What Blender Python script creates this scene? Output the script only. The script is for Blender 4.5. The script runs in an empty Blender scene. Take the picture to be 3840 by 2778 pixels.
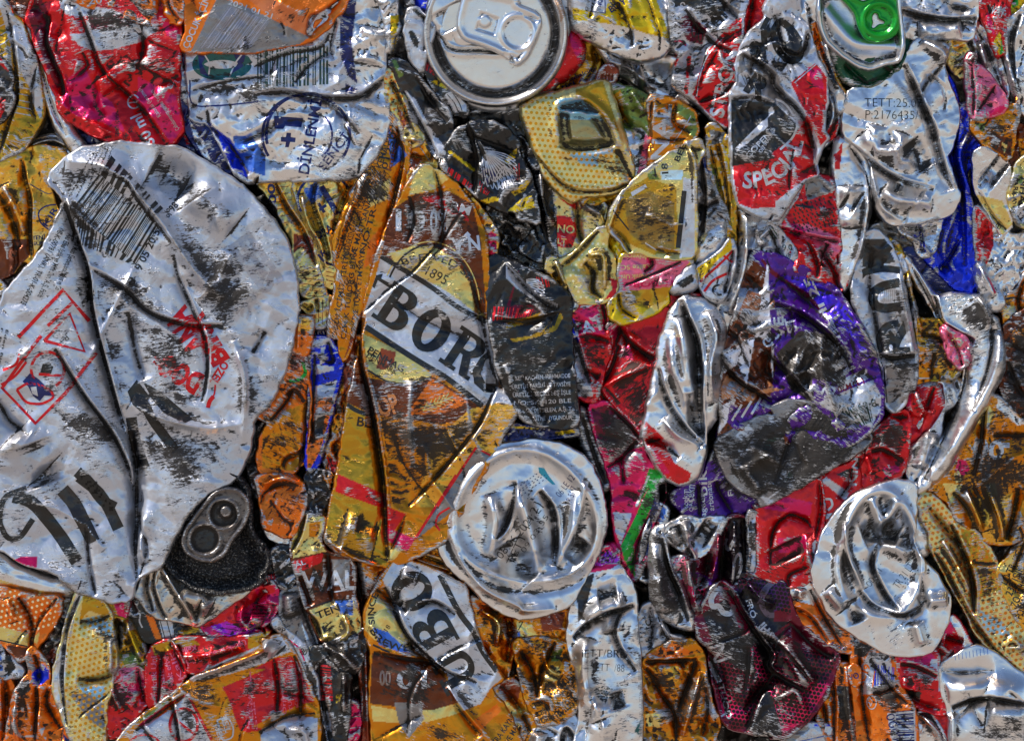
import bpy, bmesh, math, random
import numpy as np
from mathutils import Vector
from mathutils.geometry import tessellate_polygon

# ------------------------------------------------------------------ camera, light, exposure
PX = 0.000115                     # metres per unit of the layout (a can end is about 60 mm across)
W, H = 3840, 2778
CX, CY = W/2, H/2
scene = bpy.context.scene
COL = scene.collection
cam_d = bpy.data.cameras.new("camera"); cam = bpy.data.objects.new("camera", cam_d); COL.objects.link(cam)
DIST = 2.2
cam.location = (0, -DIST, 0); cam.rotation_euler = (math.radians(90), 0, 0)
cam_d.sensor_width = 36; cam_d.lens = 36*DIST/(W*PX)*1.004
cam_d.clip_start = 0.05; cam_d.clip_end = 400
scene.camera = cam
world = bpy.data.worlds.new("World"); scene.world = world; world.use_nodes = True
wt = world.node_tree; wt.nodes.clear()
sky = wt.nodes.new("ShaderNodeTexSky"); sky.sky_type = 'NISHITA'; sky.sun_disc = False
SUN_EL, SUN_AZ = math.radians(52), math.radians(256)      # azimuth measured from +Y clockwise
sky.sun_elevation = SUN_EL; sky.sun_rotation = SUN_AZ
sky.air_density = 1.0; sky.dust_density = 0.1; sky.ozone_density = 3.5
bg = wt.nodes.new("ShaderNodeBackground"); bg.inputs[1].default_value = 0.12
wo = wt.nodes.new("ShaderNodeOutputWorld")
wt.links.new(sky.outputs[0], bg.inputs[0]); wt.links.new(bg.outputs[0], wo.inputs[0])
sun_d = bpy.data.lights.new("sun", 'SUN'); sun = bpy.data.objects.new("sun", sun_d); COL.objects.link(sun)
sun_d.energy = 4.4; sun_d.angle = math.radians(4); sun_d.color = (1.0, 0.93, 0.84)
sdir = Vector((math.sin(SUN_AZ)*math.cos(SUN_EL), math.cos(SUN_AZ)*math.cos(SUN_EL), math.sin(SUN_EL)))
sun.rotation_euler = sdir.to_track_quat('Z', 'Y').to_euler(); sun.location = sdir*3
scene.view_settings.view_transform = 'Standard'; scene.view_settings.look = 'None'
scene.view_settings.exposure = 0.5; scene.view_settings.gamma = 1; scene.view_settings.use_curve_mapping = False
scene.cycles.max_bounces = 6; scene.cycles.diffuse_bounces = 3; scene.cycles.glossy_bounces = 4
scene.cycles.transparent_max_bounces = 4; scene.cycles.caustics_reflective = False

# ------------------------------------------------------------------ helpers: layout, noise, folds
STEP = 4.0
TS = 1000/1641
ORG = {}
for _c, _x in zip("1234", (0, 950, 1900, 2840)):
    for _r, _y in zip("ABC", (0, 900, 1778)): ORG[_r+_c] = (_x, _y, TS)
ORG["F"] = (0, 0, 3840/2268); ORG["S"] = (0, 0, 1.0)
def P(s):
    out = []; o = ORG["F"]
    for t in s.split():
        if t in ORG: o = ORG[t]; continue
        a, b = t.split(","); out.append((o[0]+float(a)*o[2], o[1]+float(b)*o[2]))
    return np.array(out)
def lin(c):
    c = np.asarray(c, float)/255
    return np.where(c <= 0.04045, c/12.92, ((c+0.055)/1.055)**2.4)
INK = {  # colour, metallic
 'W': ((186,188,196), .6), 'S': ((216,214,214), 1), 'R': ((200,6,20), .6), 'G': ((222,164,58), 1), 'O': ((222,108,4), .65),
 'A': ((200,122,16), .95), 'B': ((96,42,10), .75), 'K': ((13,13,14), .25), 'N': ((14,28,92), .5), 'U': ((0,40,200), .7),
 'Y': ((212,176,8), .7), 'C': ((214,190,112), .95), 'P': ((206,14,86), .7), 'V': ((74,14,130), .55), 'T': ((8,84,84), .4),
 'L': ((8,150,36), .5), 'D': ((5,70,42), .5), 'M': ((104,6,38), .7), 'Z': ((54,50,48), .6), 'H': ((124,120,120), .6),
 'E': ((212,192,124), .85), 'F': ((220,96,126), .55), 'Q': ((56,100,186), .6), 'X': ((130,50,16), .5), 'I': ((104,124,56), .7),
 'J': ((182,138,34), .95), 'w': ((176,176,182), .6), 'g': ((96,94,92), .5), 'b': ((24,54,46), .4), 'a': ((200,126,12), .9)}
def ink(k):
    if isinstance(k, str): c, m = INK[k]
    else: c, m = k
    return np.append(lin(c), m)

def _hash(i, j, s):
    n = (i*374761393 + j*668265263 + s*2147483647 + 12345).astype(np.int64)
    n = (n ^ (n >> 13))*1274126177 & 0x7fffffff
    n = (n ^ (n >> 16))*2246822519 & 0x7fffffff
    return (n & 0xffff)/65535.0
def pn(x, y, s=0):
    i = np.floor(x).astype(np.int64); j = np.floor(y).astype(np.int64); fx = x-i; fy = y-j
    u = fx*fx*fx*(fx*(fx*6-15)+10); v = fy*fy*fy*(fy*(fy*6-15)+10)
    def g(a, b, dx, dy):
        t = _hash(i+a, j+b, s)*2*np.pi
        return np.cos(t)*dx+np.sin(t)*dy
    n0 = g(0,0,fx,fy)*(1-u)+g(1,0,fx-1,fy)*u
    n1 = g(0,1,fx,fy-1)*(1-u)+g(1,1,fx-1,fy-1)*u
    return (n0*(1-v)+n1*v)*1.4
def sstep(a, b, x):
    t = np.clip((x-a)/(b-a), 0, 1); return t*t*(3-2*t)
def crumple(x, y, seed, lam, amp, ang, spread):
    r = random.Random(seed); h = np.zeros_like(x)
    for octv, (fl, fa) in enumerate(((1, .95), (.45, .55), (.2, .17), (.1, .03))):
        L = lam*fl
        wx = pn(x/(L*1.3)+7.1, y/(L*1.3), seed+octv)*L*.55; wy = pn(x/(L*1.3), y/(L*1.3)+3.3, seed+9+octv)*L*.55
        for k in range(4):
            a = ang+r.uniform(-1, 1)*spread; l = L*r.uniform(.8, 2.1)
            q = ((x+wx)*math.cos(a)+(y+wy)*math.sin(a))/l+r.random()*9
            t = np.abs(2*(q-np.floor(q))-1)
            t = np.sqrt(t*t+.0015)
            m = sstep(-.22, .38, pn(x/(L*1.9)+k*3.7, y/(L*1.9)+seed % 17, seed+k*5+octv))
            h += amp*fa*.5*(t-.5)*m
    h += amp*.55*pn(x/(lam*1.5), y/(lam*1.5), seed+77)
    return h
def inside(poly, x, y):
    res = np.zeros(x.shape, bool); n = len(poly)
    for i in range(n):
        x0, y0 = poly[i]; x1, y1 = poly[(i+1) % n]
        if y0 == y1: continue
        c = ((y0 > y) != (y1 > y)) & (x < (x1-x0)*(y-y0)/(y1-y0)+x0)
        res ^= c
    return res
def segdist(pts, x, y, closed=False, near=False):
    best = np.full(x.shape, 1e9); bx = np.zeros_like(x); by = np.zeros_like(x); side = np.zeros_like(x); tt = np.zeros_like(x)
    n = len(pts); m = n if closed else n-1
    for i in range(m):
        x0, y0 = pts[i]; x1, y1 = pts[(i+1) % n]; dx, dy = x1-x0, y1-y0; L = dx*dx+dy*dy+1e-9
        t = np.clip(((x-x0)*dx+(y-y0)*dy)/L, 0, 1); px = x0+t*dx; py = y0+t*dy
        d = (x-px)**2+(y-py)**2; w = d < best
        best = np.where(w, d, best)
        if near: bx = np.where(w, px, bx); by = np.where(w, py, by)
        side = np.where(w, np.sign(dx*(y-y0)-dy*(x-x0)), side); tt = np.where(w, (i+t)/m, tt)
    return (np.sqrt(best), bx, by) if near else (np.sqrt(best), side, tt)
def smooth(poly, closed=True, it=2, q=.2):
    for _ in range(it):
        n = len(poly); out = []
        for i in range(n if closed else n-1):
            a = poly[i]; b = poly[(i+1) % n]
            if closed or i > 0: out.append(a+(b-a)*q)
            else: out.append(a)
            if closed or i < n-2: out.append(b-(b-a)*q)
            else: out.append(b)
        poly = np.array(out)
    return poly
def ragged(poly, seed, amp, grow):
    n = len(poly); a = .5*np.sum(poly[:,0]*np.roll(poly[:,1],-1)-np.roll(poly[:,0],-1)*poly[:,1])
    out = []
    for i in range(n):
        p, q = poly[i], poly[(i+1) % n]; L = np.hypot(*(q-p)); k = max(1, int(L/14)); nr = np.array([(q-p)[1], -(q-p)[0]])/(L+1e-9)*np.sign(a)
        for j in range(k):
            c = p+(q-p)*j/k; s = pn(np.array([c[0]/34.]), np.array([c[1]/34.]), seed)[0]+.5*pn(np.array([c[0]/11.]), np.array([c[1]/11.]), seed+3)[0]
            out.append(c+nr*(grow+amp*s))
    return np.array(out)

# ------------------------------------------------------------------ materials
def make_mat(name, rough=.30, dots=None, grime=1.0, bump=1.0, sheen=None, crust=False):
    m = bpy.data.materials.new(name); m.use_nodes = True; nt = m.node_tree; N = nt.nodes; Lk = nt.links
    for n in list(N): N.remove(n)
    def node(t, **k):
        n = N.new(t)
        for a, b in k.items(): setattr(n, a, b)
        return n
    def math_(op, a, b=None, clamp=False):
        n = node("ShaderNodeMath", operation=op); n.use_clamp = clamp
        for i, v in enumerate((a, b)):
            if v is None: continue
            if isinstance(v, (int, float)): n.inputs[i].default_value = v
            else: Lk.new(v, n.inputs[i])
        return n.outputs[0]
    def mapr(v, a, b, c=0, d=1, smooth_=True):
        n = node("ShaderNodeMapRange"); n.interpolation_type = 'SMOOTHSTEP' if smooth_ else 'LINEAR'
        Lk.new(v, n.inputs[0]); n.inputs[1].default_value = a; n.inputs[2].default_value = b; n.inputs[3].default_value = c; n.inputs[4].default_value = d
        return n.outputs[0]
    def noise(scale, vec, det=4, ro=.6, dist=0):
        n = node("ShaderNodeTexNoise"); n.inputs['Scale'].default_value = scale; n.inputs['Detail'].default_value = det
        n.inputs['Roughness'].default_value = ro; n.inputs['Distortion'].default_value = dist; Lk.new(vec, n.inputs['Vector']); return n.outputs['Fac']
    def mixc(f, a, b):
        n = node("ShaderNodeMix", data_type='RGBA'); Lk.new(f, n.inputs[0])
        for i, v in ((6, a), (7, b)):
            if isinstance(v, tuple): n.inputs[i].default_value = (*v, 1)
            else: Lk.new(v, n.inputs[i])
        return n.outputs[2]
    def mixf(f, a, b):
        n = node("ShaderNodeMix", data_type='FLOAT'); Lk.new(f, n.inputs[0])
        for i, v in ((2, a), (3, b)):
            if isinstance(v, (int, float)): n.inputs[i].default_value = v
            else: Lk.new(v, n.inputs[i])
        return n.outputs[0]
    uv = node("ShaderNodeAttribute", attribute_name="uvw").outputs['Vector']
    at = node("ShaderNodeAttribute", attribute_name="ink"); col = at.outputs['Color']; met = at.outputs['Alpha']
    ws = node("ShaderNodeSeparateColor"); wa = node("ShaderNodeAttribute", attribute_name="wear"); Lk.new(wa.outputs['Color'], ws.inputs[0])
    zone, ridge, dmask, scuff = ws.outputs[0], ws.outputs[1], ws.outputs[2], wa.outputs['Alpha']
    def mapped(sx, sy, rot=0, off=0):
        n = node("ShaderNodeMapping"); n.inputs['Scale'].default_value = (sx, sy, 1); n.inputs['Rotation'].default_value = (0, 0, rot)
        n.inputs['Location'].default_value = (off, off*.7, 0); Lk.new(uv, n.inputs[0]); return n.outputs[0]
    patch = noise(1.5, mapped(.8, 1.25, .1), 7, .68, .3)
    patch2 = noise(1.1, mapped(.8, 1.3, -.1, 5), 7, .7, .4)
    streak = noise(3.6, mapped(.8, 3.6, .05, 2), 8, .72, .2)
    streak2 = noise(5.0, mapped(.7, 5.0, -.06, 9), 8, .72, .15)
    streak3 = noise(11, mapped(.8, 4.2, .1, 4), 5, .7, .1)
    fine = noise(13 if crust else 22, uv, 3, .7)
    if dots:
        dcol, per, rad = dots
        sc = node("ShaderNodeMapping"); sc.inputs['Rotation'].default_value = (0, 0, .12); sc.inputs['Scale'].default_value = (100/per,)*3; Lk.new(uv, sc.inputs[0])
        sx = node("ShaderNodeSeparateXYZ"); Lk.new(sc.outputs[0], sx.inputs[0])
        row = math_('FLOOR', sx.outputs[1]); half = math_('MULTIPLY', math_('MODULO', row, 2), .5)
        fx = math_('SUBTRACT', math_('FRACT', math_('ADD', sx.outputs[0], half)), .5); fy = math_('SUBTRACT', math_('FRACT', sx.outputs[1]), .5)
        r = math_('SQRT', math_('ADD', math_('MULTIPLY', fx, fx), math_('MULTIPLY', fy, fy)))
        dm = math_('MULTIPLY', mapr(r, rad+.05, rad-.05), dmask)
        col = mixc(dm, col, tuple(lin(dcol)))
    z = math_('MULTIPLY', zone, 1.0)
    zc = math_('MINIMUM', z, 1.15)
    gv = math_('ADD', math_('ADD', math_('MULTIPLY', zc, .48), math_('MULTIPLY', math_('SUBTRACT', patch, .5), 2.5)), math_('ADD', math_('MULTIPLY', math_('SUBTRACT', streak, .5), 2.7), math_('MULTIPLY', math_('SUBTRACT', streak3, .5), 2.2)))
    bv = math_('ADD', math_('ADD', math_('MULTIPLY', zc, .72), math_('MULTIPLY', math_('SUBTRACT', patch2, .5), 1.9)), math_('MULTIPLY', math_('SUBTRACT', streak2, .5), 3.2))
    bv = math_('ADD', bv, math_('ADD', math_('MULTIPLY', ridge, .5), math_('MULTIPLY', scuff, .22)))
    gv = math_('ADD', gv, math_('ADD', math_('MULTIPLY', scuff, .62), math_('MULTIPLY', math_('MAXIMUM', math_('MULTIPLY', ridge, -1), 0), .92)))  # fold valleys painted darker: crevice shade put into the colour along with packed grime
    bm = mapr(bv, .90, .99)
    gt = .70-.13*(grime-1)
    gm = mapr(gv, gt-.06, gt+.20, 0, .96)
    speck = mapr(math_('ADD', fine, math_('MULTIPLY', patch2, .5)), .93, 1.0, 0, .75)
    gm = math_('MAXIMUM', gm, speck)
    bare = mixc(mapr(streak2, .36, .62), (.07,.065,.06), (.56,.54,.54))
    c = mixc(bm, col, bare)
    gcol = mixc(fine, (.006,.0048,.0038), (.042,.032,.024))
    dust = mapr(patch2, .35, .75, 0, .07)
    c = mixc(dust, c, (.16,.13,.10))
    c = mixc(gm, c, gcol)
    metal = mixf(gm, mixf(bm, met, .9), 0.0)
    rg = mixf(gm, mixf(bm, math_('ADD', math_('MULTIPLY', patch, .16), rough-.08), .46), .62)
    bs = node("ShaderNodeBsdfPrincipled"); Lk.new(c, bs.inputs['Base Color']); Lk.new(metal, bs.inputs['Metallic']); Lk.new(rg, bs.inputs['Roughness'])
    coat = mixf(math_('MAXIMUM', bm, gm), .18, 0.0); Lk.new(coat, bs.inputs['Coat Weight']); bs.inputs['Coat Roughness'].default_value = .2; Lk.new(mixf(gm, .5, .18), bs.inputs['Specular IOR Level'])
    med = noise(2.6, mapped(1, 1, 0, 3), 3, .5, .5)
    hsum = math_('ADD', math_('MULTIPLY', med, .5*bump), math_('ADD', math_('MULTIPLY', streak2, .04), math_('MULTIPLY', math_('MULTIPLY', gm, fine), .10)))
    if crust:
        vor = node("ShaderNodeTexVoronoi", feature='DISTANCE_TO_EDGE'); vor.inputs['Scale'].default_value = 9; Lk.new(uv, vor.inputs['Vector'])
        hsum = math_('ADD', hsum, math_('MULTIPLY', mapr(vor.outputs['Distance'], 0, .2), -1.2))
        hsum = math_('ADD', hsum, math_('MULTIPLY', fine, 2.5))
        spk = math_('MULTIPLY', mapr(fine, .52, .6), mapr(streak2, .38, .54)); cr = mixc(spk, (.022,.021,.022), (.36,.34,.32)); Lk.new(cr, bs.inputs['Base Color']); Lk.new(mapr(fine, .4, .6, .6, .3), bs.inputs['Roughness']); Lk.new(mapr(fine, .35, .6, .2, .7), bs.inputs['Metallic'])
    bp = node("ShaderNodeBump"); bp.inputs['Strength'].default_value = .8; bp.inputs['Distance'].default_value = .0009; Lk.new(hsum, bp.inputs['Height'])
    Lk.new(bp.outputs[0], bs.inputs['Normal']); Lk.new(bp.outputs[0], bs.inputs['Coat Normal'])
    o = node("ShaderNodeOutputMaterial"); Lk.new(bs.outputs[0], o.inputs[0])
    return m
MAT = {
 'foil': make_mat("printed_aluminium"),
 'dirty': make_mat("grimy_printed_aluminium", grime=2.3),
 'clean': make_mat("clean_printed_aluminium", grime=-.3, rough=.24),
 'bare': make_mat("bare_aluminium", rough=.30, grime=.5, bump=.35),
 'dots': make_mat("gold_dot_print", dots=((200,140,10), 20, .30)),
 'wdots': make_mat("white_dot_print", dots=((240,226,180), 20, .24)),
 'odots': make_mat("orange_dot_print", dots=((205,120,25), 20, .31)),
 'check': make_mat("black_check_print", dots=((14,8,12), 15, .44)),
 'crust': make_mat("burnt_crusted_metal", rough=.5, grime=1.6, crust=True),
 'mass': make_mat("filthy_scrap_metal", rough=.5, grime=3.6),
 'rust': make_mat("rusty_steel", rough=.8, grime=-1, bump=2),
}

# ------------------------------------------------------------------ the sheet builder
class Can: pass
def mesh_obj(name, verts, faces, mat, attrs, parent=None, loc=(0,0,0)):
    me = bpy.data.meshes.new(name)
    me.from_pydata([tuple(v) for v in verts], [], faces)
    me.polygons.foreach_set("use_smooth", [True]*len(me.polygons))
    for nm, (ty, arr) in attrs.items():
        a = me.attributes.new(nm, ty, 'POINT')
        a.data.foreach_set("vector" if ty == 'FLOAT_VECTOR' else "color", np.ascontiguousarray(arr, dtype=np.float32).ravel())
    me.materials.append(mat); me.update()
    o = bpy.data.objects.new(name, me); COL.objects.link(o)
    if parent is not None: o.parent = parent
    else: o.location = loc
    return o
def build(cn, name, parent=None, origin=None):
    """one crushed sheet as a closed solid: relief on its face, rolled edges, a skirt and a back"""
    poly = cn.poly; x0, y0 = poly.min(0)-STEP; x1, y1 = poly.max(0)+STEP
    m = 90
    x0 = max(x0, -m); y0 = max(y0, -m); x1 = min(x1, W+m); y1 = min(y1, H+m)
    i0 = math.floor(x0/STEP); j0 = math.floor(y0/STEP); nx = math.ceil(x1/STEP)-i0+1; ny = math.ceil(y1/STEP)-j0+1
    X, Y = np.meshgrid((i0+np.arange(nx))*STEP, (j0+np.arange(ny))*STEP)
    cc = inside(poly, X[:-1,:-1]+STEP/2, Y[:-1,:-1]+STEP/2)
    for hp in cn.holes: cc &= ~inside(hp, X[:-1,:-1]+STEP/2, Y[:-1,:-1]+STEP/2)
    used = np.zeros((ny, nx), bool); cnt = np.zeros((ny, nx), int)
    for a in (0, 1):
        for b in (0, 1): cnt[a:a+ny-1, b:b+nx-1] += cc
    used = cnt > 0; bnd = used & (cnt < 4)
    d, bx, by = segdist(poly, X, Y, True, True)
    for hp in cn.holes:
        d2, bx2, by2 = segdist(hp, X, Y, True, True); w = d2 < d; d = np.where(w, d2, d); bx = np.where(w, bx2, bx); by = np.where(w, by2, by)
    snap = bnd & (d < STEP*1.3)
    X = np.where(snap, bx, X); Y = np.where(snap, by, Y)
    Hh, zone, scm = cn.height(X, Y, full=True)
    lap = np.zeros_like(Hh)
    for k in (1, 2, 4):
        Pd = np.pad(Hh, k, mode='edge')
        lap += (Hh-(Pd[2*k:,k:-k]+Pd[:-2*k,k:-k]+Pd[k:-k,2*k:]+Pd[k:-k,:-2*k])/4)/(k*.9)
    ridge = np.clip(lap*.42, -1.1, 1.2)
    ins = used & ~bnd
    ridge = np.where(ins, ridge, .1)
    idx = -np.ones((ny, nx), int); idx[used] = np.arange(used.sum())
    jj, ii = np.nonzero(cc)
    faces = np.stack([idx[jj,ii], idx[jj,ii+1], idx[jj+1,ii+1], idx[jj+1,ii]], 1)   # y down: seen from -Y this winds facing the camera
    vx, vy, vh = X[used], Y[used], Hh[used]
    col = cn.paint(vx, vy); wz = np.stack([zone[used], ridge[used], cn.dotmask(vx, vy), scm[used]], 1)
    # boundary edges -> skirt
    from collections import defaultdict
    ec = {}
    for f in faces.tolist():
        for a, b in ((f[0],f[1]),(f[1],f[2]),(f[2],f[3]),(f[3],f[0])):
            if (b, a) in ec: del ec[(b, a)]
            else: ec[(a, b)] = 1
    bv = sorted({a for e in ec for a in e}); mp = {}
    n0 = len(vx); sk = cn.skirt
    cx, cy = vx.mean(), vy.mean()
    ex, ey, eh = [], [], []
    for k, v in enumerate(bv):
        mp[v] = n0+k; ex.append(vx[v]); ey.append(vy[v]); eh.append(vh[v]-sk)
    fl = [tuple(f[::-1]) for f in faces.tolist()] if False else faces.tolist()
    allf = [f[::-1] for f in fl]
    for a, b in ec: allf.append([a, b, mp[b], mp[a]])
    nxt = {}
    for a, b in ec: nxt.setdefault(a, []).append(b)
    seen = set(); loops = []
    for s in list(nxt):
        while nxt.get(s):
            lp = [s]; c = nxt[s].pop()
            while c != s and nxt.get(c): lp.append(c); c = nxt[c].pop()
            if len(lp) > 2 and len(set(lp)) == len(lp): loops.append(lp)
    if len(loops) == 1: allf.append([mp[v] for v in loops[0]])
    VX = np.concatenate([vx, ex]); VY = np.concatenate([vy, ey]); VH = np.concatenate([vh, eh])
    col = np.concatenate([col, col[bv]]); wz = np.concatenate([wz, wz[bv]])
    ox, oy, oz = origin if origin else (0, 0, 0)
    V = np.stack([(VX-CX)*PX-ox, -VH*PX-oy, -(VY-CY)*PX-oz], 1)
    cn.grid = (i0, j0, nx, ny, zone, ridge, scm)
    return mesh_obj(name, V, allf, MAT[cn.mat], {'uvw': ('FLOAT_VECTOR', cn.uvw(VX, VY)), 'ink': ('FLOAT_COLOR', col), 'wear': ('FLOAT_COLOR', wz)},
                    parent, (ox, oy, oz) if parent is None else (0,0,0))

def make_can(z, poly, col, seed, mat='foil', paint=(), folds=(), cr=None, lam=170, ang=0., spread=1.6, dome=7, edge=7, drop=24, skirt=70, tilt=(0,0),
             wear=0., scuff=(), dots=(), extra=None, grow=11, rag=5.0, sm=1, holes=(), flat=.62, uvrot=0., auto=True, name_jit=True):
    rr0 = random.Random(seed+5).gauss(0, .22); z = z+random.Random(seed+6).uniform(-9, 9) if name_jit else z
    c = Can(); c.seed = seed; c.z = z; c.mat = mat; c.skirt = skirt
    raw = P(poly) if isinstance(poly, str) else poly
    c.poly = ragged(smooth(raw, True, sm, .16), seed, rag, grow)
    c.holes = [smooth(P(h) if isinstance(h, str) else h, True, 1) for h in holes]
    cen = raw.mean(0); size = (raw.max(0)-raw.min(0)).min()
    amp = cr if cr is not None else min(60, 18+size*.11)
    lamb = min(lam, max(60, size*.75))
    fl = []
    for f in folds:
        ty, w, a, s = f; pts = smooth(P(s), False, 2) if isinstance(s, str) else s
        fl.append((ty, w*(.75 if ty in 'vs' else .9), a*1.75, pts))
    if not extra and auto:
        r3 = random.Random(seed*7+1); n_ = int(max(1, min(9, size/75)))
        for _ in range(n_):
            px, py = r3.uniform(raw[:,0].min(), raw[:,0].max()), r3.uniform(raw[:,1].min(), raw[:,1].max()); th = math.pi/2+ang+r3.gauss(0, .75); L = r3.uniform(.25, .6)*max(size, 90); pts = [(px, py)]
            for _k in range(r3.randint(2, 4)):
                th += r3.gauss(0, .35); px += math.cos(th)*L/3; py += math.sin(th)*L/3; pts.append((px, py))
            k_ = min(1, size/300)
            fl.append((r3.choice('ssvr'), r3.uniform(9, 20), r3.uniform(10, 22)*(.45+.55*k_), np.array(pts)))
    scf = [(P(s) if isinstance(s, str) else s) for s in scuff]
    dt = [P(s) for s in dots]; pt = [(k, P(s) if isinstance(s, str) else s) for k, s in paint]
    # clip level: the press flattened everything above it
    rr = random.Random(seed); sx = np.array([rr.uniform(*sorted((raw[:,0].min(), raw[:,0].max()+1))) for _ in range(400)]); sy = np.array([rr.uniform(raw[:,1].min(), raw[:,1].max()+1) for _ in range(400)])
    lev = np.quantile(crumple(sx, sy, seed, lamb, amp, ang, spread), flat) if amp > 0 else 0
    def height(X, Y, full=False):
        d, _, _ = segdist(c.poly, X, Y, True); ins = inside(c.poly, X, Y); d = np.where(ins, d, 0)
        for hp in c.holes:
            d2, _, _ = segdist(hp, X, Y, True); d = np.minimum(d, d2*1.6)
        h = crumple(X, Y, seed, lamb, amp, ang, spread) if amp > 0 else np.zeros_like(X)
        ex = h-lev; k = 4.0
        zone = sstep(-6, 5, ex)
        h = lev-k*np.log1p(np.exp(np.clip(-ex/k, -40, 40)))+ .25*np.maximum(ex, 0)
        h = h+.7*dome*(1-np.exp(-d/70.))
        for ty, w, a, pts in fl:
            dd, side, t = segdist(pts, X, Y)
            tap = np.sqrt(np.clip(np.minimum(t, 1-t)*6, 0, 1)) if ty != 'o' else 1
            if ty in 'vo': g = -a*np.exp(-dd/w)*tap
            elif ty == 'r': g = a*np.exp(-(dd/w)**1.3)*tap
            elif ty == 'b': g = a*np.exp(-(dd/w)**2)*tap
            elif ty == 'u': g = -a*np.exp(-(dd/w)**2)*tap
            elif ty == 's': q_ = .5+.5*side*np.clip(dd/7, 0, 1); g = (a*.35-q_*a*1.35)*np.exp(-dd/w)*tap     # right hand side of the line lies lower
            h = h+g
            if ty in 'vsu': zone = zone*(1-.75*np.exp(-(dd/(w*.8))**2)*tap)
        if extra: h, zone = extra(X, Y, h, zone, d)
        h = h+tilt[0]*(X-cen[0])+tilt[1]*(Y-cen[1])
        t = np.clip(1-d/edge, 0, 1)
        h = h+1.0*np.exp(-((d-edge*.8)/5)**2)
        h = h-drop*(1-np.sqrt(np.clip(1-t*t, 0, 1)))
        if full:
            zone = zone*.9+wear; scm = np.zeros_like(X)
            for s in scf:
                dd, _, _ = segdist(s, X, Y, True); q = inside(s, X, Y)
                scm = np.maximum(scm, np.where(q, .3+.7*sstep(0, 40, dd), .3*sstep(30, 0, dd)))
            return z+h, zone, scm
        return z+h
    c.height = height
    def paintf(x, y):
        out = np.tile(ink(col), (len(x), 1))
        for k, s in pt:
            out[inside(s, x, y)] = ink(k)
        return out
    c.paint = paintf
    def dotmask(x, y):
        if not dt: return np.ones(len(x)) if mat in ('dots','wdots','odots','check') else np.zeros(len(x))
        r = np.zeros(len(x), bool)
        for s in dt: r |= inside(s, x, y)
        return r.astype(float)
    c.dotmask = dotmask
    def uvw(x, y):
        ur = uvrot+rr0
        ca, sa = math.cos(ur), math.sin(ur)
        return np.stack([(x*ca-y*sa)/100, (x*sa+y*ca)/100, np.full(len(x), (seed*.73) % 50)], 1)
    c.uvw = uvw
    return c

# ------------------------------------------------------------------ printed marks laid on the relief
_fc = {}
def text_mesh(s, bold=.0):
    key = (s, bold)
    if key in _fc: return _fc[key]
    cu = bpy.data.curves.new("t", 'FONT'); cu.body = s; cu.size = 1; cu.offset = bold; cu.resolution_u = 3
    o = bpy.data.objects.new("t", cu); COL.objects.link(o)
    dg = bpy.context.evaluated_depsgraph_get(); me = bpy.data.meshes.new_from_object(o.evaluated_get(dg))
    v = np.array([(p.co.x, p.co.y) for p in me.vertices]); f = [tuple(p.vertices) for p in me.polygons]
    bpy.data.objects.remove(o); bpy.data.curves.remove(cu); bpy.data.meshes.remove(me)
    _fc[key] = (v, f); return v, f
def tess(loops):
    flat = [Vector((p[0], p[1], 0)) for l in loops for p in l]
    tr = tessellate_polygon([[Vector((p[0], p[1], 0)) for p in l] for l in loops])
    return np.array([(p.x, p.y) for p in flat]), [tuple(t) for t in tr]
def arc(cx, cy, rx, ry, a0, a1, n=24):
    return [(cx+rx*math.cos(math.radians(a0+(a1-a0)*i/n)), cy+ry*math.sin(math.radians(a0+(a1-a0)*i/n))) for i in range(n+1)]
def glyph(ch):
    if ch == 'B':
        o = [(0,0),(0,.1),(.09,.1),(.09,.9),(0,.9),(0,1),(.4,1)]+arc(.42,.77,.2,.23,90,-75,8)+[(.5,.53)]+arc(.43,.28,.24,.28,70,-90,8)
        return [(o, [arc(.34,.76,.09,.13,90,-90,6)+[(.27,.63),(.27,.89)], arc(.35,.29,.1,.17,90,-90,6)+[(.27,.12),(.27,.46)]])]
    if ch == 'O': return [(arc(.35,.5,.35,.53,0,345,22), [arc(.35,.5,.13,.36,0,345,18)])]
    if ch == 'R':
        o = [(0,0),(0,.1),(.09,.1),(.09,.9),(0,.9),(0,1),(.42,1)]+arc(.43,.74,.23,.26,90,-60,8)+[(.5,.48),(.62,.1),(.7,.1),(.7,0),(.47,0),(.33,.44),(.27,.44),(.27,.1),(.36,.1),(.36,0)]
        return [(o, [arc(.35,.73,.11,.16,90,-90,6)+[(.27,.57),(.27,.89)]])]
    if ch == 'C': return [(arc(.38,.5,.38,.53,40,320,20)+arc(.38,.5,.17,.36,320,40,16), [])]
    if ch == 'U': return [([(0,1),(.3,1),(.3,.9),(.24,.9),(.24,.3)]+arc(.36,.3,.12,.17,180,360,8)+[(.48,.9),(.42,.9),(.42,1),(.7,1),(.7,.9),(.64,.9),(.64,.3)]+arc(.36,.3,.28,.32,0,-180,12)+[(.08,.9),(0,.9)], [])]
    if ch == 'T': return [([(.2,0),(.2,.1),(.28,.1),(.28,.88),(.1,.88),(.1,.72),(0,.72),(0,1),(.74,1),(.74,.72),(.64,.72),(.64,.88),(.46,.88),(.46,.1),(.54,.1),(.54,0)], [])]
    if ch == 'K': return [([(0,0),(0,.1),(.08,.1),(.08,.9),(0,.9),(0,1),(.34,1),(.34,.9),(.26,.9),(.26,.55),(.5,.9),(.44,.9),(.44,1),(.72,1),(.72,.9),(.42,.54),(.66,.1),(.74,.1),(.74,0),(.5,0),(.26,.44),(.26,.1),(.34,.1),(.34,0)], [])]
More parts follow.
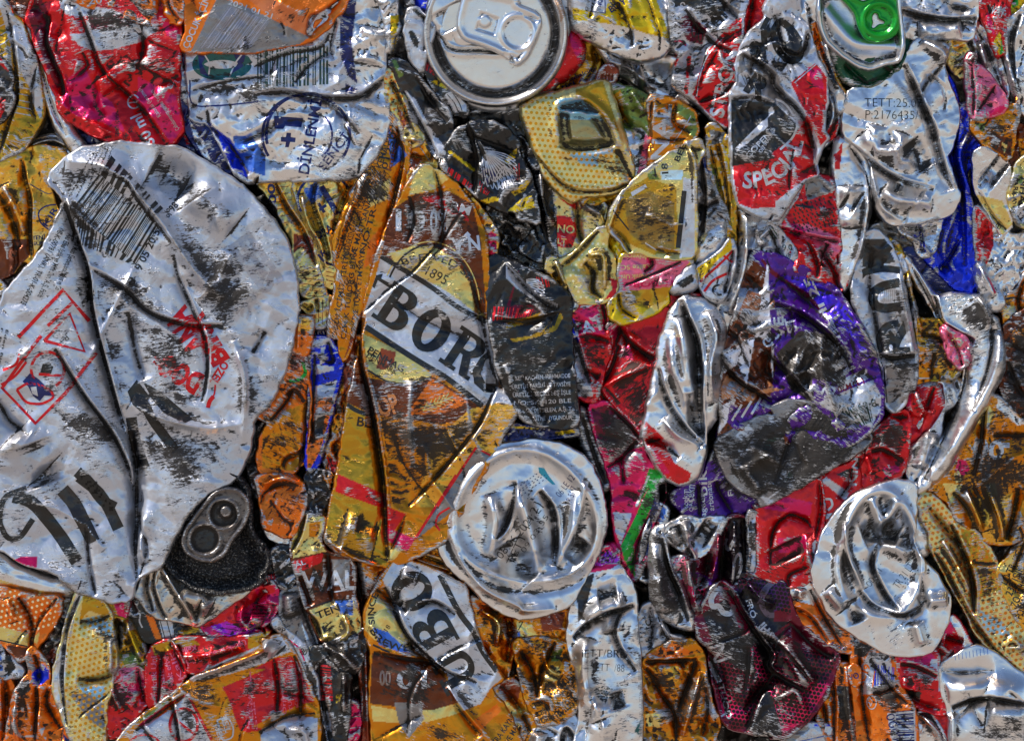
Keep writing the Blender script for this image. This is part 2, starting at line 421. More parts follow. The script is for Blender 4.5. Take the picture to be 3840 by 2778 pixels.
def marks(cn, items, name, parent, origin):
    """items: list of (verts Nx2 in layout units, faces, ink, order)"""
    st = STEP*2
    def cut(poly, ax, g):
        lo_, hi_ = [], []
        n = len(poly)
        for i in range(n):
            p, q = poly[i], poly[(i+1) % n]
            if p[ax] <= g: lo_.append(p)
            if p[ax] >= g: hi_.append(p)
            if (p[ax]-g)*(q[ax]-g) < 0:
                t = (g-p[ax])/(q[ax]-p[ax]); m = (p[0]+(q[0]-p[0])*t, p[1]+(q[1]-p[1])*t); lo_.append(m); hi_.append(m)
        return lo_, hi_
    def slabs(poly, ax):
        v = [p[ax] for p in poly]; a_, b_ = min(v), max(v)
        if b_-a_ <= st*1.2: return [poly]
        out = []; g = (math.floor(a_/st)+1)*st
        while g < b_-.01 and poly:
            l, poly = cut(poly, ax, g)
            if len(l) > 2: out.append(l)
            g += st
        if len(poly) > 2: out.append(poly)
        return out
    pieces = []; cols = []
    for k, (v, f, c, o) in enumerate(items):
        cols.append(ink(c)); vv = [tuple(map(float, p)) for p in v]
        for q in f:
            pg = [vv[i] for i in q]
            for a_ in slabs(pg, 0):
                for b_ in slabs(a_, 1): pieces.append((b_, k))
    if not pieces: return None
    fcen = np.array([np.mean(p, axis=0) for p, k in pieces])
    d, _, _ = segdist(cn.poly, fcen[:,0], fcen[:,1], True); ok = inside(cn.poly, fcen[:,0], fcen[:,1]) & (d > 4)
    ok &= (fcen[:,0] > -80) & (fcen[:,1] > -80) & (fcen[:,0] < W+80) & (fcen[:,1] < H+80)
    VX, VY, CI, FF, OO = [], [], [], [], []; cache = {}
    for (pg, it), k in zip(pieces, ok):
        if not k: continue
        q = []
        for p in pg:
            key = (round(p[0], 2), round(p[1], 2), it)
            if key not in cache: cache[key] = len(VX); VX.append(p[0]); VY.append(p[1]); CI.append(it); OO.append(items[it][3])
            if not q or q[-1] != cache[key]: q.append(cache[key])
        if q and q[0] == q[-1]: q.pop()
        if len(set(q)) > 2 and len(set(q)) == len(q): FF.append(q)
    if not FF: return None
    VX = np.array(VX); VY = np.array(VY)
    hh = cn.height(VX, VY)+1.3+.55*np.array(OO)
    i0, j0, nx, ny, zone, ridge, scm = cn.grid
    gi = np.clip(np.round(VX/STEP).astype(int)-i0, 0, nx-1); gj = np.clip(np.round(VY/STEP).astype(int)-j0, 0, ny-1)
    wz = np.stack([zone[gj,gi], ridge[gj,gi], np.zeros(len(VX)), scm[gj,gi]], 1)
    ca = np.array(cols)[np.array(CI)]
    # orient faces towards the viewer
    F2 = []
    for q in FF:
        a = sum(VX[q[i]]*VY[q[(i+1) % len(q)]]-VX[q[(i+1) % len(q)]]*VY[q[i]] for i in range(len(q)))
        F2.append(q[::-1] if a > 0 else q)
    ox, oy, oz = origin
    V = np.stack([(VX-CX)*PX-ox, -hh*PX-oy, -(VY-CY)*PX-oz], 1)
    mt = cn.mat if cn.mat not in ('dots','wdots','odots','check') else 'foil'
    return mesh_obj(name, V, F2, MAT[mt], {'uvw': ('FLOAT_VECTOR', cn.uvw(VX, VY)), 'ink': ('FLOAT_COLOR', ca), 'wear': ('FLOAT_COLOR', wz)}, parent)

def M_text(s, line, h, col='K', bold=.0, order=0, slab=False):
    p = P(line); a, b = p[0], p[1]; u = (b-a); L = np.hypot(*u); u = u/L; n = np.array([u[1], -u[0]])
    sc = P(line.split()[0]+" 0,0 1,0"); hs = h*np.hypot(*(sc[1]-sc[0]))
    if slab:
        out = []; n_ = len(s)
        for i, ch in enumerate(s):
            for o, hl in glyph(ch):
                v, f = tess([o]+hl); w = L/n_
                q = a+np.outer((v[:,0]/.72*.92*w+i*w), u)+np.outer(v[:,1]*hs, n); out.append((q, f, col, order))
        return out
    v, f = text_mesh(s, bold)
    if len(v) == 0: return []
    mn, mx = v[:,0].min(), v[:,0].max()
    q = a+np.outer((v[:,0]-mn)/(mx-mn)*L, u)+np.outer(v[:,1]/.72*hs, n)
    return [(q, f, col, order)]
def M_arc(s, org, cx, cy, r, a0, a1, h, col='K', bold=0., order=0):
    """text round a circle; angles in degrees, 0 = right, clockwise as seen; a0 -> a1"""
    v, f = text_mesh(s, bold); mn, mx = v[:,0].min(), v[:,0].max()
    th = np.radians(a0+(v[:,0]-mn)/(mx-mn)*(a1-a0)); up = 1 if a1 > a0 else -1
    rr = r+up*v[:,1]/.72*h
    o = ORG[org]; return [(np.stack([o[0]+(cx+rr*np.cos(th))*o[2], o[1]+(cy+rr*np.sin(th))*o[2]], 1), f, col, order)]
def M_poly(s, col, order=0):
    v, f = tess([P(s)]); return [(v, f, col, order)]
def M_stroke(s, w, col='K', order=0, closed=False, sm=2):
    p = smooth(P(s), closed, sm) if sm else P(s); sc = P(s.split()[0]+" 0,0 1,0"); w = w*np.hypot(*(sc[1]-sc[0]))/2
    n = len(p); L, R = [], []
    for i in range(n):
        a = p[(i-1) % n] if closed or i > 0 else p[i]; b = p[(i+1) % n] if closed or i < n-1 else p[i]
        t = (b-a)/(np.hypot(*(b-a))+1e-9); nn = np.array([-t[1], t[0]]); L.append(p[i]+nn*w); R.append(p[i]-nn*w)
    v = np.array(L+R); f = []
    for i in range(n if closed else n-1):
        j = (i+1) % n; f.append((i, j, n+j, n+i))
    return [(v, f, col, order)]
def M_ring(org, cx, cy, rx, ry, w, col, a0=0, a1=360, rot=0, order=0):
    pts = arc(0, 0, rx, ry, a0, a1, 40); ca, sa = math.cos(math.radians(rot)), math.sin(math.radians(rot))
    s = org+" "+" ".join("%f,%f" % (cx+x*ca-y*sa, cy+x*sa+y*ca) for x, y in pts)
    return M_stroke(s, w, col, order, False, 0)
def M_bars(quad, n, col='K', seed=1, fill=.55, order=0):
    """bar code: bars run from edge p0-p1 to edge p3-p2 of the quad"""
    p = P(quad); r = random.Random(seed); out = []; t = 0; vs, fs = [], []
    ws = [r.choice((1,1,2,3)) for _ in range(2*n)]; tot = sum(ws)
    for i, w in enumerate(ws):
        if i % 2 == 0:
            a, b = t/tot, (t+w*(.6+fill*.6))/tot; b = min(b, 1)
            k = len(vs)*1
            for q in (p[0]+(p[1]-p[0])*a, p[0]+(p[1]-p[0])*b, p[3]+(p[2]-p[3])*b, p[3]+(p[2]-p[3])*a): vs.append(q)
            fs.append((k, k+1, k+2, k+3))
        t += w
    return [(np.array(vs), fs, col, order)]
def M_lines(quad, rows, seed, col='K', h=.5):
    """several rows of small print inside a quad"""
    p = P(quad); r = random.Random(seed); out = []
    for i, s in enumerate(rows):
        t = (i+.8)/len(rows); a = p[0]+(p[3]-p[0])*t; b = p[1]+(p[2]-p[1])*t
        hh = np.hypot(*(p[3]-p[0]))/len(rows)*h
        out += M_text(s, "S %f,%f %f,%f" % (*a, *b), hh, col, .012)
    return out

COUNT = [0]
def D(label, z, poly, col, name="crushed_can", cat="crushed can", group="crushed cans packed into the bale", letters=(), bars=(), emblem=(), parts=(), body="body", **kw):
    COUNT[0] += 1; seed = kw.pop('seed', COUNT[0]*17+3)
    cn = make_can(z, poly, col, seed, **kw)
    c = P(poly) if isinstance(poly, str) else poly
    mid = (c.min(0)+c.max(0))/2; low = c[:,1].max()
    origin = ((mid[0]-CX)*PX, -(z-60)*PX, -(min(low, H)-CY)*PX)
    composite = letters or bars or emblem or parts
    if composite:
        root = bpy.data.objects.new(name, None); root.empty_display_size = .01; root.location = origin; COL.objects.link(root)
        build(cn, body, root, origin)
        for its, nm in ((letters, "lettering"), (bars, "bar_code"), (emblem, "printed_emblem")):
            if its: marks(cn, [q for s in its for q in s], nm, root, origin)
        for pt in parts:
            pt = dict(pt); nm = pt.pop('name'); pc = make_can(pt.pop('z'), pt.pop('poly'), pt.pop('col'), seed+5, **{k: v for k, v in pt.items() if k not in ('letters','lab')})
            po = build(pc, nm, root, origin)
            if pt.get('lab'): po['label'] = pt['lab']
            if pt.get('letters'): marks(pc, [q for s in pt['letters'] for q in s], "lettering", po, origin)
    else:
        root = build(cn, name, None, origin)
    root['label'] = label; root['category'] = cat
    if group: root['group'] = group
    return root
# ================================================================== the bale, object by object
# ---- setting behind and below the cans
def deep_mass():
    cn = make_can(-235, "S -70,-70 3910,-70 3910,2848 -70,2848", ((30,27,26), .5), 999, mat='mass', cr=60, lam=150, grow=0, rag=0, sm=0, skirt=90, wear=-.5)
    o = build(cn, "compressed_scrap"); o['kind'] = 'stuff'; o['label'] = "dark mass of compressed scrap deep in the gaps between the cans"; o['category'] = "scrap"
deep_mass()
def ground():
    me = bpy.data.meshes.new("ground"); n = 40; s = 60.0
    zb = -(H-CY)*PX-.35
    vs = []; fs = []
    for j in range(n+1):
        for i in range(n+1):
            x = (i/n-.5)*2*s; y = (j/n-.5)*2*s
            vs.append((x, y, zb+.01*math.sin(x*1.3)*math.cos(y*.9)))
    for j in range(n):
        for i in range(n): a = j*(n+1)+i; fs.append((a, a+1, a+n+2, a+n+1))
    me.from_pydata(vs, [], fs); o = bpy.data.objects.new("ground", me); COL.objects.link(o)
    m = bpy.data.materials.new("dusty_concrete"); m.use_nodes = True; nt = m.node_tree; b = nt.nodes["Principled BSDF"]
    nz = nt.nodes.new("ShaderNodeTexNoise"); nz.inputs['Scale'].default_value = 3; nz.inputs['Detail'].default_value = 8
    rp = nt.nodes.new("ShaderNodeValToRGB"); rp.color_ramp.elements[0].color = (.26,.215,.17,1); rp.color_ramp.elements[1].color = (.44,.37,.30,1)
    tc = nt.nodes.new("ShaderNodeTexCoord"); nt.links.new(tc.outputs['Object'], nz.inputs['Vector'])
    nt.links.new(nz.outputs['Fac'], rp.inputs[0]); nt.links.new(rp.outputs[0], b.inputs['Base Color']); b.inputs['Roughness'].default_value = .9
    me.materials.append(m); o['kind'] = 'structure'
ground()

# ---- top left
D("gold can with silver stripes and scuffed white band at the upper corner", -10, "A1 -60,-30 30,-10 60,50 100,110 150,160 185,260 215,340 245,430 255,520 275,640 270,720 240,790 200,850 150,930 60,970 -60,1010", 'J',
  paint=[('W',"A1 20,-20 60,50 100,110 150,160 185,260 215,340 245,430 255,520 275,640 260,740 210,640 190,540 150,470 100,350 60,240 30,120 0,30")],
  letters=[M_stroke("A1 %d,%d %d,%d %d,%d" % (0-k, y, 45, y-22, 95+k, y-75), 6, 'w') for k, y in ((0,120),(0,175),(0,230),(0,290),(5,350))] +
          [M_stroke("A1 %d,%d %d,%d" % (100, y, 200, y+18), 6, 'w') for y in (470,505,540,580,620,660,700)]+[M_stroke("A1 %d,%d %d,%d" % (20+i*26, 900-i*8, 60+i*30, 960-i*22), 6, 'w') for i in range(6)],
  folds=[('s',22,20,"A1 60,60 110,330 130,600 60,800 20,950"),('v',16,14,"A1 240,400 190,600 230,760")], scuff=["A1 90,120 160,180 210,330 130,300"], wear=.1)
D("folded black and red sliver wedged against the striped gold can", 25, "A1 -60,300 40,390 90,470 75,560 98,600 80,670 40,740 -60,820", 'Z', paint=[('R',"A1 -10,330 20,370 70,450 40,430 -10,380"),('R',"A1 0,600 50,620 40,700 0,760"),('K',"A1 -60,400 0,420 30,480 40,560 -60,600")], wear=.15, name="can_scrap")
D("dark brown crushed corner piece at the top beside the red cola can", -60, "A1 20,-40 250,-40 215,110 150,165 90,90", 'B', wear=.1, name="can_scrap")
D("glossy navy can almost hidden beneath the red cola can", -95, "A1 360,680 700,780 1000,860 1140,700 1200,740 1300,800 1400,920 1500,1110 1400,1120 1200,1020 950,950 560,950 430,900", 'N', paint=[('R',"A1 1100,760 1150,800 1190,880 1150,890"),('W',"A1 1150,790 1175,830 1215,890 1190,895"),('K',"A1 560,880 800,900 900,960 600,960")],
  letters=[M_text("NCILI","A1 560,870 790,915",30,'W')], tilt=(0,-.1))
D("bare silver rolled edge curving down beside the red cola can", -20, "A1 160,120 195,210 255,370 295,450 335,560 360,600 380,690 430,760 490,850 545,925 460,945 395,860 335,760 298,640 258,520 238,400 200,280", 'S', mat='bare', dome=22, edge=34, cr=8, folds=[('v',9,14,"A1 190,240 270,470 330,680 420,850")], name="can_scrap")
D("crushed red cola can with a white swoosh and 330 ml print", 5, "A1 235,-40 200,50 172,130 210,200 240,320 290,420 330,540 365,600 355,640 400,720 430,740 500,785 620,855 760,885 850,890 1028,936 1045,885 1075,890 1132,800 1100,650 1106,400 1118,150 1100,80 1000,-40", 'R', mat='foil',
  paint=[('P',"A1 430,500 520,400 600,560 700,640 780,820 640,760 480,720 380,640"),('P',"A1 1000,150 1110,150 1100,260 1040,230"),('M',"A1 235,-40 300,60 330,300 400,500 360,560 290,400 210,190 180,110 220,20"),
    ('W',"A1 370,-20 385,60 420,100 500,118 640,118 780,105 700,70 600,55 500,40 430,-20"),('W',"A1 445,222 530,218 560,120 760,125 990,165 960,215 860,275 700,318 590,325 500,292 470,255"),('M',"A1 560,120 700,110 860,140 880,165 700,180 570,200"),('P',"A1 860,480 1090,600 1130,790 1060,890 960,740 850,620")],
  folds=[('s',26,34,"A1 320,100 300,260 350,380 410,520 400,600"),('s',24,26,"A1 500,60 570,230 640,440 790,570 900,680 1030,880"),('v',20,16,"A1 430,520 560,420 520,330"),('r',20,14,"A1 380,600 440,700 640,800 800,870"),('b',50,16,"A1 640,480 700,560"),('v',14,16,"A1 880,150 890,330 850,440")],
  letters=[M_text("330 ml","A1 985,925 870,700",72,'W',.02),M_text("Kalorisi (karamel),","A1 1000,720 870,540",26,'w'),M_text("Şişeleme Yardımcı","A1 1060,700 950,560",26,'w'),M_text("Çalkalamayınız verilir","A1 1110,800 1010,640",26,'w'),M_text("tarım içerir","A1 740,850 740,700",30,'K',.01),M_text("Kola için","A1 770,890 835,790",32,'K',.01),
    M_ring("A1",828,632,36,40,9,'W',20,330),M_stroke("A1 795,640 860,628",8,'W'),M_stroke("A1 1040,540 1062,560 1080,515",7,'w')],
  scuff=["A1 480,40 700,70 900,150 980,180 760,230 560,200","A1 640,330 860,340 1090,420 1080,520 900,470 760,430"], wear=.02, lam=190)
D("navy and silver crumpled strip between the red cola can and the bar code can", -45, "A1 1110,330 1180,330 1170,480 1175,640 1180,740 1290,760 1380,920 1440,1045 1505,1120 1440,1090 1330,1010 1250,960 1190,880 1130,780 1110,600 1105,470", 'N', paint=[('W',"A1 1120,380 1150,500 1160,660 1130,620 1112,480"),('R',"A1 1140,340 1165,400 1160,500 1140,460"),('S',"A1 1180,780 1260,880 1300,990 1250,960 1200,860"),('S',"A1 1140,680 1180,760 1230,840 1200,830")], cr=26, lam=70, name="can_scrap")
# ---- orange and the bar code can
D("white and blue can with green bar code and a round plus one print", -5, "A1 1150,280 1165,480 1175,640 1182,740 1290,760 1380,920 1430,1040 1510,1122 1600,1118 A2 0,1115 130,1112 380,1107 640,1096 690,1040 760,960 805,860 838,740 830,620 812,520 806,380 818,200 812,100 780,-40 500,-40 300,200 60,280", 'W', mat='foil',
  paint=[('S',"A1 1290,780 1641,600 A2 0,590 430,595 650,610 790,480 840,560 840,760 780,960 640,1100 0,1120 A1 1500,1130"),('S',"A2 640,0 780,-40 812,100 818,200 806,400 780,500 700,540 640,500 620,300"),
     ('N',"A2 600,-40 640,-40 625,150 610,270 625,400 645,525 590,480 540,350 535,140 575,40"),('N',"A2 440,590 570,590 570,520 650,560 640,590"),('N',"A1 1175,700 1270,745 1300,800 1380,900 1430,1040 1530,1110 1540,1050 1440,920 1360,830 1300,760"),('Q',"A1 1440,840 1560,850 1641,960 1641,1090 1540,1060 1450,930"),('U',"A1 1340,800 1430,880 1480,960 1530,1100 1440,1050 1380,930")],
  folds=[('s',26,30,"A2 0,585 200,560 420,600 650,605 760,520 820,470"),('s',16,16,"A2 0,415 200,330 430,300 470,200"),('s',18,22,"A2 430,600 560,700 660,830"),('v',20,14,"A2 500,380 470,300 520,120"),('v',20,20,"A1 1300,800 1400,860 1540,1080"),('v',16,16,"A2 260,520 330,420 460,330"),('b',60,24,"A2 740,180 700,400"),('s',14,14,"A1 1180,560 1400,500 1641,470")],
  bars=[M_bars("A2 30,300 480,290 480,525 30,560",20,'b',4),M_bars("A1 1590,335 1641,335 1641,560 1590,560",4,'b',5)],
  emblem=[M_ring("A1",1372,405,148,62,70,'T'),M_poly("A1 1225,345 1290,335 1250,400 1290,480 1240,460",'N',1),M_poly("A1 1440,335 1520,345 1500,420 1420,470 1470,400",'N',1),M_stroke("A1 1262,340 1300,400 1290,470",9,'W',2),M_stroke("A1 1500,340 1450,400 1420,480",9,'W',2),
     M_ring("A2",330,840,268,252,17,'N',150,395),M_ring("A2",340,830,255,245,17,'N',165,290),M_ring("A2",360,840,130,150,12,'N',-50,60),M_poly("A2 135,720 310,735 300,790 200,780 190,800 133,798",'N'),M_poly("A2 175,850 205,850 210,825 237,825 235,850 265,855 262,882 232,880 222,912 200,912 205,880 175,878",'N'),M_stroke("A1 1175,500 1175,665 1400,655 1641,630",9,'N')],
  letters=[M_text("DİNLENMİ","A2 345,1080 425,625",66,'N',.02),M_text("SENCİ","A2 440,1060 600,850",52,'N',.02)],
  scuff=["A1 1250,480 1641,500 1641,600 1400,640 1250,600","A2 0,300 200,300 120,420 0,400"], lam=200)
D("orange can scrap with scuffed print lapping over the red cola can", 32, "A1 380,-40 1125,-40 1142,100 1112,162 1045,140 985,168 860,150 740,112 600,75 470,15", 'O', letters=[M_text("2021 7.02","A1 560,40 900,30",60,'w'),M_text("L 12 21:1","A1 600,0 1060,60",30,'w')], folds=[('v',16,20,"A1 985,-20 1000,60 985,165"),('v',14,14,"A1 700,-20 840,60 900,150"),('s',14,20,"A1 1040,-40 1060,60 1120,140")], scuff=["A1 640,0 960,40 960,150 760,100"], wear=.15, name="can_scrap")
D("orange juice can with a grey triangular bar code panel", 20, "A1 1128,-40 1165,200 1112,308 1200,332 1400,325 A2 0,332 100,312 290,278 375,250 410,225 465,180 515,110 565,60 610,-40", 'O', mat='foil', cr=14, lam=300,
  paint=[(((205,112,60),.5),"A1 1400,-40 A2 110,0 330,110 350,240 100,110 A1 1500,-20"),('H',"A1 1352,-10 A2 0,72 352,240 290,285 100,320 0,340 A1 1400,335 1185,332")],
  folds=[('s',26,26,"A2 330,235 350,110 430,90 560,-20"),('b',26,14,"A2 150,20 330,105"),('v',14,10,"A2 340,230 470,110"),('v',30,12,"A1 1185,0 1250,120")],
  letters=[M_text("ÇOCUK İÇİN","A1 1170,315 1305,5",42,'w',.02),M_text("2021 01 21","A1 1410,40 A2 120,130",34,'w',.01)], bars=[M_bars("A1 1420,50 A2 120,150 A2 0,310 A1 1230,310",22,((140,138,150),.4),8)], scuff=["A1 1250,260 A2 100,250 200,280 60,320 A1 1300,330"], wear=-.3)
D("smooth silver can wall rolled over between the bar code can and a black strip", 12, "A2 762,-40 880,-40 880,100 905,180 862,240 850,330 808,345 830,280 822,180 800,80", 'S', mat='bare', dome=26, edge=40, paint=[('Y',"A2 850,110 905,100 880,240 862,330 850,250")], name="can_scrap")
D("narrow black folded strip with yellow flecks near the top edge", -15, "A2 866,-40 975,-40 985,80 930,160 945,290 1000,400 1060,480 1000,470 900,340 855,330 872,200 905,140", 'K', paint=[('Y',"A2 866,120 900,110 890,220 870,310")], name="can_scrap")
D("dark blue sliver tucked against the big silver can lid", -45, "A2 955,-40 1150,-40 1080,110 1090,180 1050,160 980,70", 'N', paint=[('U',"A2 1000,0 1080,10 1060,60 1000,50"),('R',"A2 1085,60 1110,0 1120,-20 1100,100")], name="can_scrap")
D("white tag shaped can piece with a black oblong print", 18, "A2 960,65 1005,60 1060,120 1113,180 1092,270 1062,350 1045,455 990,400 952,290 935,200 948,120", 'W', cr=10, paint=[('K',"A2 965,62 1010,62 1115,180 1100,190 1030,120"),('K',"A2 958,205 985,198 1022,270 1015,305 995,300 965,240")], folds=[('v',10,12,"A2 1050,100 1080,200 1050,330")], name="can_scrap")
# ---- yellow, red neighbours of the lid
D("magenta red can bulging out beneath the big silver lid", -40, "A3 340,230 400,190 440,215 475,290 465,370 400,450 300,525 190,592 120,660 180,540", 'R', paint=[('P',"A3 380,200 440,230 470,300 440,380 400,300")], dome=34, edge=60, cr=16)
D("yellow can edge with small blue print under the big silver lid", -80, "A3 430,215 540,270 578,360 565,470 520,505 390,565 240,610 120,690 100,640 250,520 400,430", 'J', letters=[M_lines("A3 400,470 560,400 560,520 300,600",["Kobalciler","tici A.Ş.","TICARET"],3,'N',.5)], folds=[('v',14,18,"A3 540,270 560,400 480,500")])
D("yellow juice can with silver base and blue lettering at the top edge", 5, "A3 385,-40 980,-40 985,100 1003,240 1012,290 965,340 850,376 720,352 600,300 480,240 412,180 395,110", 'S', mat='foil', dome=34, edge=60,
  paint=[('W',"A3 385,-40 640,-40 600,95 500,80 400,60"),('Y',"A3 395,55 500,80 600,97 640,-40 900,-40 960,120 1003,250 880,225 700,170 560,150 410,135")],
  letters=[M_text("YMQ Y","A3 575,80 590,-20",26,'N',.02),M_text("8","A3 505,85 508,50",26,'K'),M_stroke("A3 500,-10 600,-20 605,92 510,82",6,'N',0,False,0),M_text("BOY","A3 640,90 740,30",40,'N',.02)],
  folds=[('s',20,20,"A3 620,-30 720,70 770,200 780,300"),('s',14,14,"A3 860,-30 900,90 950,230 940,330"),('v',14,12,"A3 540,-20 510,130")], scuff=["A3 650,0 720,60 780,190 730,150 660,60","A3 520,230 760,270 940,280 840,340 640,290"])
D("curled silver can bottom below the yellow juice can", -30, "A3 555,290 620,320 665,372 780,382 1000,350 1062,350 1035,450 1025,520 1100,590 1135,645 1000,632 900,592 800,512 740,472 655,425 615,370", 'S', mat='bare', dome=10, edge=40, folds=[('u',80,60,"A3 700,420 880,450 1040,600"),('r',14,16,"A3 620,380 760,420 870,520 1000,580"),('b',40,34,"A3 800,480 850,460")], cr=20)
D("flattened rusty bottle cap lodged under the curled silver bottom", -8, "A3 560,500 566,455 600,412 650,408 675,440 672,485 658,505 600,510", 'X', mat='rust', name="bottle_cap", cat="bottle cap", group=None, cr=8, lam=40, skirt=30, folds=[('v',5,9,"A3 %d,505 %d,465" % (x, x+4)) for x in (585,605,625,645)])

# ---- the big lid
def lid_relief(cx, cy, rx, ry, rim=26, deep=34, counter=0.0):
    def f(X, Y, h, zone, d):
        r = np.sqrt(((X-cx)/rx)**2+((Y-cy)/ry)**2); R = (rx+ry)/2
        dr = (1-r)*R
        h = h*0.25
        h = h-deep*sstep(rim, rim+16, dr)+14*np.exp(-((dr-rim*.45)/9)**2)
        h = h+deep*.75*sstep(rim+26, rim+50, dr)-5*np.exp(-((dr-rim-22)/8)**2)
        return h, zone*.5+.12
    return f
def lid_extra(X, Y, h, zone, d):
    h, zone = lid_relief(1858,128,272,278)(X, Y, h, zone, d)
    # the score line and the opened mouth
    p = P("A2 1160,240 1190,300 1260,325 1400,320 1500,330 1641,300"); dd, side, t = segdist(smooth(p, False), X, Y)
    h = h-9*np.exp(-(dd/7)**2)+4*np.exp(-((dd-14)/8)**2)
    return h, zone
LIDP = "S "+" ".join("%.0f,%.0f" % (1858+272*math.cos(a)*(1+.015*math.sin(3*a)), 128+282*math.sin(a)*(1+.01*math.cos(2*a))) for a in np.linspace(0, 2*math.pi, 40, endpoint=False))
TABP = "A2 1285,60 1300,0 1380,-30 1500,-10 1641,20 A3 60,50 190,100 205,160 170,260 120,360 70,405 20,385 A2 1620,390 1500,320 1400,280 1300,250 1265,190 1270,120"
def tab_extra(X, Y, h, zone, d):
    h = h*.2-8*sstep(20, 34, d)*0
    h = h+7*np.exp(-((d-16)/9)**2)
    a = P("A2 1400,85 1515,125 1490,240 1365,200"); q = inside(a, X, Y); dd, _, _ = segdist(a, X, Y, True)
    h = np.where(q, h-10*sstep(0, 8, dd), h)
    rv = P("A2 1425,145")[0]; r = np.hypot(X-rv[0], Y-rv[1]); h = h+12*sstep(26, 18, r)+0
    fc = P("A3 68,215")[0]; r = np.hypot(X-fc[0], (Y-fc[1])*.95); h = h+6*np.exp(-((r-62)/7)**2)-5*sstep(58, 48, r)
    for s in ("A3 110,115 190,140","A3 -10,350 70,372"):
        dd, _, _ = segdist(P(s), X, Y); h = h-9*np.exp(-(dd/7)**2)
    return h, zone*.05
D("big round silver can lid with its pull tab still on, at the top edge", 20, LIDP, (((214,210,206),1)), body="lid_panel", cat="can lid", group="can lids and bottoms facing out", mat='bare', cr=6, dome=0, edge=10, drop=14, skirt=110, extra=lid_extra, rag=.5, grow=0, tilt=(.02,-.03),
  paint=[((( 150,120,100),.7),"A3 290,20 320,90 330,160 385,60 350,-40 290,-40")],
  parts=[dict(name="opening_flap", z=22, poly="A2 1080,60 1100,0 1160,-40 1330,-40 1290,80 1275,180 1345,245 1370,270 1290,285 1210,262 1140,200 1095,120", col='S', mat='bare', cr=3, dome=20, edge=34, drop=18, skirt=24, wear=-.8, rag=1, folds=[('u',70,16,"A2 1180,60 1250,180")]),
         dict(name="pull_tab", z=50, poly=TABP, col='S', mat='bare', cr=2, dome=0, edge=12, drop=12, skirt=16, wear=-.8, extra=tab_extra, rag=.6),
         dict(name="rim_wall", z=-38, poly="A2 1150,420 1200,520 1260,600 1330,655 1440,685 1560,690 1641,672 A3 60,640 190,560 300,440 380,300 400,150 370,-40 330,-40 340,200 200,420 0,560 A2 1500,600 1330,560 1200,470", col='w', mat='foil', cr=6, dome=10, edge=20, skirt=60)])
# ---- black eagle cans and neighbours
D("black and white folded strip running from the cream dotted strip to the eagle can", 8, "A2 835,365 940,380 1045,520 1110,600 1205,690 1228,790 1215,900 1195,980 1120,975 1060,880 985,740 930,600 865,500", 'Z', paint=[('K',"A2 880,400 1000,480 1150,640 1200,700 1210,850 1150,830 1060,650 950,520"),('W',"A2 930,560 1000,620 1080,780 1170,900 1190,960 1120,970 1000,760"),('I',"A2 855,380 880,380 930,470 900,490")], folds=[('s',20,26,"A2 930,560 1060,800 1140,970"),('v',14,14,"A2 1000,480 1100,650 1200,760")], scuff=["A2 1060,620 1180,680 1200,780 1100,760"], name="can_scrap")
D("black can edge with red hatching and a white wing under the big lid", -8, "A2 1062,330 1130,430 1200,515 1262,595 1325,680 1310,730 1230,705 1175,645 1080,510 1052,445", 'K', paint=[('Y',"A2 1095,510 1130,500 1210,545 1190,560"),('W',"A2 1180,590 1230,560 1310,650 1310,690 1240,700")], letters=[M_bars("A2 1072,365 1190,500 1150,495 1062,440",9,'R',3),M_stroke("A2 1195,590 1240,640 1260,690",5,'K',2),M_stroke("A2 1225,575 1270,640 1285,690",5,'K',2)], name="can_scrap")
D("glossy dark crumpled can below the big silver lid", -50, "A2 1320,690 1420,690 1560,700 1641,670 A3 90,655 130,800 160,950 90,960 A2 1641,900 1540,830 1400,770 1340,760", 'K', cr=24, lam=90, tilt=(0,-.05))
def feathers(org, cx, cy, n, a0, a1, r0, r1, w, col='w'):
    out = []
    for i in range(n):
        a = math.radians(a0+(a1-a0)*i/(n-1)); r = r1*(.75+.25*math.sin(math.pi*i/(n-1))); b = a+.16
        p = [(cx+r0*math.cos(a), cy+r0*math.sin(a)), (cx+r*.6*math.cos(a-.05), cy+r*.6*math.sin(a-.05)), (cx+r*math.cos(a+.12), cy+r*math.sin(a+.12)), (cx+r*.6*math.cos(b+.06), cy+r*.6*math.sin(b+.06)), (cx+r0*math.cos(b), cy+r0*math.sin(b))]
        out.append(M_stroke(org+" "+" ".join("%.1f,%.1f" % q for q in p), w, col, 2))
    return out
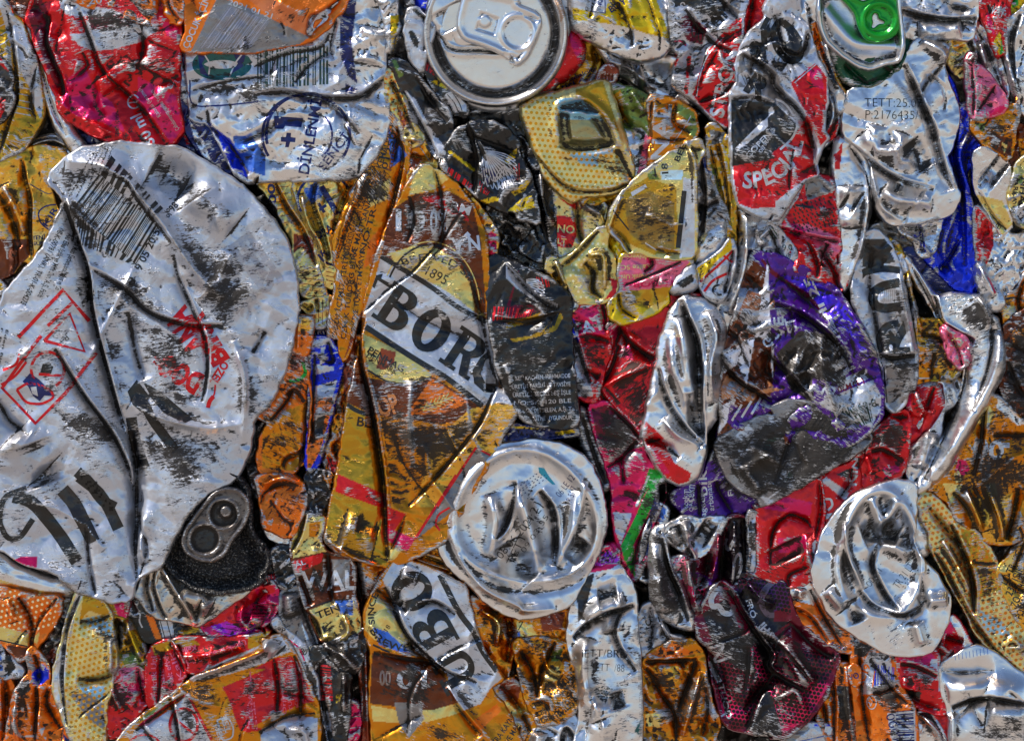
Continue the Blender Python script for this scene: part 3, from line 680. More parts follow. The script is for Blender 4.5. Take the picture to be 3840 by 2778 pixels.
D("black can with silver line drawn wing, red hatching and yellow ribbon", 14, "A2 1148,995 1200,895 1250,820 1310,785 1400,740 1560,800 1641,890 A3 60,930 100,1010 150,1100 182,1250 205,1390 120,1350 0,1330 A2 1641,1345 1500,1285 1380,1215 1300,1135 1200,1085", 'K',
  paint=[('N',"A2 1400,1040 1480,1000 1500,1100 1440,1160"),('Y',"A2 1195,940 1215,935 1375,1050 1360,1065"),('Y',"A2 1545,1000 1590,940 1625,920 1615,970 1560,1015"),('Y',"A2 1400,1240 1480,1215 1530,1235 1440,1258"),('Y',"A3 30,1190 120,1120 145,1120 110,1180 50,1210"),('Y',"A3 10,1300 90,1230 150,1210 180,1280 60,1310")],
  letters=[M_bars("A2 1165,1000 1360,1150 1345,1180 1150,1040",9,'R',3),M_bars("A2 1395,1120 1470,1200 1450,1215 1385,1180",5,'R',4),M_bars("A2 1600,1030 1641,1010 1641,1120 1610,1110",3,'R',5),M_bars("A2 1220,870 1330,850 1380,910 1250,930",7,'g',5)]+feathers("A2",1415,930,12,12,82,30,300,6)+feathers("A3",-20,1020,5,40,110,10,170,6),
  folds=[('s',22,28,"A2 1330,790 1385,960 1370,1200"),('v',18,18,"A2 1340,850 1480,900 1641,960"),('s',16,16,"A2 1280,700 1400,900 1440,1000")], scuff=["A2 1230,950 1380,960 1370,1060 1280,1030"], wear=-.05)
D("shiny black crumpled can wall down the right of the eagle can", -35, "A3 60,820 150,920 212,930 222,1020 285,1200 300,1400 305,1600 B3 290,110 220,140 150,110 80,60 A3 100,1500 190,1390 180,1200 120,1000", 'K', mat='clean', cr=34, lam=80, ang=0, spread=.5, folds=[('s',20,30,"A3 130,930 200,1250 260,1500"),('r',14,26,"A3 200,1000 220,1250 280,1400")])
D("battered black can neck piece bent beside the pale dotted can", -2, "A3 133,935 150,925 205,928 222,960 220,1010 190,1045 160,1030 140,990", 'K', mat='clean', cr=8, dome=20, name="can_scrap")
D("black label can with barley sprig and rows of white small print", 8, "F 1085,562 1150,588 1222,622 1256,650 1263,700 1266,800 1282,938 1250,948 1200,942 1160,928 1130,885 1102,820 1086,720 1078,640", 'K',
  paint=[('J',"B3 0,510 120,480 230,440 220,480 100,520 0,545"),('J',"B3 20,610 150,590 230,550 330,445 345,480 300,560 180,600 40,630"),('M',"A2 1641,1641 B3 0,410 150,400 210,440 0,490"),('W',"B3 0,150 90,240 180,340 310,400 310,420 180,380 60,300 0,240")],
  letters=[M_bars("B3 -80,410 180,430 160,470 -90,500",14,'R',9),M_bars("B3 180,230 260,240 270,290 200,300",5,'R',2),M_lines("B3 20,825 388,805 400,1110 60,1125",["IL %ERI KAÇMEN, HAMMADDE","ÜRETİM TARİHİ VE TAVSİYE","ÜRETİCİ, SEÇİLİ BEŞ İŞLE","NO: SK. 120 BLE","TR-06-K 017BELEN, A.Ş. T","RA TEBLİĞİ'NE UYGUNDUR"],5,'w',.52)]
   +feathers("B3",60,260,9,-10,40,60,200,6)+[M_stroke("B3 %d,%d %d,%d" % (235+i*18, 560-i*10, 275+i*14, 500-i*16), 9, 'K', 2) for i in range(4)],
  folds=[('s',22,30,"B3 0,150 180,350 330,420"),('v',16,14,"B3 90,840 200,1030 260,1120"),('s',18,18,"B3 -90,480 120,500 340,440")], lam=240, wear=-.1, scuff=["B3 -60,380 200,400 300,470 40,500"])
D("dark blue strip with a yellow line under the black label can", -25, "B3 -60,1140 60,1130 200,1150 430,1165 460,1190 300,1215 -40,1240", 'N', paint=[('Y',"B3 0,1140 200,1155 190,1165 0,1152"),('Y',"B3 300,1180 400,1165 440,1180 320,1200")], name="can_scrap")
# ---- pale dotted can, WAL
def sq_ring(X, Y, h, zone, d):
    p = smooth(P("A3 300,640 480,600 590,690 660,800 690,900 620,940 480,960 330,940 300,800"), True); dd, _, _ = segdist(p, X, Y, True); q = inside(p, X, Y)
    h = h*.6+np.where(q, -16*sstep(0, 26, dd), 0)+15*np.exp(-(dd/17)**2)
    h = h+np.where(q, 16*sstep(40, 60, dd), 0)
    dd, _, _ = segdist(smooth(P("A3 330,690 430,700 560,720"), False), X, Y); h = h+14*np.exp(-(dd/10)**2)
    dd, _, _ = segdist(smooth(P("A3 330,900 480,930 640,890 700,960 770,1100"), False), X, Y); h = h-20*np.exp(-(dd/16)**2)
    return h, np.where(q & (dd > 0), np.maximum(zone, .35), zone*.5)
D("pale yellow dotted can crushed square with an embossed middle", 12, "A3 92,660 150,620 260,590 400,552 592,500 622,520 645,600 682,700 720,850 762,980 778,1080 770,1150 650,1188 520,1205 440,1222 400,1252 330,1200 222,1080 212,1030 150,900 120,780 98,720", 'E', mat='dots', cr=16, edge=40, drop=34,
  paint=[('J',"A3 420,560 590,505 620,600 690,820 640,800 560,700 430,640"),(((120,170,190),.7),"A3 300,620 440,610 540,680 600,760 500,750 330,740"),(((150,140,96),.8),"A3 310,750 560,740 640,800 640,880 480,900 320,890"),(((130,175,200),.6),"A3 380,960 600,920 700,940 640,1020 480,1030"),('E',"A3 560,970 700,930 760,1050 720,1140 560,1120")],
  dots=["A3 80,640 300,580 330,700 300,900 400,940 700,900 780,1130 400,1260 200,1100"], extra=sq_ring, scuff=["A3 540,980 720,960 750,1090 620,1120"], folds=[('s',18,30,"A3 150,930 330,1130 450,1180 640,1180 780,1110")])
D("green and gold can with a pink band squeezed behind the pale dotted can", -30, "A3 600,490 700,538 800,560 868,600 875,700 862,800 892,870 880,1000 800,1120 770,1140 765,960 725,830 685,690 640,590", 'I', paint=[('S',"A3 700,800 830,790 880,850 830,960 790,1110 765,1080 760,950"),('F',"A3 850,830 885,850 880,1000 800,1110 820,960"),('K',"A3 820,860 850,830 830,940 800,1080 805,960"),('J',"A3 640,600 700,560 720,700 760,760 700,760")], folds=[('v',20,24,"A3 640,570 720,760 850,830"),('r',16,18,"A3 760,560 850,700")])
D("amber can with the silver letters NAL crushed between dotted and scuffed cans", 0, "A3 862,600 960,608 1080,638 1152,700 1172,800 1156,862 1070,892 980,950 868,1040 880,960 895,870 888,800", 'A', paint=[('I',"A3 1050,640 1152,700 1170,800 1150,860 1020,740"),('A',"A3 900,620 1040,700 1130,760 1040,860 930,900 890,760")],
  letters=[M_text("NAL","A3 985,995 1010,650",105,'W',.03),M_stroke("A3 1025,880 1090,790 1130,720",6,'W',1)], folds=[('s',16,20,"A3 900,630 880,760 900,930"),('v',16,16,"A3 1040,640 1010,760 1130,830"),('v',14,14,"A3 900,860 1000,870 1100,860")])
D("cream and amber can worn bare in a square, marked 18 BEER", 16, "A3 800,1100 880,1040 1000,950 1120,880 1180,860 1205,940 1172,1000 1152,1100 1162,1300 1158,1582 1050,1598 900,1580 800,1552 742,1562 700,1480 612,1420 640,1300 700,1200", 'C', cr=12,
  paint=[('J',"A3 720,1180 860,1100 1040,1160 1050,1560 900,1570 740,1500 640,1400 660,1290"),(((142,112,52),.9),"A3 720,1240 880,1180 1030,1250 1030,1540 880,1540 750,1440"),('W',"A3 1080,1100 1150,1110 1155,1580 1060,1590"),('W',"A3 620,1380 700,1480 740,1560 640,1450"),(((190,220,235),.6),"A3 940,1060 1080,1050 1075,1110 950,1110"),('I',"A3 860,1080 900,1050 940,1110 870,1110")],
  letters=[M_stroke("A3 1088,1180 1050,1530",30,'K',0,False,0),M_text("18","A3 990,1075 985,1010",40,'K',.02),M_text("BEE","A3 1055,1005 1100,900",34,'K',.02),M_poly("A3 760,1190 850,1140 860,1160 770,1215",'W',1),M_stroke("A3 652,1300 748,1420",9,'K'),M_stroke("A3 850,1500 920,1545",7,'w'),M_stroke("A3 905,1040 915,1100",10,'K')],
  folds=[('v',14,18,"A3 640,1400 720,1480 760,1560"),('r',10,12,"A3 700,1210 620,1420"),('r',8,14,"A3 1100,880 1160,1000 1160,1300")], scuff=["A3 740,1150 1040,1180 1040,1540 800,1500 740,1320","A3 900,1110 1040,1110 1050,1200 880,1180"], wear=.1)
D("grey can with broken black letters squeezed beside the worn amber square", -12, "A3 1155,870 1192,900 1232,1000 1290,1200 1352,1300 1374,1400 1342,1480 1272,1560 1185,1600 1155,1540 1162,1300 1148,1100 1172,1000", 'H', paint=[('K',"A3 1160,1100 1280,1180 1290,1240 1160,1160"),('K',"A3 1180,1250 1300,1290 1250,1330 1180,1420"),('N',"A3 1180,900 1200,920 1250,1080 1200,1050"),('W',"A3 1200,1450 1300,1380 1340,1330 1320,1440")], folds=[('s',16,20,"A3 1180,900 1230,1200 1200,1500"),('v',14,16,"A3 1170,1300 1300,1240")], cr=20, lam=70, wear=.2)
D("olive and yellow folded strip standing left of the red and black can", -20, "A3 1225,770 1290,765 1355,850 1374,950 1384,1100 1402,1250 1404,1400 1392,1590 1372,1500 1350,1300 1290,1160 1242,1060 1232,950", 'J', paint=[('Y',"A3 1320,900 1360,920 1380,1100 1350,1060"),('I',"A3 1240,980 1290,1060 1320,1240 1350,1320 1280,1180"),('g',"A3 1240,800 1340,820 1320,880 1260,900")], folds=[('s',14,22,"A3 1290,850 1340,1050 1380,1400"),('v',10,16,"A3 1250,900 1290,1100 1350,1300")], cr=24, lam=60)
# ---- top right reds
D("white and red can with the word STRON on a red sash", 6, "A3 988,-40 1500,-40 1455,60 1438,200 1440,300 1408,400 1404,520 1362,572 1368,700 1360,795 1290,752 1230,702 1170,632 1090,582 1018,520 1062,340 1020,300 1008,200", 'W',
  paint=[('K',"A3 1000,-40 1300,-40 1380,60 1280,110 1200,100 1100,40 1010,60"),('M',"A3 1060,130 1100,100 1230,180 1200,280 1110,260 1060,190"),('R',"A3 1440,120 1436,300 1408,400 1404,520 1362,572 1368,700 1360,795 1290,752 1170,632 1140,590 1180,460 1220,340 1300,240 1400,130"),('H',"A3 1360,0 1440,20 1420,120 1340,80"),('R',"A3 1110,350 1135,350 1120,480 1110,590 1085,580 1100,450"),('R',"A3 1020,330 1062,340 1040,420 1025,400")],
  letters=[M_text("STRON","A3 1325,735 1415,330",88,'W',.03),M_stroke("A3 1165,600 1185,460 1240,330 1330,240",7,'W'),M_stroke("A3 1230,300 1200,440",12,'K'),M_text("3EF","A3 1160,20 1300,170",80,'K',.05),M_stroke("A3 1020,265 1070,260 1100,290",12,'P')]+[M_ring("A3",1015+k*32,40+k%2*30,12,12,7,'W') for k in range(4)]+[M_ring("A3",1015+k*30,105+k%2*20,12,12,7,'K') for k in range(2)]+[M_ring("A3",1190,225,14,40,9,'K'),M_ring("A3",1150,200,14,36,9,'K')],
  folds=[('s',20,26,"A3 1100,60 1180,170 1290,280 1380,320"),('v',16,18,"A3 1290,-20 1390,100 1430,140"),('s',20,24,"A3 1400,520 1330,600 1180,640"),('v',14,14,"A3 1350,240 1230,420 1150,600")], scuff=["A3 1100,60 1300,100 1390,230 1280,290 1180,170"], wear=.12, lam=130)
D("deep red can corner at the top between two lettered cans", -15, "A3 1460,-40 1641,-40 A4 105,-20 A3 1610,110 1560,160 1500,202 1440,225 1455,90", 'R', letters=[M_stroke("A3 1500,200 1641,60",6,'W'),M_bars("A3 1600,-20 1641,-20 1641,40 1560,60",6,'W',3)], folds=[('v',14,20,"A3 1520,-30 1480,210")], name="can_scrap")
D("white, black and red can with SPECIAL on its red band", 24, "A3 1600,120 1500,205 1455,260 1432,330 1405,430 1420,520 1368,585 1372,620 1382,900 1392,1100 1420,1260 1500,1312 1560,1342 1641,1345 A4 40,1362 130,1342 188,1250 280,1112 362,1082 352,1000 400,882 422,862 392,800 414,640 414,460 362,380 300,180 255,100 242,-40 110,-40 40,60", 'W',
  paint=[('K',"A3 1372,620 1641,640 A4 100,640 240,780 250,850 150,960 A3 1641,1040 1385,1035 1375,800"),('K',"A3 1400,860 1560,860 A4 60,760 170,850 60,940 A3 1480,990 1400,960"),('K',"A3 1420,520 1641,540 A4 100,600 60,560 A3 1500,430"),('H',"A3 1432,330 1641,420 A4 150,560 240,760 100,640 A3 1500,560 1400,540"),
    ('R',"A3 1385,1030 1641,985 A4 80,950 180,880 250,800 300,700 330,760 340,1010 360,1082 280,1112 188,1180 100,1250 A3 1641,1280 1500,1290 1420,1260 1392,1120"),('R',"A4 195,520 350,400 414,480 414,640 392,800 420,862 380,900 330,790 250,640"),('P',"A4 300,420 380,440 400,560 330,540"),('K',"A3 1500,300 1560,270 1600,310 1590,390 1520,350"),('K',"A3 1610,130 1641,110 A4 30,200 20,260 0,260 A3 1620,240"),('K',"A4 110,130 150,120 200,230 270,310 240,390 170,340 120,280"),('W',"A4 125,150 165,180 185,270 150,260"),('K',"A4 70,380 180,400 140,460 90,430"),('W',"A4 20,300 120,380 60,380"),('W',"A4 380,120 420,200 380,260"),
    ('W',"A3 1400,920 1560,760 1641,700 A4 80,660 60,690 A3 1600,790 1500,870 1410,940"),('W',"A3 1420,470 1470,440 1570,560 1530,590 1420,510")],
  letters=[M_arc("SPECIAL","A4",-55,830,333,98,8,100,'W',.03),M_text("COPEN","A3 1480,985 1620,840",34,'W',.02),M_text("HAGEN","A3 1640,835 A4 100,800",28,'W',.02),M_text("DENMARK","A3 1560,950 A4 90,840",24,'W',.01),M_stroke("A4 100,620 160,640 245,760 210,860 130,930",14,'W'),M_stroke("A4 220,520 360,400",6,'W'),M_stroke("A4 255,100 290,190 300,300",10,'w'),M_stroke("A4 130,140 90,200 110,310 190,390 250,370 265,300 210,200 150,150",44,'K'),M_stroke("A4 30,200 40,300 -10,360 A3 1580,340 1530,280 1500,290 1510,360 1560,400 1600,400",38,'K'),M_stroke("A4 60,120 20,200",30,'K'),M_text("R","A3 1450,560 1570,640",130,'K',.05)]
   +[M_ring("A3",1600,720,90,60,10,'K',180,350)]+[M_stroke("A3 %d,470 %d,570" % (1440+i*18,1480+i*16),3,'g') for i in range(5)],
  folds=[('s',30,34,"A3 1432,330 1560,400 1641,470 A4 100,540 240,660 330,800 350,940"),('s',24,30,"A4 120,300 260,360 300,200"),('v',20,18,"A4 290,760 330,900 350,1080"),('s',18,18,"A3 1372,610 1500,600 1641,640"),('v',16,14,"A4 170,340 100,100"),('v',14,12,"A4 190,1180 185,1080 220,900")], scuff=["A3 1380,620 1641,640 A4 60,660 A3 1500,720 1380,760","A3 1460,960 1641,900 A4 60,960 A3 1641,1020 1400,1010"], lam=170, wear=-.12)
D("grey can flank with rolled rim between SPECIAL can and green lid", 0, "A4 238,-40 352,-40 350,130 382,250 424,320 444,470 520,600 545,640 500,720 480,600 430,520 405,440 345,320 292,190 248,90", 'S', paint=[('K',"A4 310,100 350,140 390,280 440,400 500,560 470,560 400,420 330,240")], folds=[('v',12,24,"A4 300,60 350,280 430,470"),('r',10,12,"A4 270,0 310,180 380,340")], name="can_scrap")
D("ochre folded strip following the rim of the green can", 6, "A4 325,140 352,140 385,260 445,390 480,500 540,585 520,600 470,540 415,430 370,330 335,230", 'J', paint=[('O',"A4 325,140 352,140 385,260 445,390 480,500 540,585 520,600 470,540 415,430 370,330 335,230")], folds=[('v',8,14,"A4 345,180 400,360 500,560")], dome=16, edge=14, name="can_scrap")
D("small silver and red fold beside the printed silver base", -35, "A4 400,540 440,550 485,640 500,760 470,850 420,890 380,940 380,860 400,760 395,640", 'S', paint=[('R',"A4 440,780 500,740 480,850 400,900 400,860")], folds=[('r',12,26,"A4 430,570 470,700 410,860")], cr=20, lam=60, name="can_scrap")
def green_lid(X, Y, h, zone, d):
    h = h*.35-46*sstep(16, 34, d)+12*np.exp(-((d-9)/7)**2)
    dd, _, _ = segdist(smooth(P("A4 400,80 520,230 600,290 840,300"), False), X, Y); h = h+26*np.exp(-(dd/30)**2)
    return h, zone*.1
def gtab(X, Y, h, zone, d):
    c = P("A4 740,135")[0]; r = np.hypot(X-c[0], Y-c[1]); h = h*.2+10*np.exp(-((r-62)/9)**2)-6*sstep(56, 40, r)+5*np.exp(-((d-8)/6)**2)
    return h, zone*0
D("green can seen end on with dented silver lid and bright green pull tab", -10, "A4 355,80 400,200 425,310 480,440 535,520 690,550 760,510 850,460 920,380 945,290 930,250 860,200 600,100", 'D', cat="green can", group=None, dome=20, cr=18, edge=30, folds=[('v',16,16,"A4 530,400 690,545"),('r',14,16,"A4 540,520 700,545 840,460 930,300")],
  parts=[dict(name="lid_panel", z=44, poly="A4 375,-40 362,90 385,200 425,275 500,345 600,412 680,435 780,400 855,385 882,300 872,200 855,60 850,-40", col='S', mat='bare', cr=14, dome=0, edge=8, drop=10, skirt=60, extra=green_lid, rag=1.5, wear=-.3),
         dict(name="pull_tab", z=36, poly="A4 480,-40 560,5 640,40 690,20 740,-40 830,-40 850,100 860,170 830,222 745,260 662,252 622,180 600,90 540,20", col='L', mat='clean', cr=8, dome=4, edge=8, drop=10, skirt=14, extra=gtab, rag=1, wear=-.5, holes=["A4 705,95 728,98 733,130 770,145 768,160 735,160 705,186 692,180 702,150 695,125"])])
D("silver can shoulder folded over at the top right above the printed base", -4, "A4 858,-40 1345,-40 1345,110 1335,140 1315,255 1170,242 1050,252 960,250 905,232 890,130", 'S', mat='bare', dome=18, folds=[('s',26,40,"A4 880,60 1000,100 1160,125 1340,115"),('b',40,20,"A4 980,200 1250,190"),('v',20,16,"A4 1100,-30 1200,60 1330,60")], scuff=["A4 900,60 1100,120 1320,125 1320,200 1180,180 960,120"], wear=-.1)
D("big silver can base stamped TETT 25 07 in dotted black print", 4, "A4 560,560 530,640 524,840 600,905 662,965 702,1010 702,1130 735,1300 792,1372 900,1382 1130,1342 1200,1300 1232,1200 1205,1150 1190,1080 1150,960 1180,930 1215,800 1230,690 1200,600 1150,480 1130,400 1172,290 990,245 930,300 890,400 720,540", 'S', mat='bare', cr=26, lam=160, dome=20, uvrot=.1,
  letters=[M_text("TETT:25.07.","A4 650,665 1020,670",56,'K',-.012),M_text("P:2176435/12","A4 655,740 1050,745",56,'K',-.012)],
  folds=[('s',26,44,"A4 900,400 960,520 1010,640 1080,780 1110,920 1160,1080 1200,1170"),('v',18,22,"A4 1140,400 1010,540 990,640"),('s',22,36,"A4 530,860 650,960 780,1060 900,1120 1080,1165"),('b',34,30,"A4 720,780 700,900 640,830"),('b',26,34,"A4 880,830 850,930 700,940"),('b',30,28,"A4 830,920 870,1010 970,990"),('u',44,22,"A4 920,880 1040,1040"),('b',30,34,"A4 760,1180 840,1240 1060,1260"),('v',16,16,"A4 870,1130 840,1200"),('r',12,14,"A4 700,1080 740,1280 880,1370"),('b',20,30,"A4 1000,260 1130,330 1140,400")], wear=-.15, scuff=["A4 570,780 610,760 640,880 620,900 580,850","A4 940,860 1030,950 1040,1100 960,1080 900,960"])
D("bright blue foil can crumpled into a tall streamer", -30, "A4 1040,320 1100,330 1150,440 1210,540 1232,690 1290,610 1292,830 1372,880 1370,930 1330,960 1272,1080 1312,1250 1334,1500 B4 1340,200 1342,338 1200,292 1105,190 1010,112 1100,0 A4 1120,1380 1240,1250 1185,1030 1180,960 1215,760 1150,520 1090,420", 'U', mat='clean', cr=34, lam=90, spread=.6, folds=[('s',20,40,"A4 1130,450 1210,620 1230,800 1200,960 1270,1200 1280,1641"),('r',12,30,"A4 1290,820 1220,960 1300,1200"),('v',16,30,"B4 1240,0 1180,120 1120,190"),('r',14,26,"A4 1220,1280 1130,1500 1150,1641")], wear=-.1, scuff=["A4 1240,980 1310,920 1340,960 1290,1060"])
D("crumpled gold scrap near the top right beside the pink foil", -25, "A4 1150,250 1235,248 1300,310 1285,400 1262,490 1180,430 1140,330", 'C', paint=[('G',"A4 1180,260 1235,250 1300,310 1220,340")], cr=26, lam=60, scuff=["A4 1200,370 1280,400 1250,480 1190,440"], name="can_scrap")
D("pink foil can panel with a worn grey triangle", 8, "A4 1270,385 1290,330 1325,345 1325,400 1402,450 1462,530 1532,650 1495,700 1332,742 1300,705 1285,560", 'F', paint=[('P',"A4 1380,740 1495,700 1532,650 1480,660 1330,735")], letters=[M_text("ISHOW","A4 1290,500 1330,700",36,'W',.02)], folds=[('s',10,14,"A4 1310,400 1330,600 1320,740"),('v',12,12,"A4 1460,530 1340,700"),('r',8,16,"A4 1280,390 1325,345")], scuff=["A4 1340,480 1440,520 1490,650 1360,680"], name="can_scrap")
D("orange and black crumpled panel hanging under the pink foil", 0, "A4 1300,745 1500,700 1530,655 1590,650 1602,690 1575,800 1552,995 1450,942 1380,885 1310,812", 'A', paint=[('B',"A4 1400,820 1560,860 1550,980 1440,930"),('C',"A4 1490,880 1530,900 1510,950"),('I',"A4 1320,770 1400,760 1380,820")], letters=[M_text("BR","A4 1460,930 1500,860",50,'K',.02)], scuff=["A4 1340,780 1500,740 1540,850 1420,850"], cr=24, lam=70, wear=.15)
D("silver can side standing upright right of the gold scrap", -35, "A4 1325,120 1402,200 1475,340 1545,560 1522,645 1430,500 1365,420 1345,330 1332,240", 'S', mat='foil', folds=[('v',14,20,"A4 1350,180 1440,380 1520,600"),('b',14,20,"A4 1360,260 1400,420")], wear=.1)
D("red foil can with green end folded into a narrow wedge at the top right", -8, "A4 1355,-40 1560,-40 1540,80 1512,160 1505,330 1480,360 1450,300 1408,180 1365,80", 'R', paint=[('Y',"A4 1480,200 1505,330 1480,350 1440,270"),('L',"A4 1490,260 1505,330 1480,350"),('P',"A4 1400,80 1440,160 1450,240 1400,150")], letters=[M_text("WAT","A4 1400,80 1500,120",50,'W',.02)], cr=26, lam=60, scuff=["A4 1380,-10 1500,20 1480,110 1400,60"])
D("yellow and green crumpled corner piece at the top right edge", -30, "A4 1535,-40 1700,-40 1700,40 1620,60 1555,105", 'Y', paint=[('L',"A4 1560,0 1600,-20 1600,40 1560,60"),('R',"A4 1610,0 1700,-20 1700,20")], cr=26, lam=50, name="can_scrap")
D("silver can wall with black scuffs running down the top right edge", -12, "A4 1700,10 1641,40 1605,85 1508,150 1506,300 1538,420 1568,560 1600,660 1660,730 1700,740", 'S', mat='foil', folds=[('s',20,26,"A4 1620,90 1560,260 1580,500"),('r',10,14,"A4 1520,180 1530,380 1600,640")], scuff=["A4 1600,260 1660,280 1660,480 1610,420"])
D("dark amber can side behind the cream label at the right edge", -55, "A4 1560,760 1700,800 1700,1020 1641,990 1575,1080 1550,1000", 'B', paint=[('A',"A4 1600,860 1700,840 1700,980 1620,960")], cr=20)
D("cream label can with black letters HAG MARKA at the right edge", 5, "A4 1700,940 1641,965 1580,1020 1565,1100 1535,1205 1550,1290 1592,1375 1641,1400 1700,1380", 'C', paint=[('I',"A4 1570,1070 1620,1070 1620,1140 1565,1130"),('W',"A4 1560,1280 1641,1260 1641,1390 1590,1370")], letters=[M_text("NHAG","A4 1610,1100 1590,1300",40,'K',.03),M_text("MARKA","A4 1570,1080 1555,1250",28,'K',.02)], name="can_scrap", wear=.05)
D("pale blue silver can panel folded to a point above the red foil", -8, "A4 1315,960 1372,905 1482,972 1542,1012 1548,1180 1562,1380 1500,1452 1440,1355 1330,1160", 'S', mat='clean', paint=[('C',"A4 1330,1200 1500,1240 1560,1380 1500,1450 1440,1350")], folds=[('u',60,34,"A4 1420,1020 1500,1080"),('s',10,14,"A4 1340,1150 1440,1330 1540,1420")], letters=[M_text("8","A4 1480,1420 1500,1390",36,'K')], cr=14, tilt=(0,-.12), wear=-.2)
D("crumpled silver foil can with a red corner at the right edge", -22, "A4 1325,1240 1442,1380 1560,1452 1700,1440 B4 1700,140 1600,250 1530,335 1495,330 1440,250 1345,150 1330,0", 'S', mat='clean', paint=[('R',"A4 1330,1250 1440,1380 1450,1500 1400,1641 1330,1600"),('R',"B4 1340,150 1400,100 1400,170 1360,180")], cr=40, lam=80, wear=-.05)
# ---- left side, middle band
D("silver can end rim peeping out above the gold can on the left", -70, "A1 140,935 215,862 330,832 425,880 460,935 380,985 300,960", 'S', mat='bare', cr=4, folds=[('r',8,16,"A1 150,940 220,885 330,858 420,905"),('v',8,12,"A1 170,955 240,910 330,885 420,930")], name="can_scrap", cat="can rim")
D("shiny gold can with blue arc print beside the huge white can", -18, "A1 -60,1020 120,940 270,903 375,925 425,975 372,1010 345,1055 300,1130 332,1200 372,1340 310,1430 225,1560 200,1641 B1 150,120 80,210 -60,260", 'G', mat='foil', cr=34, lam=120, spread=.6, paint=[('B',"B1 0,0 200,0 190,100 130,160 60,260 0,280"),('C',"A1 215,1430 300,1430 240,1540 215,1540"),('J',"A1 60,960 200,930 300,960 180,1000")],
  letters=[M_stroke("A1 375,1260 290,1270 245,1310 260,1380 330,1430",9,'N'),M_text("KIR","A1 300,1400 370,1290",36,'N',.02),M_text("YENİ","A1 210,1480 290,1475",26,'N',.02),M_text("GÜS","A1 205,1515 280,1510",22,'N',.02),M_stroke("A1 200,1140 300,1200 340,1190",5,'N')],
  folds=[('s',22,34,"A1 150,980 170,1100 210,1250 200,1420 215,1600"),('r',16,26,"A1 30,1150 100,1260 160,1450"),('v',18,24,"A1 0,1200 80,1330 130,1530")], wear=-.1)
D("small silver grey scrap at the left edge beneath the gold can", -5, "B1 -60,240 20,255 60,330 75,430 60,490 -60,540", 'S', paint=[('J',"B1 -60,240 20,255 40,300 0,340")], cr=26, lam=50, wear=.2, name="can_scrap")
bigwhite = "F 165,340 262,318 330,325 405,332 470,370 535,412 592,472 640,542 657,620 660,700 642,790 602,890 563,925 553,1000 520,1062 470,1085 428,1122 380,1200 362,1250 305,1275 292,1326 245,1328 235,1322 170,1305 130,1262 60,1245 0,1205 -40,1200 -40,740 0,700 20,645 98,560 132,492 150,440 108,398"
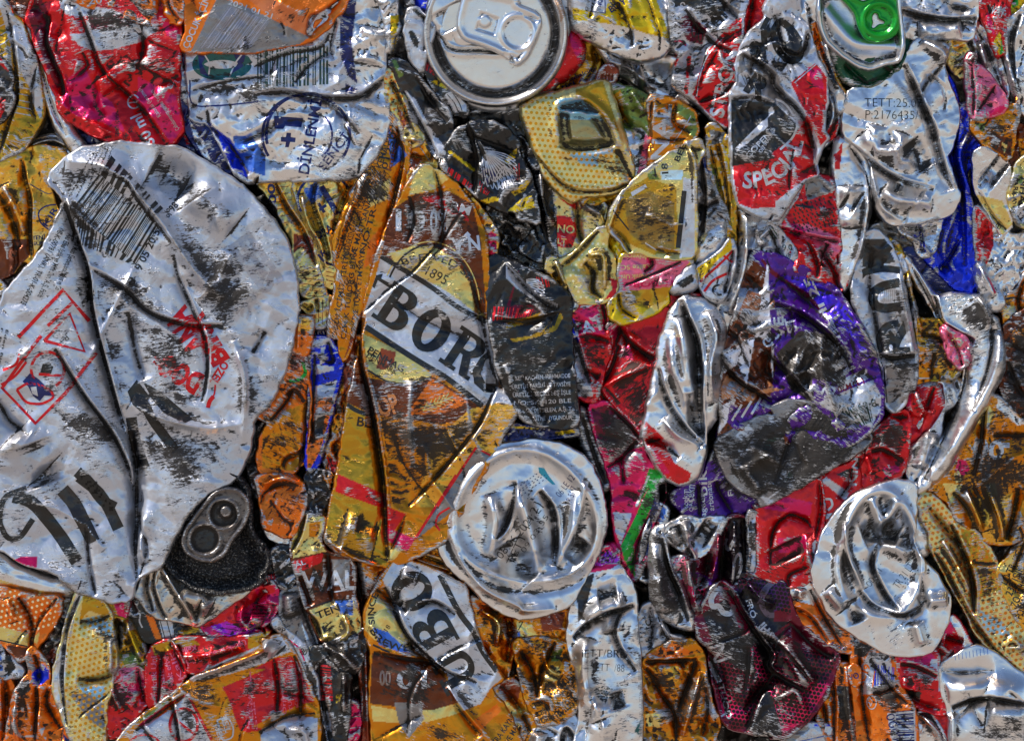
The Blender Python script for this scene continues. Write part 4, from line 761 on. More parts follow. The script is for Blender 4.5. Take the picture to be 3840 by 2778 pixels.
D("huge crushed white can with black bar code, red triangles and the words ANA BIRA", 26, bigwhite, 'W', mat='foil', cr=34, lam=230, skirt=110, seed=4242,
  paint=[('w',"F 500,560 600,590 560,700 470,660"),('P',"C1 105,522 150,498 248,502 246,565 180,550"),('w',"B1 0,1100 250,1150 400,1300 500,1641 0,1641")],
  bars=[M_bars("A1 625,1080 1000,1395 855,1641 460,1290",30,'K',11,.6),M_bars("A1 700,965 1030,1300 960,1380 640,1090",9,'K',12),M_bars("A1 470,1290 870,1641 B1 840,160 450,10",16,'K',13,.5)],
  letters=[M_text("9 05 20 51","B1 880,195 B1 1010,-70",46,'K',.02),M_text("98","A1 1080,1310 1110,1270",44,'K',.02),M_text("96","A1 1075,1335 1050,1285",34,'K'),M_text("8","B1 822,290 855,255",46,'K',.02),
    M_lines("A1 715,905 660,1300 330,1390 620,880",["Varım Açıkhava Bira Alk","olarak kullanım onda","granıye belirtilmiş Alkol","Anbul Işletme Kaydı","1-Tlacı Bira Üret"],21,'K',.62),
    M_lines("B1 520,20 440,270 120,400 370,-80",["Arpa Maltı Şerbetçiotu, Maya ve Co","Afu Efes Içilik ve Malt San. A.Ş. Fatih","08-K-00781 (ANK), TR-01-K-004275"],22,'K',.6),
    M_lines("B1 75,560 10,880 -60,850 20,540",["Eden Bira Ta","r Buyurun"],23,'K',.6),
    M_text("ANA","B1 1300,640 1140,400",150,'R',.05),M_text("BIRA","B1 1420,730 1250,440",110,'R',.05),M_text("DOO","B1 1270,840 1030,700",130,'R',.05),M_text("OZEL","B1 1380,740 1300,870",50,'R',.04),
    M_lines("B1 960,700 1260,900 1230,980 950,760",["ARPA MALTI, ŞERBETÇİOTU","MAYA, SU ARPA MALTI"],24,'R',.6),
    M_text("EFES","B1 1420,40 1641,340",150,((160,158,165),.4),.05),M_text("BREWERY","B1 1200,330 1560,500",80,((168,164,168),.4),.04),M_text("8R","B1 480,240 530,420",90,'K',.05)],
  emblem=[M_stroke("B1 130,600 405,310 560,500",24,'R',0,False,0),M_stroke("B1 310,530 465,385",20,'R',0,False,0),M_stroke("B1 290,620 445,455 535,685 290,620",20,'R',0,True,0),M_stroke("B1 270,590 30,910 235,1125 420,940 605,695",22,'R',0,False,0),
    M_ring("B1",310,800,100,110,18,'R',150,420),M_stroke("B1 255,825 410,835",18,'R',0,False,0),M_stroke("B1 120,920 170,1000 270,1010 350,970 330,920 200,870 120,920",16,'R'),M_stroke("B1 35,800 120,770 140,700",16,'R'),M_stroke("B1 25,890 110,840 180,750",16,'R'),
    M_poly("B1 155,870 200,820 260,860 330,930 350,960 290,955 260,990 220,960 190,900",'N'),M_poly("B1 280,760 320,750 345,780 330,825 265,815",'K'),M_poly("B1 205,905 240,900 250,960 215,945",'W',1),
    M_poly("B1 855,858 800,930 830,1010 890,1060 950,930 1200,1100 1150,1125 1020,1060 925,950",'K'),M_poly("B1 890,870 1000,930 1200,1100 1140,1080 930,940",'K'),M_stroke("B1 900,1000 960,1120 1090,1290",60,'K'),
    M_stroke("B1 820,1090 840,1250 900,1400",70,'K'),M_stroke("B1 490,1420 560,1480 640,1600 720,1641",70,'K'),M_stroke("C1 400,90 470,170 540,310 590,410",85,'Z'),M_stroke("C1 500,10 640,120 740,330",70,'K'),M_stroke("C1 100,130 220,160 380,360 490,530",80,'K'),M_stroke("C1 180,80 40,130 10,280 60,390 140,390 220,270",34,'K'),M_stroke("B1 1300,1000 1330,950 1335,890",10,'R'),M_stroke("B1 1290,1030 1300,990 1325,960",26,'R'),M_text("R+","B1 420,580 370,620",40,'K')],
  folds=[('s',34,60,"F 150,440 175,520 205,600 212,690 240,800 280,940 302,1010"),('s',30,46,"F 130,770 190,870 260,960 300,1050 305,1225"),('s',26,44,"F 305,1225 298,1000 270,900"),('v',30,40,"F 296,950 305,1040 300,1180 306,1290"),('r',34,34,"F 150,360 250,370 350,470 440,610 500,660"),('s',24,30,"F 200,590 290,640 330,690 420,720 500,720"),('s',22,30,"A1 640,1060 800,1110 880,1250 1000,1400 1080,1500"),('s',20,26,"B1 1090,90 1110,220 1210,440 1290,620 1300,820 1260,1000"),
     ('v',22,24,"B1 800,440 840,700 900,860"),('r',26,24,"B1 820,1000 1000,1100 1300,1160 1500,1130"),('r',20,20,"B1 1440,620 1500,760 1530,900 1500,1250"),('b',60,34,"A1 1130,1180 1300,1280 1450,1400"),('u',70,40,"A1 950,1020 1100,1100 1200,1250"),('v',20,20,"B1 1560,700 1641,560"),('b',70,26,"B1 100,1200 300,1400"),('u',60,30,"B1 200,1250 300,1500"),('v',24,30,"B1 0,980 60,1110 200,1200"),('r',22,26,"C1 860,170 900,300 870,430 900,540"),('v',18,24,"C1 880,90 860,300 920,440 870,620"),('v',14,18,"C1 540,300 560,560 600,740"),('r',30,20,"C1 0,470 100,545 260,600 500,680")],
  scuff=["B1 540,200 800,250 1000,400 950,500 700,380","B1 380,1050 700,1050 780,1300 560,1250 350,1150","B1 880,1150 1200,1180 1450,1200 1400,1400 1100,1500 900,1400","B1 700,450 1100,520 1250,700 1200,900 850,700","C1 620,500 800,520 780,740 620,700","A1 380,1180 560,1300 700,1580 560,1560 420,1400","B1 1000,860 1250,900 1250,1050 1080,1020","B1 60,930 150,1000 120,1080 20,1030","B1 620,560 780,620 800,820 640,760","A1 330,1000 640,1020 560,1160 380,1250","A1 940,1040 1200,1100 1500,1330 1440,1450 1200,1300 1000,1150","B1 1150,60 1400,40 1560,300 1400,560 1250,330"], wear=.04)
D("curved gold and silver can wall rolled under the foot of the huge white can", -25, "C1 -60,455 20,490 100,548 250,612 420,668 505,700 440,748 250,728 100,695 -60,680", 'S', mat='bare', paint=[('C',"C1 0,640 200,700 430,735 440,748 250,728 100,695 -60,680")], dome=30, edge=30, cr=12, scuff=["C1 20,560 120,600 140,670 40,640"], name="can_scrap")
# ---- strip with turkish small print, gold pieces under the +1 can
D("gold can with rust striped panel and blue 00 print under the plus one can", -40, "A2 10,1105 245,1100 250,1200 305,1350 385,1450 390,1600 B2 440,300 460,340 380,350 295,350 280,200 250,90 A2 250,1500 200,1400 130,1250", 'C', paint=[('G',"A2 10,1105 150,1105 330,1420 300,1450 150,1260"),('X',"A2 250,1440 370,1460 385,1641 B2 300,40 A2 250,1560")],
  letters=[M_text("100","A2 150,1300 130,1130",44,'N',.03)]+[M_stroke("A2 %d,%d %d,%d" % (80+i*22, 1165+i*42, 210+i*16, 1150+i*40),4,'X') for i in range(6)]+[M_stroke("B2 %d,%d %d,%d" % (290, 165+i*34, 440, 185+i*34),4,'X') for i in range(6)], folds=[('s',18,26,"A2 130,1110 210,1270 320,1420 400,1641"),('v',14,20,"A2 250,1150 310,1330 400,1480")], cr=24, lam=80)
D("gold foil can with a blue ring and plus print below the plus one can", -32, "A2 238,1100 660,1085 625,1170 562,1250 560,1340 505,1450 500,1641 B2 535,180 510,280 490,300 440,290 400,120 A2 345,1430 285,1280", 'C', mat='clean', paint=[('G',"A2 500,1110 640,1100 560,1250 530,1180"),('Q',"A2 310,1170 390,1120 440,1200 360,1260"),('G',"A2 250,1110 310,1110 320,1250 290,1260")],
  letters=[M_ring("A2",440,1230,165,150,16,'N',150,330),M_stroke("A2 420,1150 520,1320",36,'N',0,False,0),M_stroke("A2 395,1305 450,1265",18,'N',0,False,0),M_stroke("A2 405,1255 440,1310",18,'N',0,False,0),M_text("ORA","A2 395,1480 500,1420",50,'N',.02),M_text("R","B2 430,110 470,90",44,'N',.03),M_stroke("B2 400,90 440,140 540,170",14,'N')]+[M_stroke("B2 %d,%d %d,%d" % (450, 170+i*26, 500, 180+i*26),4,'X') for i in range(4)],
  folds=[('s',18,30,"A2 400,1110 370,1250 430,1400 480,1600"),('r',12,22,"A2 300,1200 340,1380 420,1500 450,1641"),('v',14,26,"A2 600,1110 530,1300 490,1450")], cr=30, lam=90, spread=.5, wear=-.15)
D("creased gold pinstriped scrap with a torn edge above the orange flap", -28, "B2 290,395 370,368 485,345 505,400 478,480 455,530 385,545 370,470 300,420", 'C', letters=[M_stroke("B2 %d,%d %d,%d" % (385+i*22, 370, 380+i*24, 520),4,'X') for i in range(5)]+[M_stroke("B2 370,530 470,480",12,'W')], folds=[('v',10,16,"B2 300,400 340,430 370,400"),('v',10,14,"B2 390,360 400,450")], cr=24, lam=50, name="can_scrap")
D("long amber strip covered in rows of black small print left of the BORG can", -5, "A2 845,690 905,760 962,880 958,1000 950,1100 882,1280 832,1400 800,1641 B2 765,60 725,330 700,400 645,480 605,640 570,755 545,720 530,600 460,592 490,400 530,200 A2 505,1600 498,1470 560,1320 605,1200 700,1050 765,960 822,860 838,760", 'A',
  paint=[('O',"A2 790,1400 830,1400 800,1641 B2 750,130 680,180 720,0"),('C',"A2 700,1180 850,1100 830,1230 720,1280"),('Q',"A2 830,780 900,900 950,960 850,1040"),('X',"B2 640,480 700,400 620,620 560,740")],
  letters=[M_lines("A2 470,1641 820,720 900,780 700,1560",["TÜKETİM TARİHİ (TEMMUZ) ÜRETİLMİŞTİR. MEV","SA KODEKSİNE UYGUN OLARAK KEMALPAŞA CAD. NO:258 IŞIKKEN","VE MALT SANAYİİ A.Ş. KEMALPAŞA","NO:TR-35-K-012507"],31,'K',.6),M_lines("B2 470,600 560,50 700,60 640,620",["OĞLU İÇİMİZ TİRİTLİ","CEM K TUBORG BİRA","TÜRKİYE TÜRK ETM KAYN"],32,'K',.55),M_text("ktubo","A2 850,1060 900,880",34,((120,60,10),.4),.03)],
  folds=[('s',16,26,"A2 860,800 940,930 900,1150 840,1360 790,1600 B2 740,200"),('v',14,20,"A2 900,780 870,1000"),('r',12,16,"A2 500,1600 580,1330 700,1070")], wear=.06, uvrot=-.5, lam=110, cr=22, scuff=["A2 740,1080 860,1080 830,1220 700,1250","B2 540,200 640,180 620,300 560,330"])
D("cream strip with brown dots hanging from a black fold near the top", -2, "A2 818,440 835,430 870,480 905,560 945,640 962,700 1005,780 1050,850 1035,895 980,912 950,900 925,860 895,760 850,690 818,600", 'C', mat='odots', paint=[('X',"A2 880,640 960,760 980,860 920,800"),('C',"A2 930,780 1010,850 1040,880 980,910 940,880")], dots=["A2 800,420 900,420 980,760 900,800 820,640"], folds=[('s',12,22,"A2 850,480 920,640 1000,820"),('r',8,12,"A2 930,860 1040,870")], cr=22, lam=60, name="can_scrap")
D("amber and cream creased scrap between the cream dotted strip and BORG can", -22, "A2 945,885 1040,860 1100,950 1150,980 1120,1060 1110,1200 1040,1180 950,1250 900,1290 960,1080 965,980", 'G', paint=[('C',"A2 1020,990 1110,990 1110,1130 960,1210"),('A',"A2 950,900 1040,870 1060,960 970,970"),('X',"A2 970,970 1050,980 1000,1040 960,1060")], letters=[M_stroke("A2 1020,900 1090,1000",5,'w')], folds=[('v',14,24,"A2 960,960 1040,980 1110,980"),('r',12,18,"A2 1000,1040 950,1170")], cr=30, lam=70, wear=.05)
# ---- BORG can
borg = "F 938,362 1002,402 1048,455 1075,520 1083,640 1084,700 1102,815 1152,872 1158,890 1130,935 1100,992 1060,1062 1022,1130 992,1192 942,1222 885,1246 858,1252 852,1250 800,1236 752,1222 722,1196 735,1120 752,1040 772,900 790,820 806,735 812,660 838,565 868,485 905,410"
D("big amber beer can with a white banner reading BORG and a cream oval", 30, borg, 'A', mat='foil', cr=34, lam=230, skirt=100, seed=515,
  paint=[('B',"A2 850,1300 1000,1200 1200,1180 1350,1260 B2 1400,0 1440,520 1400,480 1340,380 1200,100 1000,40 850,80 760,240 A2 780,1641 820,1400"),('C',"A2 1000,1040 1110,990 1200,1110 1120,1170 960,1210"),
   ('R',"A2 1040,1220 1140,1210 1300,1290 1330,1370 1180,1300 1060,1240"),
   ('C',"B2 830,90 1000,40 1110,45 1230,110 1330,260 1370,420 1440,480 1200,380 1000,240 820,120"),('B',"B2 850,100 900,200 780,200 780,110"),
   ('W',"B2 790,100 1180,310 1440,500 1460,560 1500,700 1510,900 1350,840 1150,770 950,650 700,510 690,430 760,220"),
   ('W',"B2 700,510 690,540 1000,740 1200,870 1420,1020 1641,1080 1620,960 1500,900"),
   ('C',"B2 680,580 860,660 1000,740 1100,830 1060,880 950,890 800,860 710,790"),('B',"B2 600,780 720,850 1000,890 1110,840 1410,1030 1350,1090 1150,1130 740,1070 580,1000"),('X',"B2 790,665 880,690 870,760 810,800 760,790"),
   ('G',"B2 1330,1040 1500,1000 1641,1020 1600,1150 1500,1290 1400,1400 1200,1641 1000,1641 1100,1250"),('J',"B2 580,1000 740,1080 810,1380 820,1560 530,1440"),('H',"B2 1370,1270 1460,1320 1380,1430 1200,1641 1120,1641"),
   ('R',"B2 525,1435 815,1560 825,1641 720,1641 510,1560"),('J',"C2 500,100 815,210 820,560 440,400"),('R',"C2 820,190 940,240 860,360 825,320"),('P',"C2 820,320 1000,390 950,470 825,400"),('C',"C2 830,430 920,460 870,520 830,530"),('H',"C2 1130,200 1250,60 1280,180 1000,400"),('O',"B2 1100,850 1330,1000 1180,1060 940,1080")],
  letters=[M_stroke("B2 790,105 1100,290 1260,420 1435,505",30,'K'),M_stroke("B2 695,535 1000,735 1200,850 1410,1020",34,'K'),M_text("BOR","B2 728,470 1345,880",262,'K',0,0,True),M_poly("B2 1440,690 1400,720 1350,800 1360,880 1420,935 1490,940 1500,900 1430,880 1400,820 1430,740 1460,720",'K'),M_poly("B2 760,220 800,210 790,240 900,300 860,310 770,250 750,300 735,290",'K'),
    M_arc("BREWED SINCE","B2",1075,440,310,-118,-8,44,'K',.01),M_text("1895","B2 1058,215 1180,280",62,'K',.0),M_ring("B2",1090,430,285,395,12,'K',-150,-8),M_ring("B2",1090,430,305,415,7,'C',-150,-8),
    M_text("PENHAG","B2 705,690 920,815",42,'K',.02),M_text("DENMARK","B2 700,720 880,830",32,'K',.01),M_stroke("B2 710,800 820,870 950,895 1100,840",10,'K'),
    M_text("0%","A2 1090,1440 1200,1440",150,'W',.02),M_text("10","A2 880,1420 1060,1420",130,'W',.03),M_text("V N","A2 1230,1560 1400,1540",90,'W',.03),M_stroke("A2 1250,1520 1330,1440",30,'W'),M_text("BEE","B2 640,1140 770,1160",58,'K',.02),M_stroke("B2 580,1010 640,1050 740,1080",26,'K'),M_stroke("B2 670,890 680,960 720,980",26,'W'),
    M_stroke("B2 1020,1030 1150,1000 1230,960",8,'C'),M_text("ORM","A2 1130,1270 1330,1330",56,'w',.03),M_text("OP","B2 790,1090 910,1050",120,((200,120,60),.6),.04)]
    +[M_stroke("B2 %d,%d %d,%d" % (1050+i*26, 1050-i*14, 1075+i*26, 990-i*10),7,'C') for i in range(6)]+[M_stroke("B2 %d,%d %d,%d" % (1040+i*26, 1040-i*14, 1110+i*24, 1045-i*12),6,'C') for i in range(6)]+[M_stroke("B2 1130,1641 1370,1275 1460,1320",14,'R',1,False,0),M_stroke("B2 1385,1385 1310,1440 1290,1500 1310,1550",12,'R',1),M_stroke("C2 1000,390 1250,0",16,'R',1,False,0),M_stroke("C2 1210,200 1140,240 1120,300 1150,340",12,'R',1)],
  dots=[], folds=[('s',22,60,"B2 690,480 660,600 680,780 740,1000 780,1250 810,1450 825,1641 C2 835,530"),('v',26,26,"B2 1340,260 1410,500 1460,760 1510,900"),('v',24,20,"A2 1110,1020 1160,1200 1170,1500 B2 1110,100"),('v',30,24,"B2 1640,940 1520,900 1430,890"),('r',30,18,"B2 980,860 960,1100 1000,1400"),('s',22,20,"B2 1500,900 1400,1150 1100,1500 960,1641"),('v',16,14,"C2 820,500 880,400 940,240"),('b',60,24,"C2 560,330 760,380"),('u',40,20,"C2 640,300 780,330"),('r',10,14,"C2 460,400 640,520 800,560"),('v',18,16,"A2 960,1210 1000,1350 950,1500")],
  scuff=["B2 740,1090 1100,1130 1400,1100 1300,1300 1000,1600 850,1400","A2 840,1290 1060,1280 1060,1440 860,1460","B2 1300,760 1400,700 1500,880 1300,860","C2 480,230 700,200 800,420 500,360","C2 840,60 1000,60 960,200 850,180","A2 1180,1200 1330,1300 1340,1560 1240,1500"], wear=.1)
D("gold and pink crumpled strip between the BORG can and the black label can", -8, "A2 1280,1130 1370,1240 1440,1340 1500,1430 B2 1500,0 1492,130 1442,250 1422,390 1400,300 1370,90 A2 1350,1400", 'G', paint=[('P',"A2 1440,1420 1500,1440 B2 1495,60 1470,180 1440,230 1450,60"),('K',"B2 1400,260 1440,240 1430,350")], folds=[('v',10,20,"A2 1340,1250 1420,1450 B2 1440,150")], cr=24, lam=60, name="can_scrap")
D("dark gold crumpled gully between the orange can and the BORG can", -45, "B2 548,755 610,620 680,560 640,700 600,860 575,1100 550,1300 530,1430 500,1550 495,1641 440,1641 480,1500 420,1310 460,1150 505,1000", 'A', mat='dirty', cr=36, lam=60, spread=.6, paint=[('X',"B2 560,740 640,600 620,800 560,1000"),('R',"B2 450,1330 530,1350 520,1430 470,1440"),('G',"B2 440,1180 500,1180 480,1300 420,1300")], wear=.1)
D("narrow orange flap folded upright beside the huge white can", 4, "B2 275,472 372,478 362,600 332,717 300,700 245,690 272,560", 'O', paint=[('G',"B2 275,472 372,478 365,560 280,560")], folds=[('r',8,10,"B2 290,490 280,680")], cr=14, wear=.1, name="can_scrap")
D("orange can with a green arc, worn and folded, below the narrow flap", -15, "B2 240,685 335,712 345,870 352,1000 335,1250 312,1360 240,1440 130,1460 40,1420 30,1350 60,1200 100,1110 0,1085 60,1020 150,910 205,790", 'O', mat='dirty', paint=[('A',"B2 60,1100 330,1000 340,1250 300,1420 60,1400"),('X',"B2 250,690 330,720 330,760 230,820")], letters=[M_stroke("B2 310,750 330,820 290,860 225,870",22,'L')], folds=[('s',14,22,"B2 200,950 260,900 330,990"),('v',14,20,"B2 110,1110 220,980 240,920"),('s',16,22,"B2 170,1400 200,1330 300,1300 330,1240"),('v',16,24,"B2 340,880 330,1200 290,1420")], scuff=["B2 60,1170 260,1180 200,1280 80,1300","B2 180,880 330,880 330,990 220,950"], wear=.08)
D("bulging orange can bottom with grey scuff patch under the green arc can", -4, "B2 30,1450 130,1440 250,1450 310,1500 322,1560 C2 325,100 322,200 300,262 268,330 242,378 185,375 125,350 65,318 50,150 15,40", 'O', folds=[('r',12,20,"B2 60,1500 200,1450 300,1500"),('v',12,16,"C2 50,180 60,120 150,60 300,60"),('s',10,14,"C2 110,150 200,280 270,300")], scuff=["C2 70,90 250,60 300,110 290,180 110,180","C2 60,200 140,230 260,300 120,270"], cr=22, lam=110)
D("thin silver edge with dark dents under the bulging orange can bottom", -30, "C2 55,310 130,345 240,378 235,430 170,420 95,385", 'S', name="can_scrap", cr=10)
D("blue and white topped can fading into orange, pressed into a narrow strip", -10, "B2 348,620 400,600 462,598 532,680 548,760 530,860 500,1000 462,1150 425,1300 400,1380 350,1430 325,1380 335,1280 352,1000 345,800", 'U', mat='dirty',
  paint=[('W',"B2 350,620 470,600 520,680 460,640 400,660 350,650"),('W',"B2 420,660 445,655 435,750 415,780"),('W',"B2 370,760 500,780 500,800 380,830"),('W',"B2 380,900 520,860 490,980 370,980"),('O',"B2 355,970 500,970 470,1100 420,1290 340,1430 330,1300"),('K',"B2 360,1120 450,1050 430,1200 360,1260")], folds=[('s',14,20,"B2 470,620 510,760 440,760"),('v',14,20,"B2 380,700 370,1000 350,1250")], wear=.08, cr=24, lam=90, letters=[M_stroke("B2 480,700 530,690",8,'W')])
D("dark navy pinstriped scrap just above the blue topped strip", -55, "B2 355,535 470,530 540,600 540,690 460,610 380,610", 'N', letters=[M_stroke("B2 %d,545 %d,610" % (370+i*18, 395+i*18),4,'w') for i in range(5)], name="can_scrap")
# ---- red, silver leaf can
D("cream dotted can with red edge under the worn amber square", -14, "A3 330,1600 420,1560 590,1380 620,1440 B3 610,40 650,100 682,250 672,345 600,378 520,390 432,392 400,330 350,215 305,130", 'C', mat='wdots', paint=[('E',"B3 310,120 420,60 600,-140 580,-20 400,110 340,180"),('C',"B3 330,180 420,100 600,0 600,300 520,380 430,390"),('R',"B3 620,230 680,250 672,345 600,370 650,300")], dots=["B3 420,40 620,0 640,300 440,390 380,220"], folds=[('s',14,20,"B3 320,170 420,90 560,-60"),('v',18,30,"B3 480,140 540,200 520,310 590,360"),('r',12,24,"B3 500,100 600,80 600,300")], scuff=["B3 470,120 600,80 600,340 530,320"], cr=22)
D("cream and red can remnant with the letters LT under the pale dotted can", -45, "A3 290,1150 440,1225 620,1250 600,1380 560,1440 410,1540 330,1600 290,1480 300,1320", 'E', paint=[('R',"A3 300,1325 425,1340 430,1450 400,1530 300,1520"),('g',"A3 430,1230 600,1260 560,1330 460,1290"),('R',"A3 285,1150 440,1240 430,1300 330,1230")], letters=[M_text("LT","A3 312,1500 365,1505",34,'E',.02),M_text("NO","A3 310,1430 415,1440",50,'E',.02)], folds=[('v',14,24,"A3 430,1240 440,1400 460,1490"),('r',14,20,"A3 470,1260 590,1330")], cr=26, lam=80)
D("olive can scrap creased between the dotted can and the worn amber square", -38, "A3 440,1230 640,1190 700,1190 640,1300 620,1420 700,1490 745,1570 B3 690,170 650,210 590,60 A3 560,1340", 'J', paint=[('Y',"A3 620,1400 700,1480 720,1600 640,1641 600,1500"),('C',"A3 480,1260 600,1300 610,1420 590,1500")], folds=[('v',14,26,"A3 620,1250 600,1480 660,1641"),('r',12,20,"A3 560,1290 620,1400")], cr=30, lam=60)
D("bare tin fold with two standing edges left of the cream dotted can", -6, "B3 255,100 300,110 345,210 385,280 432,300 436,400 402,448 360,440 345,360 300,240 240,200", 'C', paint=[('J',"B3 240,190 330,220 350,350 300,330"),('S',"B3 370,290 432,300 432,400 400,440")], folds=[('v',8,22,"B3 385,290 380,430"),('r',8,16,"B3 300,130 360,280"),('v',8,16,"B3 290,200 350,350")], cr=12, name="can_scrap")
D("pink can panel with upside down print and a yellow lower half", 2, "B3 682,200 700,110 722,88 880,100 1140,115 1135,150 1062,212 1002,290 978,330 995,385 900,450 800,492 702,520 640,480 622,400 690,330 705,290", 'Y', paint=[('F',"B3 682,200 722,88 1140,115 1080,190 1000,290 700,320"),('P',"B3 860,90 900,110 880,170 850,200"),('J',"B3 700,320 1000,290 980,370 880,430 720,380"),('C',"B3 790,490 900,400 1000,370 900,455")],
  letters=[M_text("Universal","B3 880,95 705,88",30,'E',.02),M_lines("B3 890,110 700,110 700,230 880,220",["Kalite SC","Teknik Uni"],41,'E',.55),M_text("TUBORG","B3 1040,250 710,265",34,'P',.03)], folds=[('v',14,18,"B3 880,100 900,160 840,200"),('s',12,16,"B3 1080,140 900,220 720,290"),('v',14,20,"B3 680,330 700,430 800,490")], scuff=["B3 760,220 900,180 1060,150 980,240 820,260","B3 720,340 860,320 960,350 880,420 760,400"], cr=20)
D("small white and black boxed corner beside the pink can panel", 6, "B3 1000,295 1080,200 1142,148 1168,222 1166,292 1100,328 1012,322", 'W', paint=[('K',"B3 1035,270 1135,210 1150,255 1080,300")], dome=22, edge=22, cr=8, name="can_scrap")
D("silver pouch shaped can end below the grey can with broken letters", -6, "A3 1155,1520 1200,1455 1320,1375 1345,1470 1300,1560 1220,1610 1160,1620", 'S', mat='bare', dome=30, edge=36, cr=14, scuff=["A3 1170,1460 1310,1400 1330,1470 1230,1540"], name="can_scrap")
D("white yellow and red can with a sorting triangle beside the silver pouch", -2, "B3 1165,175 1235,130 1310,80 1372,-10 1402,60 1392,190 1342,330 1292,392 1222,350 1178,270", 'W', paint=[('Y',"B3 1165,175 1235,130 1310,80 1372,-10 1385,60 1290,130 1190,250")], letters=[M_stroke("B3 1185,260 1330,130 1385,70",14,'R'),M_stroke("B3 1210,320 1260,250 1360,205",16,'R'),M_stroke("B3 1330,100 1385,140",14,'R'),M_ring("B3",1300,310,36,30,14,'K',60,300),M_poly("B3 1330,280 1350,260 1350,320 1330,330",'K')], folds=[('v',12,18,"B3 1390,60 1340,330"),('r',10,14,"B3 1240,150 1200,260")], cr=20, lam=80)
D("tall bare silver can wall sweeping down behind the silver leaf shaped can", -22, "A3 1430,1250 1560,1345 1562,1450 1520,1641 B3 1512,90 1502,230 1462,380 1382,520 1330,610 1290,520 1292,400 1370,350 1400,200 1392,0 A3 1395,1480", 'S', mat='foil', folds=[('r',20,30,"A3 1470,1330 1470,1600 B3 1440,250 1360,450"),('v',16,22,"A3 1560,1400 B3 1500,150 1440,380"),('v',10,24,"A3 1420,1300 1405,1600")], cr=20, dome=24, wear=.02)
D("red can panel lettered AT with a blue and white edge", -20, "B3 392,455 430,410 540,380 602,380 622,600 640,650 582,870 572,900 540,1000 470,980 430,960 410,800 398,640", 'R', paint=[('U',"B3 388,470 420,490 445,640 400,620"),('W',"B3 395,600 445,640 500,820 530,960 430,960 405,800"),('W',"B3 440,410 540,390 500,430"),('P',"B3 410,440 600,390 600,580 440,600")], letters=[M_text("FAT","B3 425,590 608,545",76,'W',.03)], folds=[('s',20,34,"B3 430,600 470,740 520,880"),('s',16,22,"B3 440,590 520,580 640,620"),('v',16,22,"B3 590,390 620,560"),('v',14,20,"B3 480,800 570,850")], scuff=["B3 470,620 620,600 600,740 540,840 490,760"], mat='dirty')
D("big crumpled red can heavily blackened on its folded lower panel", -14, "B3 605,520 690,520 760,500 850,490 985,405 1010,470 960,620 915,700 912,860 872,1000 832,1235 760,1160 650,1050 580,990 556,905 600,820 640,700 655,620", 'R', mat='dirty', paint=[('P',"B3 610,510 690,530 680,620 640,600"),('P',"B3 700,660 760,650 780,740 700,720")], folds=[('s',24,40,"B3 690,530 760,620 850,690 915,720"),('s',20,30,"B3 560,905 640,780 680,640"),('s',22,30,"B3 560,900 640,1020 760,1130 830,1230"),('r',16,22,"B3 580,910 700,840 880,760"),('v',18,22,"B3 700,510 690,600 560,900")], scuff=["B3 690,620 820,660 905,720 900,860 760,840 660,740","B3 640,830 890,860 860,1010 820,1180 720,1060","B3 800,640 905,580 910,680"], cr=26, wear=.05)
D("red folded can shoulder with small white print right of the silver leaf", -34, "B3 995,345 1085,325 1200,340 1292,405 1362,455 1342,560 1320,620 1250,480 1100,370 1030,420 960,560 940,520", 'R', letters=[M_text("lasma prolu","B3 1060,345 1250,395",26,'W',.01)], paint=[('P',"B3 1280,430 1362,455 1340,560")], cr=20)
D("long leaf shaped silver can crushed edgeways, its foot red and black", 22, "B3 1090,352 1200,368 1272,422 1330,520 1335,620 1300,700 1302,800 1292,1000 1268,1115 1215,1180 1218,1300 1190,1420 1130,1480 1050,1500 980,1462 920,1380 878,1300 850,1235 830,1210 862,1040 890,890 925,760 942,620 1000,470 1050,380", 'S', mat='bare', cr=14, lam=140, dome=20, edge=26, seed=88,
  paint=[('R',"B3 830,1210 850,1110 960,1210 980,1280 1030,1370 1130,1430 1120,1480 1050,1500 980,1462 878,1300"),('P',"B3 890,1280 940,1340 1000,1430 960,1440 900,1350"),('K',"B3 855,1240 945,1215 940,1232 870,1250")],
  folds=[('s',26,70,"B3 1075,365 1120,480 1180,620 1195,800 1190,950 1200,1100 1215,1260"),('s',22,34,"B3 935,780 960,900 1020,1040 1100,1150 1150,1200 1210,1260"),('b',30,40,"B3 1060,470 1080,640 1100,800 1150,1050"),('b',22,24,"B3 1000,560 1010,760 1080,950 1140,1110"),('u',22,30,"B3 1120,940 1140,1080 1190,1200"),('r',20,40,"B3 1230,440 1290,600 1240,780 1260,1000"),('v',16,30,"B3 850,1235 900,1230 980,1270 1060,1340"),('r',20,24,"B3 960,1100 1040,1200 1180,1260")],
  scuff=["B3 1110,420 1150,440 1240,680 1210,800 1180,640","B3 935,780 970,900 1060,1090 1160,1200 1150,1220 1030,1120 950,960 915,860","B3 1270,480 1325,520 1320,580 1280,560","B3 1000,1290 1150,1310 1140,1400 1090,1420","B3 850,1110 890,1130 960,1210 900,1220"], wear=-.2)
